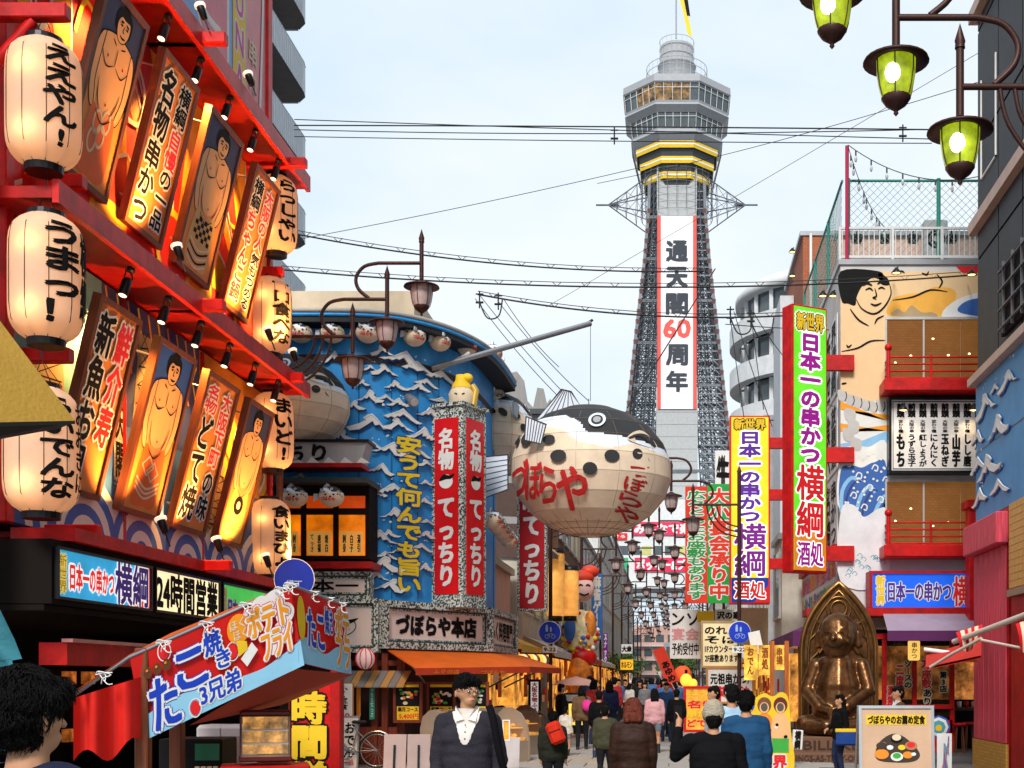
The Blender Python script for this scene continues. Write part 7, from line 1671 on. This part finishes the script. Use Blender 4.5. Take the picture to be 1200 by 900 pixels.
m = MB(ST2); m.box(-.80, -.16, .68, -.46, .16, .70)
for k in range(8): m.tube([(-.80+.048*k, -.16, .70), (-.80+.048*k, -.16, .90)], .005, 4); m.tube([(-.80+.048*k, .16, .70), (-.80+.048*k, .16, .90)], .005, 4)
m.tube([(-.80, -.16, .9), (-.46, -.16, .9), (-.46, .16, .9), (-.80, .16, .9), (-.80, -.16, .9)], .007, 4); m.build('basket', bc)
m = MB(ST2); m.tube([(.05+.08*math.cos(a), -.03, .32+.08*math.sin(a)) for a in [2*PI*i/16 for i in range(17)]], .008, 5); m.tube([(.05, -.05, .32), (-.03, -.06, .18)], .01, 5); m.box(-.08, -.12, .165, .02, -.04, .19); m.build('crank', bc)
# ------------------------------------------------------------------ seated bronze statue in its gothic niche (a plain seated figure)
BZ = mat('bronze', (.17, .078, .03), .30, .75, bump=.3, bsc=14, var=.75, sc=4); BZ2 = mat('bronze_gilded', (.30, .15, .045), .30, .85, bump=.1, var=.4)
nc = thing('bronze_niche', 'pointed gothic bronze niche with tracery behind the seated statue', 'monument', (at(986, 0, 27.2).x, 27.4, .35))
def ogive(w_, h_, z0, n=10): 
    P = [(-w_, z0), (-w_, h_*.55)]
    for i in range(1, n+1): u = i/n; P.append((-w_*(1-u**2.3), h_*.55+h_*.45*u))
    return P+[(-x, z) for x, z in P[::-1][1:]]
MB(BZ).plate(ogive(.82, 3.45, 0), .25, .5).build('back_plate', nc)
O = ogive(.80, 3.42, 0); m = MB(BZ2); m.tube([(x, .24, z) for x, z in O], .06, 8); m.build('outer_moulding', nc)
m = MB(BZ2); m.tube([(x*.82, .23, z*.95) for x, z in O], .03, 6); m.tube([(.17*math.cos(a), .22, 2.86+.17*math.sin(a)) for a in [2*PI*i/20 for i in range(21)]], .03, 6); m.tube([(.26*math.cos(a), .22, 2.86+.26*math.sin(a)) for a in [2*PI*i/20 for i in range(21)]], .02, 6)
for sd in (-1, 1):
    for z in (1.3, 1.75, 2.2): m.tube([(sd*(.62-.0*z), .22, z), (sd*.46, .2, z+.16), (sd*.40, .2, z+.34), (sd*.52, .2, z+.42)], .022, 5)
    m.tube([(sd*.02, .21, 2.62), (sd*.2, .21, 2.2), (sd*.42, .21, 1.9)], .04, 6)
m.build('tracery', nc)
stt = thing('seated_statue', 'polished bronze seated figure with a rounded belly and smiling face', 'statue', (at(982, 0, 26.7).x, 26.65, .50), R(-20)); stt.scale = (1.22,)*3
b = MB(BZ)
for c_ in (((0, 0, .45), (0, 0, .62), .46, .44), ((0, -.02, .85), (0, 0, 1.15), .40, .30), ((-.22, .05, 1.22), (.22, .05, 1.22), .16, .16), ((0, 0, 1.35), (0, -.02, 1.5), .16, .17), ((0, -.02, 1.80), (0, -.05, 1.66), .31, .32), ((0, -.07, 1.55), (0, -.10, 1.50), .24, .22),
    ((-.40, .05, 1.2), (-.54, -.05, .78), .14, .12), ((.40, .05, 1.2), (.54, -.05, .78), .14, .12), ((-.54, -.05, .78), (-.24, -.42, .52), .11, .09), ((.54, -.05, .78), (.24, -.42, .52), .11, .09), ((-.24, -.42, .50), (-.08, -.48, .46), .09, .07), ((.24, -.42, .50), (.08, -.48, .46), .09, .07),
    ((-.25, 0, .18), (-.50, -.30, .20), .22, .17), ((.25, 0, .18), (.50, -.30, .20), .22, .17), ((-.50, -.30, .18), (.05, -.62, .14), .15, .11), ((.50, -.30, .18), (-.05, -.66, .20), .15, .11),
    ((-.34, 0, 1.76), (-.36, .01, 1.56), .06, .07), ((.34, 0, 1.76), (.36, .01, 1.56), .06, .07), ((0, -.36, 1.72), (0, -.38, 1.66), .03, .055), ((-.12, -.30, 1.64), (-.17, -.27, 1.60), .07, .06), ((.12, -.30, 1.64), (.17, -.27, 1.60), .07, .06), ((-.14, -.27, 1.83), (.14, -.27, 1.83), .04, .04), ((0, 0, 1.98), (0, .02, 2.08), .10, .05)):
    capsule(b, *c_)
for q in range(4):
    for sd in (-1, 1): capsule(b, (sd*(.05-.0*q), -.50, .50-.05*q), (sd*-.03, -.54, .48-.05*q), .028, .024)
mm2 = grow(b, .022, 3)[0]; mm2.materials.clear(); mm2.materials.append(BZ); obj('body', mm2, stt)
m = MB(BLACK)
for sd in (-1, 1): m.tube([(sd*.06, -.372, 1.75), (sd*.11, -.366, 1.77), (sd*.17, -.335, 1.75)], .009, 5)
m.tube([(-.15, -.30, 1.57), (-.06, -.345, 1.51), (.06, -.345, 1.51), (.15, -.30, 1.57)], .011, 5); m.build('face_line', stt)
t = thing('statue_plinth', 'stepped brown stone plinth with carved lettering below the bronze figure', 'plinth', (at(983, 0, 25.8).x, 25.8, 0)); PS = mat('plinth_brown', (.16, .08, .045), .6, bump=.2)
MB(PS).bev(-1.0, .1, .0, 1.05, 2.2, .52, .02).build('upper_step', t); MB(PS).bev(-1.2, -.35, 0, 1.25, .099, .22, .02).build('lower_step', t); 
m = MB(mat('carved_dark', (.05, .025, .015), .7)); m.text('BILLIKEN', -.7, .26, .7, .44, .09, off=.04); m.text('THINGS-AS-THEY-OUGHT-TO-BE', -1.1, .05, 1.15, .17, -.362, off=.03); m.build('lettering', t)
# ------------------------------------------------------------------ photo cut-out board with three painted figures
t = thing('photo_cutout', 'yellow-edged photo cut-out board with three painted figures and face holes', 'board', (at(897, 0, 23).x, 23, .0), R(-8)); Zc = lambda v: v*1.45
o_ = [tuple(p) for p in spline([(-.45, 0), (-.48, .9), (-.47, 1.2), (-.40, 1.42), (-.28, 1.44), (-.18, 1.36), (-.10, 1.40), (0, 1.43), (.09, 1.38), (.16, 1.38), (.27, 1.45), (.38, 1.40), (.43, 1.2), (.45, .8), (.46, .0)])]
MB(YEL).plate(o_, 0, .03).build('board', t); m = MB()
for i, (cx_, hc, rc) in enumerate(((-.32, mat('cap_blue', (.04, .05, .4), .5), PURP), (-.02, mat('hair_brown', (.18, .07, .03), .5), ORG), (.27, mat('hair_dark_red', (.12, .02, .02), .5), SKINP))):
    m.poly([tuple(p) for p in spline([(cx_-.15, .35), (cx_-.16, .85), (cx_-.08, 1.05), (cx_+.08, 1.05), (cx_+.16, .85), (cx_+.15, .35)])], -.004-.0015*i, rc)
    m.disc(cx_, 1.22, .125, -.010, hc, rz=.14); m.disc(cx_, 1.17, .085, -.014, SKINP, rz=.10); m.disc(cx_, 1.18, .062, -.018, mat('face_hole', (.10, .09, .08), .9), rz=.075)
    for q in range(5): m.disc(cx_+random.uniform(-.1, .1), random.uniform(.5, .95), .03, -.012-.0005*q, random.choice([WHITE, REDL, GRNP, BLACK]), n=8)
m.poly([(.12, .35), (.42, .35), (.42, .62), (.12, .62)], -.020, GRNP); m.poly([(-.42, .03), (.42, .03), (.42, .36), (-.42, .36)], -.022, YEL); m.text('新世界', -.38, .08, .38, .32, -.028, REDL, off=.06, out=((WHITE, .02),)); m.build('print', t)
# ------------------------------------------------------------------ picture board of set meals
t = thing('picture_board', 'metal-framed standing board picturing a set meal, headed by black kana on yellow', 'board', (at(1052, 0, 15.2).x, 15.2, 0), R(0), rx=R(-5))
W, z1 = .90, 1.36; MB(mat('board_beige', (.62, .40, .26), .5, bump=.1, var=.12)).box(-W/2+.03, 0, .3, W/2-.03, .02, z1-.03).build('panel', t); frame_mb(-W/2, .27, W/2, z1, .035, -.02, .03, STEEL).build('frame', t)
m = MB(STEEL)
for sd in (-1, 1): m.tube([(sd*W/2, 0, 0), (sd*W/2, 0, .3)], .018, 6); m.tube([(sd*W/2, .02, z1), (sd*W/2, .5, 0)], .016, 6)
m.build('leg', t)
m = MB(); m.poly([(-.36, 1.13), (.36, 1.13), (.36, 1.25), (-.36, 1.25)], -.004, YEL); m.text('づぼらやのお薦め定食', -.34, 1.14, .34, 1.24, -.010, INK, off=.05)
m.poly([tuple(p) for p in spline([(-.24, .72), (.0, .68), (.22, .70), (.27, .80), (.1, .98), (-.06, 1.02), (-.22, .9)])], -.004, mat('tray_dark', (.05, .03, .02), .5))
for (x, z, r_, c_) in ((-.18, .78, .085, ORG), (-.18, .88, .065, mat('tray_dark', (0, 0, 0))), (-.17, .89, .05, CREAM), (.0, .96, .07, BLACK), (0, .98, .055, CREAM), (.0, .75, .075, WHITE), (0, .76, .05, GRNP), (.13, .77, .06, ORG), (.17, .88, .075, mat('wood_bowl', (.4, .2, .08), .5)), (.17, .89, .05, REDL), (.06, .86, .045, YEL), (-.08, .86, .04, WHITE), (.2, .78, .03, WHITE)): m.disc(x, z, r_, -.006-abs(x)*.01-z*.004, c_, rz=r_*.7, n=16)
m.build('print', t)
# ------------------------------------------------------------------ inside the corner restaurant
FZ2 = lambda py, Y=29.6: 1.65+(798-py)*Y/1500
FX2 = lambda px, Y=29.6: (px-790)*Y/1500
m = MB(RED)
for px in (1036, 1071, 1115): m.box(FX2(px)-.05, 29.5, 0, FX2(px)+.05, 29.62, 2.75)
m.box(FX2(1036), 29.45, FZ2(828)-.05, FX2(1115), 29.7, FZ2(828)+.05); m.box(4.3, 29.48, 2.62, 7.5, 29.64, 2.74); m.box(FX2(1036), 29.5, .0, FX2(1115), 29.6, .75); m.build('window_frame', rr)
MB(mat('lit_interior', (.35, .12, .04), .6, emit=.35, ecol=(1, .35, .08), var=.8, sc=3)).box(4.7, 31.1, 1.2, 11, 31.19, 2.5).build('lit_wall', rr)
MB(mat('glass_dim', (.05, .03, .02), .1, alpha=.35)).box(FX2(1036), 29.55, .8, FX2(1115), 29.57, 2.6).build('window_pane', rr)
for (s2, xa, xb, ya, yb, c_) in (('ソースの', 1059, 1067, 775, 806, INK), ('二度', 1049, 1058, 780, 805, REDL), ('漬禁', 1039, 1046, 804, 826, REDL), ('座敷', 1079, 1090, 785, 806, REDL), ('あり', 1081, 1090, 808, 826, INK), ('第3店', 1100, 1108, 787, 811, INK), ('大', 1079, 1088, 770, 783, REDL)): MB().text(s2, FX2(xa), FZ2(yb), FX2(xb), FZ2(ya), 29.47, c_, off=.05, vert=True, out=((CREAM, .02),)).build('window_lettering', rr)
for i, (px, w_) in enumerate(((880, 8), (897, 8), (914, 8))):
    MB(mat('noren_amber', (.85, .48, .06), .6, emit=.55, ecol=(1, .45, .06), var=.7, sc=3)).box(FX2(px-w_, 30.6), 30.6, FZ2(797-6*i, 30.6)+.0, FX2(px+w_, 30.6), 30.63, FZ2(756, 30.6)).build('lit_curtain', rr)
    m = MB(); m.text(('おでん', '酒処', '串揚')[i], FX2(px-4, 30.6), FZ2(790-6*i, 30.6), FX2(px+3, 30.6), FZ2(759, 30.6), 30.585, mat('amber_ink', (.25, .08, .01), .7), off=.04, vert=True); m.build('lettering', rr)
m = MB(WOODO); 
for px in (905, 922, 938): m.box(FX2(px, 30.3)-.05, 30.3, 0, FX2(px, 30.3)+.05, 30.4, 2.6)
for z in (.8, 1.6): m.box(3.2, 30.32, z, 4.4, 30.38, z+.06)
m.build('timber_post', rr)
t = thing('paper_lantern', 'small yellow paper sign lantern under the lilac awning', 'lantern', at(1071, 774, 28.6)); m = MB(mat('lantern_yellow', (.9, .55, .12), .6, emit=.9)); m.bev(-.13, -.06, 0, .13, .06, .45, .03); m.text('串かつ', -.06, .05, .06, .4, -.07, INK, vert=True); m.build('paper_shade', t)
t = thing('counter', 'dark counter with sauce pots inside the open red restaurant', 'counter', (6.9, 30.3, 0)); MB(mat('counter_wood', (.10, .04, .02), .5)).box(-.4, 0, .95, 1.2, .4, 1.02).build('top', t)
for i in range(5): m = MB((ORG, WHITE, RED, CREAM, ORG)[i]); m.lathe([(0, 0), (.05, 0), (.06, .14), (0, .15)], 10, (-.3+.17*i, .1, 1.02)); m.build('pot', t)
for i, (px, Y) in enumerate(((1124, 29.3), (1136, 29.9))):
    t = thing('bar_stool', ('red round bar stool, nearer the lane', 'red round bar stool half behind the pink pier')[i], 'stool', (FX2(px, Y), Y, 0)); m = MB(REDD); m.lathe([(0, .62), (.15, .62), (.16, .66), (.15, .69), (0, .69)], 16); m.build('seat', t)
    for k in range(4): a = PI/4+PI/2*k; MB(WOODF).tube([(.09*math.cos(a), .09*math.sin(a), .62), (.14*math.cos(a), .14*math.sin(a), 0)], .016, 6).build('leg', t)
t = thing('printed_panel', 'blue-printed low board leaning by the picture board', 'board', (at(1098, 0, 22).x, 22, 0), R(-15)); m = MB(WHITE); m.box(0, 0, 0, .25, .02, .75)
for q in range(9): m.rib([(.03+.02*q, .1), (.12, .1+.06*q), (.2, .7-.04*q)], .02, -.006-.0005*q, (BLUEP, REDL, TEALP)[q % 3])
m.build('board', t)
t = thing('octagonal_sign', 'small octagonal blue sign in the red frame behind the picture board', 'sign', at(1100, 852, 26)); m = MB(BLUEP); m.disc(0, 0, .24, -.0, n=8); m.disc(0, 0, .20, -.004, WHITE, n=8); m.disc(0, 0, .14, -.008, TEALP, n=8); m.disc(.0, -.02, .07, -.012, YEL, n=8); m.build('face', t); MB(BLKM).tube([(0, .02, 0), (0, .02, -.75)], .02, 6).build('post', t)
# folded striped awnings by the pink pier
for i, (a_, b_) in enumerate(((at(1118, 752, 20), at(1200, 716, 17.5)), )):
    t = thing('folded_awning', 'half-folded awning with red and cream stripes and long pale arms by the pink pier', 'awning'); m = MB(mat('arm_pale', (.62, .50, .42), .4)); m.tube([a_, b_+Vector((.6, -.6, .2))], .045, 8); m.tube([at(1090, 782, 20), at(1116, 766, 19.6), at(1150, 748, 19)], .025, 6); m.tube([at(1150, 750, 19), at(1240, 768, 17.8)], .022, 6); m.build('arm', t)
    for (p_, w_, h_) in ((at(1120, 738, 19.8), .42, .36), (at(1190, 728, 18), .35, .5)):
        for k in range(7):
            u0, u1 = k/7, (k+1)/7; m = MB((REDL, CREAM)[k % 2]); V = []
            for q in range(7):
                v = q/6; sag = math.sin(v*PI)*.06
                for u in (u0, u1): V.append((p_.x+w_*u+.10*v*(1-2*u)*.6, p_.y-.12*math.sin(u*6)*.4-sag, p_.z+.12*(u-.3)-h_*v*(1-.35*abs(2*u-1)**2)))
            m.add(V, [(2*q, 2*q+1, 2*q+3, 2*q+2) for q in range(6)], True); m.build('stripe', t)
t = thing('folded_awning', 'red folded awning with a pale roller under the lilac one', 'awning'); m = MB(mat('awn_red', (0, 0, 0))); a_ = [at(1085, 768, 24), at(1150, 748, 24), at(1150, 768, 23), at(1085, 782, 23)]; m.quad(*a_); m.quad(*[p+Vector((0, .02, -.05)) for p in a_[::-1]]); m.build('fabric', t); MB(WHITE).tube([at(1083, 761, 24), at(1120, 766, 23.8)], .04, 8).build('roller', t); m = MB(ORG); m.tube([at(1085, 774, 24), at(1145, 774, 24)], .03, 6); m.build('rail', t)
# ------------------------------------------------------------------ festival food stall
st = thing('stall_canopy', 'red festival stall valance tied with white cords and printed with snack names', 'stall', (0, 0, 0))
def quadT(TL, TR, BL, W, H): 
    ex = (TR-TL)/W; ez = (TL-BL)/H; ey = ez.cross(ex).normalized()
    M = Matrix.Identity(4); 
    for i in range(3): M[i][0] = ex[i]; M[i][1] = ey[i]; M[i][2] = ez[i]; M[i][3] = BL[i]
    return M
VR = mat('valance_red', (.72, .015, .012), .45, bump=.25, bsc=5, trans=.25); VB = mat('valance_pale_blue', (.28, .58, .78), .5); VD = mat('valance_blue_ink', (.01, .05, .48), .5); CLD = mat('cloud_white', (.8, .72, .70), .5); OX = mat('ink_orange', (.85, .30, .01), .5)
TL, TR, BR, BL = at(152, 770, 9.6), at(341, 687, 10.2), at(336, 780, 10.3), at(190, 866, 9.7)
T1 = quadT(TL, TR, TL+(BL-TL)*.5+(BR-TR)*.5, 2.0, 1.0)
def valance(name, T, draw, wav=0):
    m = MB(VR, T=T); nx, nz = 40, 10; P = lambda i, j: (2*i/nx, wav*math.sin(i*.55)*(1-j/nz)+wav*.5*math.sin(i*1.3), j/nz)
    V = [P(i, j) for j in range(nz+1) for i in range(nx+1)]; F = [(j*(nx+1)+i, j*(nx+1)+i+1, (j+1)*(nx+1)+i+1, (j+1)*(nx+1)+i) for j in range(nz) for i in range(nx)]
    m.add(V, F, True); cl2 = m.build(name, st)
    m = MB(T=T)
    def mp(x, z, d): return (x, -d-.012+wav*math.sin(x/2*nx*.55)*(1-z)+wav*.5*math.sin(x/2*nx*1.3)-.012, z)
    draw(m, mp); m.build('print', cl2)
def dv1(m, mp):
    for i in range(20):
        x0, x1 = i*.1, i*.1+.1; f_ = lambda x: .26+.07*math.sin(x*3.2)+(.10*max(0, x-1.5))
        m.poly([(x0, 0), (x1, 0), (x1, f_(x1)), (x0, f_(x0))], -.004, VB, map=mp)
    m.text('た', .14, .04, .44, .62, -.012, VD, off=.05, map=mp, out=((WHITE, .025), (VD, .035))); m.text('こ', .48, .36, .82, .78, -.012, VD, off=.05, map=mp, out=((WHITE, .025), (VD, .035)))
    m.text('焼', .84, .62, 1.04, .9, -.012, VD, off=.04, map=mp, out=((WHITE, .02),)); m.text('き', .96, .42, 1.12, .62, -.012, VD, off=.04, map=mp, out=((WHITE, .02),)); m.text('3兄弟', .70, .08, 1.20, .34, -.012, VD, off=.04, map=mp, out=((WHITE, .02),))
    for (x, z) in ((.38, .9), (.62, .10), (1.16, .55)): m.disc(x, z, .06, -.008, REDL, map=mp, rz=.09, n=12); m.rib([(x+.075*math.cos(a), z+.11*math.sin(a)) for a in [2*PI*i/8 for i in range(8)]], .012, -.010, WHITE, closed=True, map=mp)
    for i in range(3): m.disc(.16+.11*i, .74, .05, -.010-.001*i, mat('ball_brown', (.12, .04, .015), .3), map=mp, rz=.07, n=12); m.disc(.15+.11*i, .77, .015, -.016, ORG, map=mp, n=8)
    for i, (x, z, r_) in enumerate(((1.42, .82, .12), (1.58, .92, .12), (1.75, .9, .14), (1.86, .72, .12), (1.8, .52, .13), (1.66, .40, .1))): m.disc(x, z, r_, -.006-.0006*i, CLD, map=mp, rz=r_*1.1)
    m.disc(1.27, .78, .14, -.010, OX, map=mp, rz=.18); m.text('ほく', 1.17, .78, 1.35, .9, -.014, CREAM, map=mp); m.text('ほく', 1.2, .65, 1.36, .77, -.014, CREAM, map=mp)
    m.text('ポテト', 1.38, .60, 1.90, .94, -.018, OX, off=.06, map=mp, out=((WHITE, .02), (REDL, .03))); m.text('フライ', 1.52, .26, 1.90, .60, -.018, OX, off=.06, map=mp, out=((WHITE, .02), (REDL, .03)))
    m.poly([(1.24, .42), (1.40, .56), (1.46, .44), (1.30, .30)], -.016, WHITE, map=mp); 
    for i in range(5): m.poly([(1.22-.0*i, .46+.04*i), (1.34, .50+.02*i), (1.34, .52+.02*i), (1.22, .50+.04*i)], -.020-.001*i, YEL, map=mp)
valance('valance', T1, dv1)
TL2, TR2, BR2, BL2 = at(342, 687, 10.2), at(405, 710, 11.2), at(417, 787, 11.2), at(337, 780, 10.3)
T2 = quadT(TL2, TR2, TL2+(BL2-TL2)*.5+(BR2-TR2)*.5, 2.0, 1.0)
def dv2(m, mp):
    for i in range(20): x0, x1 = i*.1, i*.1+.1; m.poly([(x0, 0), (x1, 0), (x1, .28+.08*math.sin(x1*5)), (x0, .28+.08*math.sin(x0*5))], -.004, VB, map=mp)
    m.text('たこ', .35, .25, .95, .75, -.012, VD, off=.05, map=mp, out=((WHITE, .025),)); m.text('焼き', 1.0, .5, 1.3, .85, -.012, VD, off=.05, map=mp, out=((WHITE, .02),)); m.text('ポテ', 1.4, .5, 1.95, .9, -.012, OX, off=.05, map=mp, out=((WHITE, .025),)); m.text('フラ', 1.4, .08, 1.95, .5, -.012, OX, off=.05, map=mp, out=((WHITE, .025),)); m.disc(.15, .6, .14, -.008, YEL, map=mp, rz=.3)
valance('valance', T2, dv2)
m = MB(mat('canopy_brown_red', (.36, .06, .03), .7, trans=.3)); m.quad(at(222, 850, 9.9), at(336, 783, 10.35), at(416, 790, 11.2), at(330, 826, 11.6)); m.build('inner_cloth', st)
m = MB(mat('canopy_orange_top', (.75, .12, .02), .6, trans=.3)); m.quad(at(84, 812, 9.0), at(150, 768, 9.6), at(341, 684, 10.2), at(200, 742, 11.5)); m.build('roof_cloth', st)
m = MB(mat('side_cloth_red', (.80, .02, .012), .6, bump=.4, bsc=4, trans=.25)); V = []
nx = 14
for j in range(2):
    for i in range(nx+1): u = i/nx; V.append(tuple(at(86+u*80, (818-u*25) if j else (892-20*u-10*math.sin(u*9)), 9.1+u*.5+.06*math.sin(u*14))))
m.add(V, [(i, i+1, nx+2+i, nx+1+i) for i in range(nx)], True); m.build('side_cloth', st)
m = MB(GREYM); m.tube([at(80, 819, 9.0), at(150, 771, 9.6), at(341, 686, 10.2)], .014, 6); m.tube([at(341, 686, 10.2), at(405, 709, 11.2)], .014, 6); m.build('rod', st)
m = MB(ROPE)
for (px, py, Y) in ((341, 686, 10.15), (330, 691, 10.12), (289, 709, 10.0), (242, 731, 9.85), (192, 753, 9.7), (366, 695, 10.6), (384, 702, 10.9), (399, 708, 11.1), (122, 790, 9.3)):
    p = at(px, py, Y-.04)
    m = MB(ROPE)
    for k in range(3): m.tube(spline([p+Vector((-.06+.02*k, 0, .0)), p+Vector((-.03, -.02, .02)), p+Vector((.05-.04*k, 0, -.005)), p+Vector((.015*k, -.02, -.03-.02*k)), p+Vector((-.02+.04*k, 0, -.07))], False, 3), .0042, 4)
    m.tube([p+Vector((-.06, 0, -.005)), p+Vector((.0, -.01, .012)), p+Vector((.06, 0, .012))], .0045, 4); m.build('cord_bow', st)
m = MB(WOODF); p = at(168, 0, 9.7); m.bev(p.x-.05, 9.65, 0, p.x+.05, 9.75, 1.9, .01); p = at(205, 0, 10.4); m.bev(p.x-.05, 10.4, 0, p.x+.05, 10.5, 1.6, .01); m.build('post', st)
t = thing('hot_showcase', 'glass food warmer with a dark maroon frame and glowing shelves', 'showcase', (at(311, 0, 10.6).x, 10.6, .99), R(18)); MR2 = mat('maroon_metal', (.10, .015, .015), .35, .2)
z1 = .40; m = MB(MR2); m.bev(-.21, -.17, 0, .21, .17, .04, .01); m.bev(-.20, -.16, z1-.03, .20, .16, z1+.02, .015)
for x in (-.2, .185):
    for y in (-.16, .145): m.box(x, y, .04, x+.015, y+.015, z1-.03)
m.build('frame', t); m = MB(mat('warm_back', (.5, .25, .06), .4, emit=.6, ecol=(1, .45, .08), var=.8, sc=9)); m.box(-.18, .13, .05, .18, .14, z1-.04); m.build('lit_back', t)
m = MB(STEEL); m.box(-.18, -.14, .14, .18, .12, .15); m.box(-.18, -.14, .25, .18, .12, .26); m.build('shelf', t); MB(mat('showcase_glass', (0, 0, 0))).quad((-.19, -.165, .04), (.19, -.165, .04), (.19, -.165, z1-.03), (-.19, -.165, z1-.03)).build('glass', t)
t = thing('stall_counter', 'low red counter carrying the glass food warmer', 'counter', (at(311, 0, 10.6).x, 10.6, 0), R(18)); MB(REDD).bev(-.35, -.25, 0, .35, .25, .96, .01).build('cabinet', t)
t = thing('drawer_cabinet', 'black cabinet with a green panel and rows of cream drawers under the stall', 'cabinet', (at(226, 0, 10.8).x, 10.8, 0), R(5)); MB(BLACK).bev(-.28, -.0, 0, .24, .5, 1.16, .01).build('case', t); MB(mat('circuit_green', (.02, .14, .07), .4)).box(.02, -.012, .98, .22, -.001, 1.12).build('green_panel', t)
for j in range(6):
    for i in range(4): MB(CREAM).bev(.02+.05*i, -.02, .86-.1*j, .06+.05*i, -.001, .93-.1*j, .004).build('drawer', t)
for i, px in enumerate((247, 272)):
    t = thing('capsule_machine', ('white capsule vending machine next to the black cabinet', 'white capsule vending machine next to the glass warmer')[i], 'vending machine', (at(px, 0, 11.6).x, 11.6, 0)); MB(mat('plastic_white', (.66, .62, .62), .35)).bev(-.14, 0, .2, .12, .35, 1.25, .03).build('casing', t); m = MB(mat('showcase_glass', (0, 0, 0))); m.box(-.10, -.01, .85, .09, -.001, 1.15); m.build('window', t)
    m = MB(); 
    for q in range(10): m.ell((random.uniform(-.08, .07), .0, random.uniform(.86, 1.1)), (.025, .02, .025), 8, 6, m=(REDL, BLUEP, YEL, WHITE)[q % 4])
    m.build('capsule', t); m = MB(GREYM); m.lathe([(0, -.02), (.04, -.02), (.04, .02), (0, .02)], 10, (0, 0, 0)); m.build('knob', t).location = (0, -.01, .7)
t = thing('vertical_sign', 'red standing sign with huge yellow characters beside the glass warmer', 'sign', (at(338, 0, 12.5).x, 12.5, 0)); W = .36; MB(RED).bev(0, 0, 0, W+.06, .08, 1.72, .01).build('panel', t); MB(REDD).bev(W+.06, -.05, 0, W+.16, .1, 1.8, .01).build('post', t)
m = MB(); z = 1.72
for ch, h_ in (('時', .34), ('間', .34), ('営', .34), ('業', .34)): m.text(ch, .05, z-h_-.14, W, z-.18+.0, -.012, YEL, off=.06, out=((INK, .02),)); z -= h_
m.build('lettering', t)
# ochre canopy corner and teal cloth near the camera
t = thing('canvas_canopy', 'ochre canvas canopy corner jutting in beside the red posts', 'canopy'); OC = mat('canvas_ochre', (.42, .24, .035), .8, bump=.3, bsc=50)
p0, p1, p2_, p3_ = at(-260, 150, 5.5), at(86, 494, 6.2), at(-300, 497, 5.0), at(-120, 300, 6.5)
m = MB(OC); m.add([tuple(at(-200, 110, 6.0)), tuple(at(88, 493, 6.2)), tuple(at(-250, 500, 5.0))], [(0, 2, 1)]); m.build('canvas', t)
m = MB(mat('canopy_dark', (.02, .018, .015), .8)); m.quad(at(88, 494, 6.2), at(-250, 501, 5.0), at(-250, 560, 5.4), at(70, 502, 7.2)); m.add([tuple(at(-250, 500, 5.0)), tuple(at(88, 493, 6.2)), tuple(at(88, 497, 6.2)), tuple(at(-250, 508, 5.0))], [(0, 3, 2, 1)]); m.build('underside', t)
t = thing('hanging_cloth', 'faded teal cloth hanging in folds behind the man in the navy jacket', 'cloth', at(-6, 0, 4.4)); TQ = mat('teal_cloth', (.03, .16, .20), .8, bump=.3); m = MB(TQ)
V = []; z_ = lambda py: 1.65+(798-py)*4.4/1500
for j, (py, sx_) in enumerate(((715, .01), (750, .06), (772, .085), (774, .05), (830, .10), (880, .12))):
    for i in range(9): V.append((-.3+(.3+sx_)*i/8, .02*math.sin(i*2.1), z_(py)-0))
o = m.add(V, [(j*9+i, j*9+i+1, (j+1)*9+i+1, (j+1)*9+i) for j in range(5) for i in range(8)], True).build('cloth', t); t.location = (at(0, 0, 4.4).x, 4.4, 0)
# greenery in the distance
LF = mat('leaf_green', (.06, .13, .03), .7, kind='leaf', sc=6)
def tree(label, x, y, h_, r_, n=900):
    t = thing('street_tree', label, 'tree', (x, y, 0)); m = MB(mat('bark', (.10, .07, .05), .9)); m.tube([(0, 0, 0), (.05, 0, h_*.5), (.0, 0, h_*.8)], [.12, .09, .04], 8)
    for k in range(6): a = k*1.1; m.tube([(0, 0, h_*.5+.1*k), (r_*.6*math.cos(a), r_*.6*math.sin(a), h_*.75+.1*k)], [.04, .015], 5)
    m.build('trunk', t); m = MB(LF)
    cs = [Vector((random.gauss(0, r_*.45), random.gauss(0, r_*.45), h_*.8+random.gauss(0, r_*.35))) for _ in range(14)]
    for i in range(n):
        c_ = random.choice(cs)+Vector((random.gauss(0, r_*.2), random.gauss(0, r_*.2), random.gauss(0, r_*.18))); a_ = Vector((random.gauss(0, 1), random.gauss(0, 1), random.gauss(0, 1))).normalized()*.11; b_ = a_.orthogonal().normalized()*.05
        m.add([tuple(c_-a_), tuple(c_+b_), tuple(c_+a_), tuple(c_-b_)], [(0, 1, 2, 3)])
    m.build('crown', t)
tree('small street tree on the restaurant side below the yellow hanging sign', at(728, 0, 75).x, 75, 3.4, .9); tree('small street tree on the statue side beyond the red banners', at(777, 0, 80).x+.9, 80, 3.6, .9); tree('round tree seen through the tower arch', 1.5, 160, 4.5, 2.0)
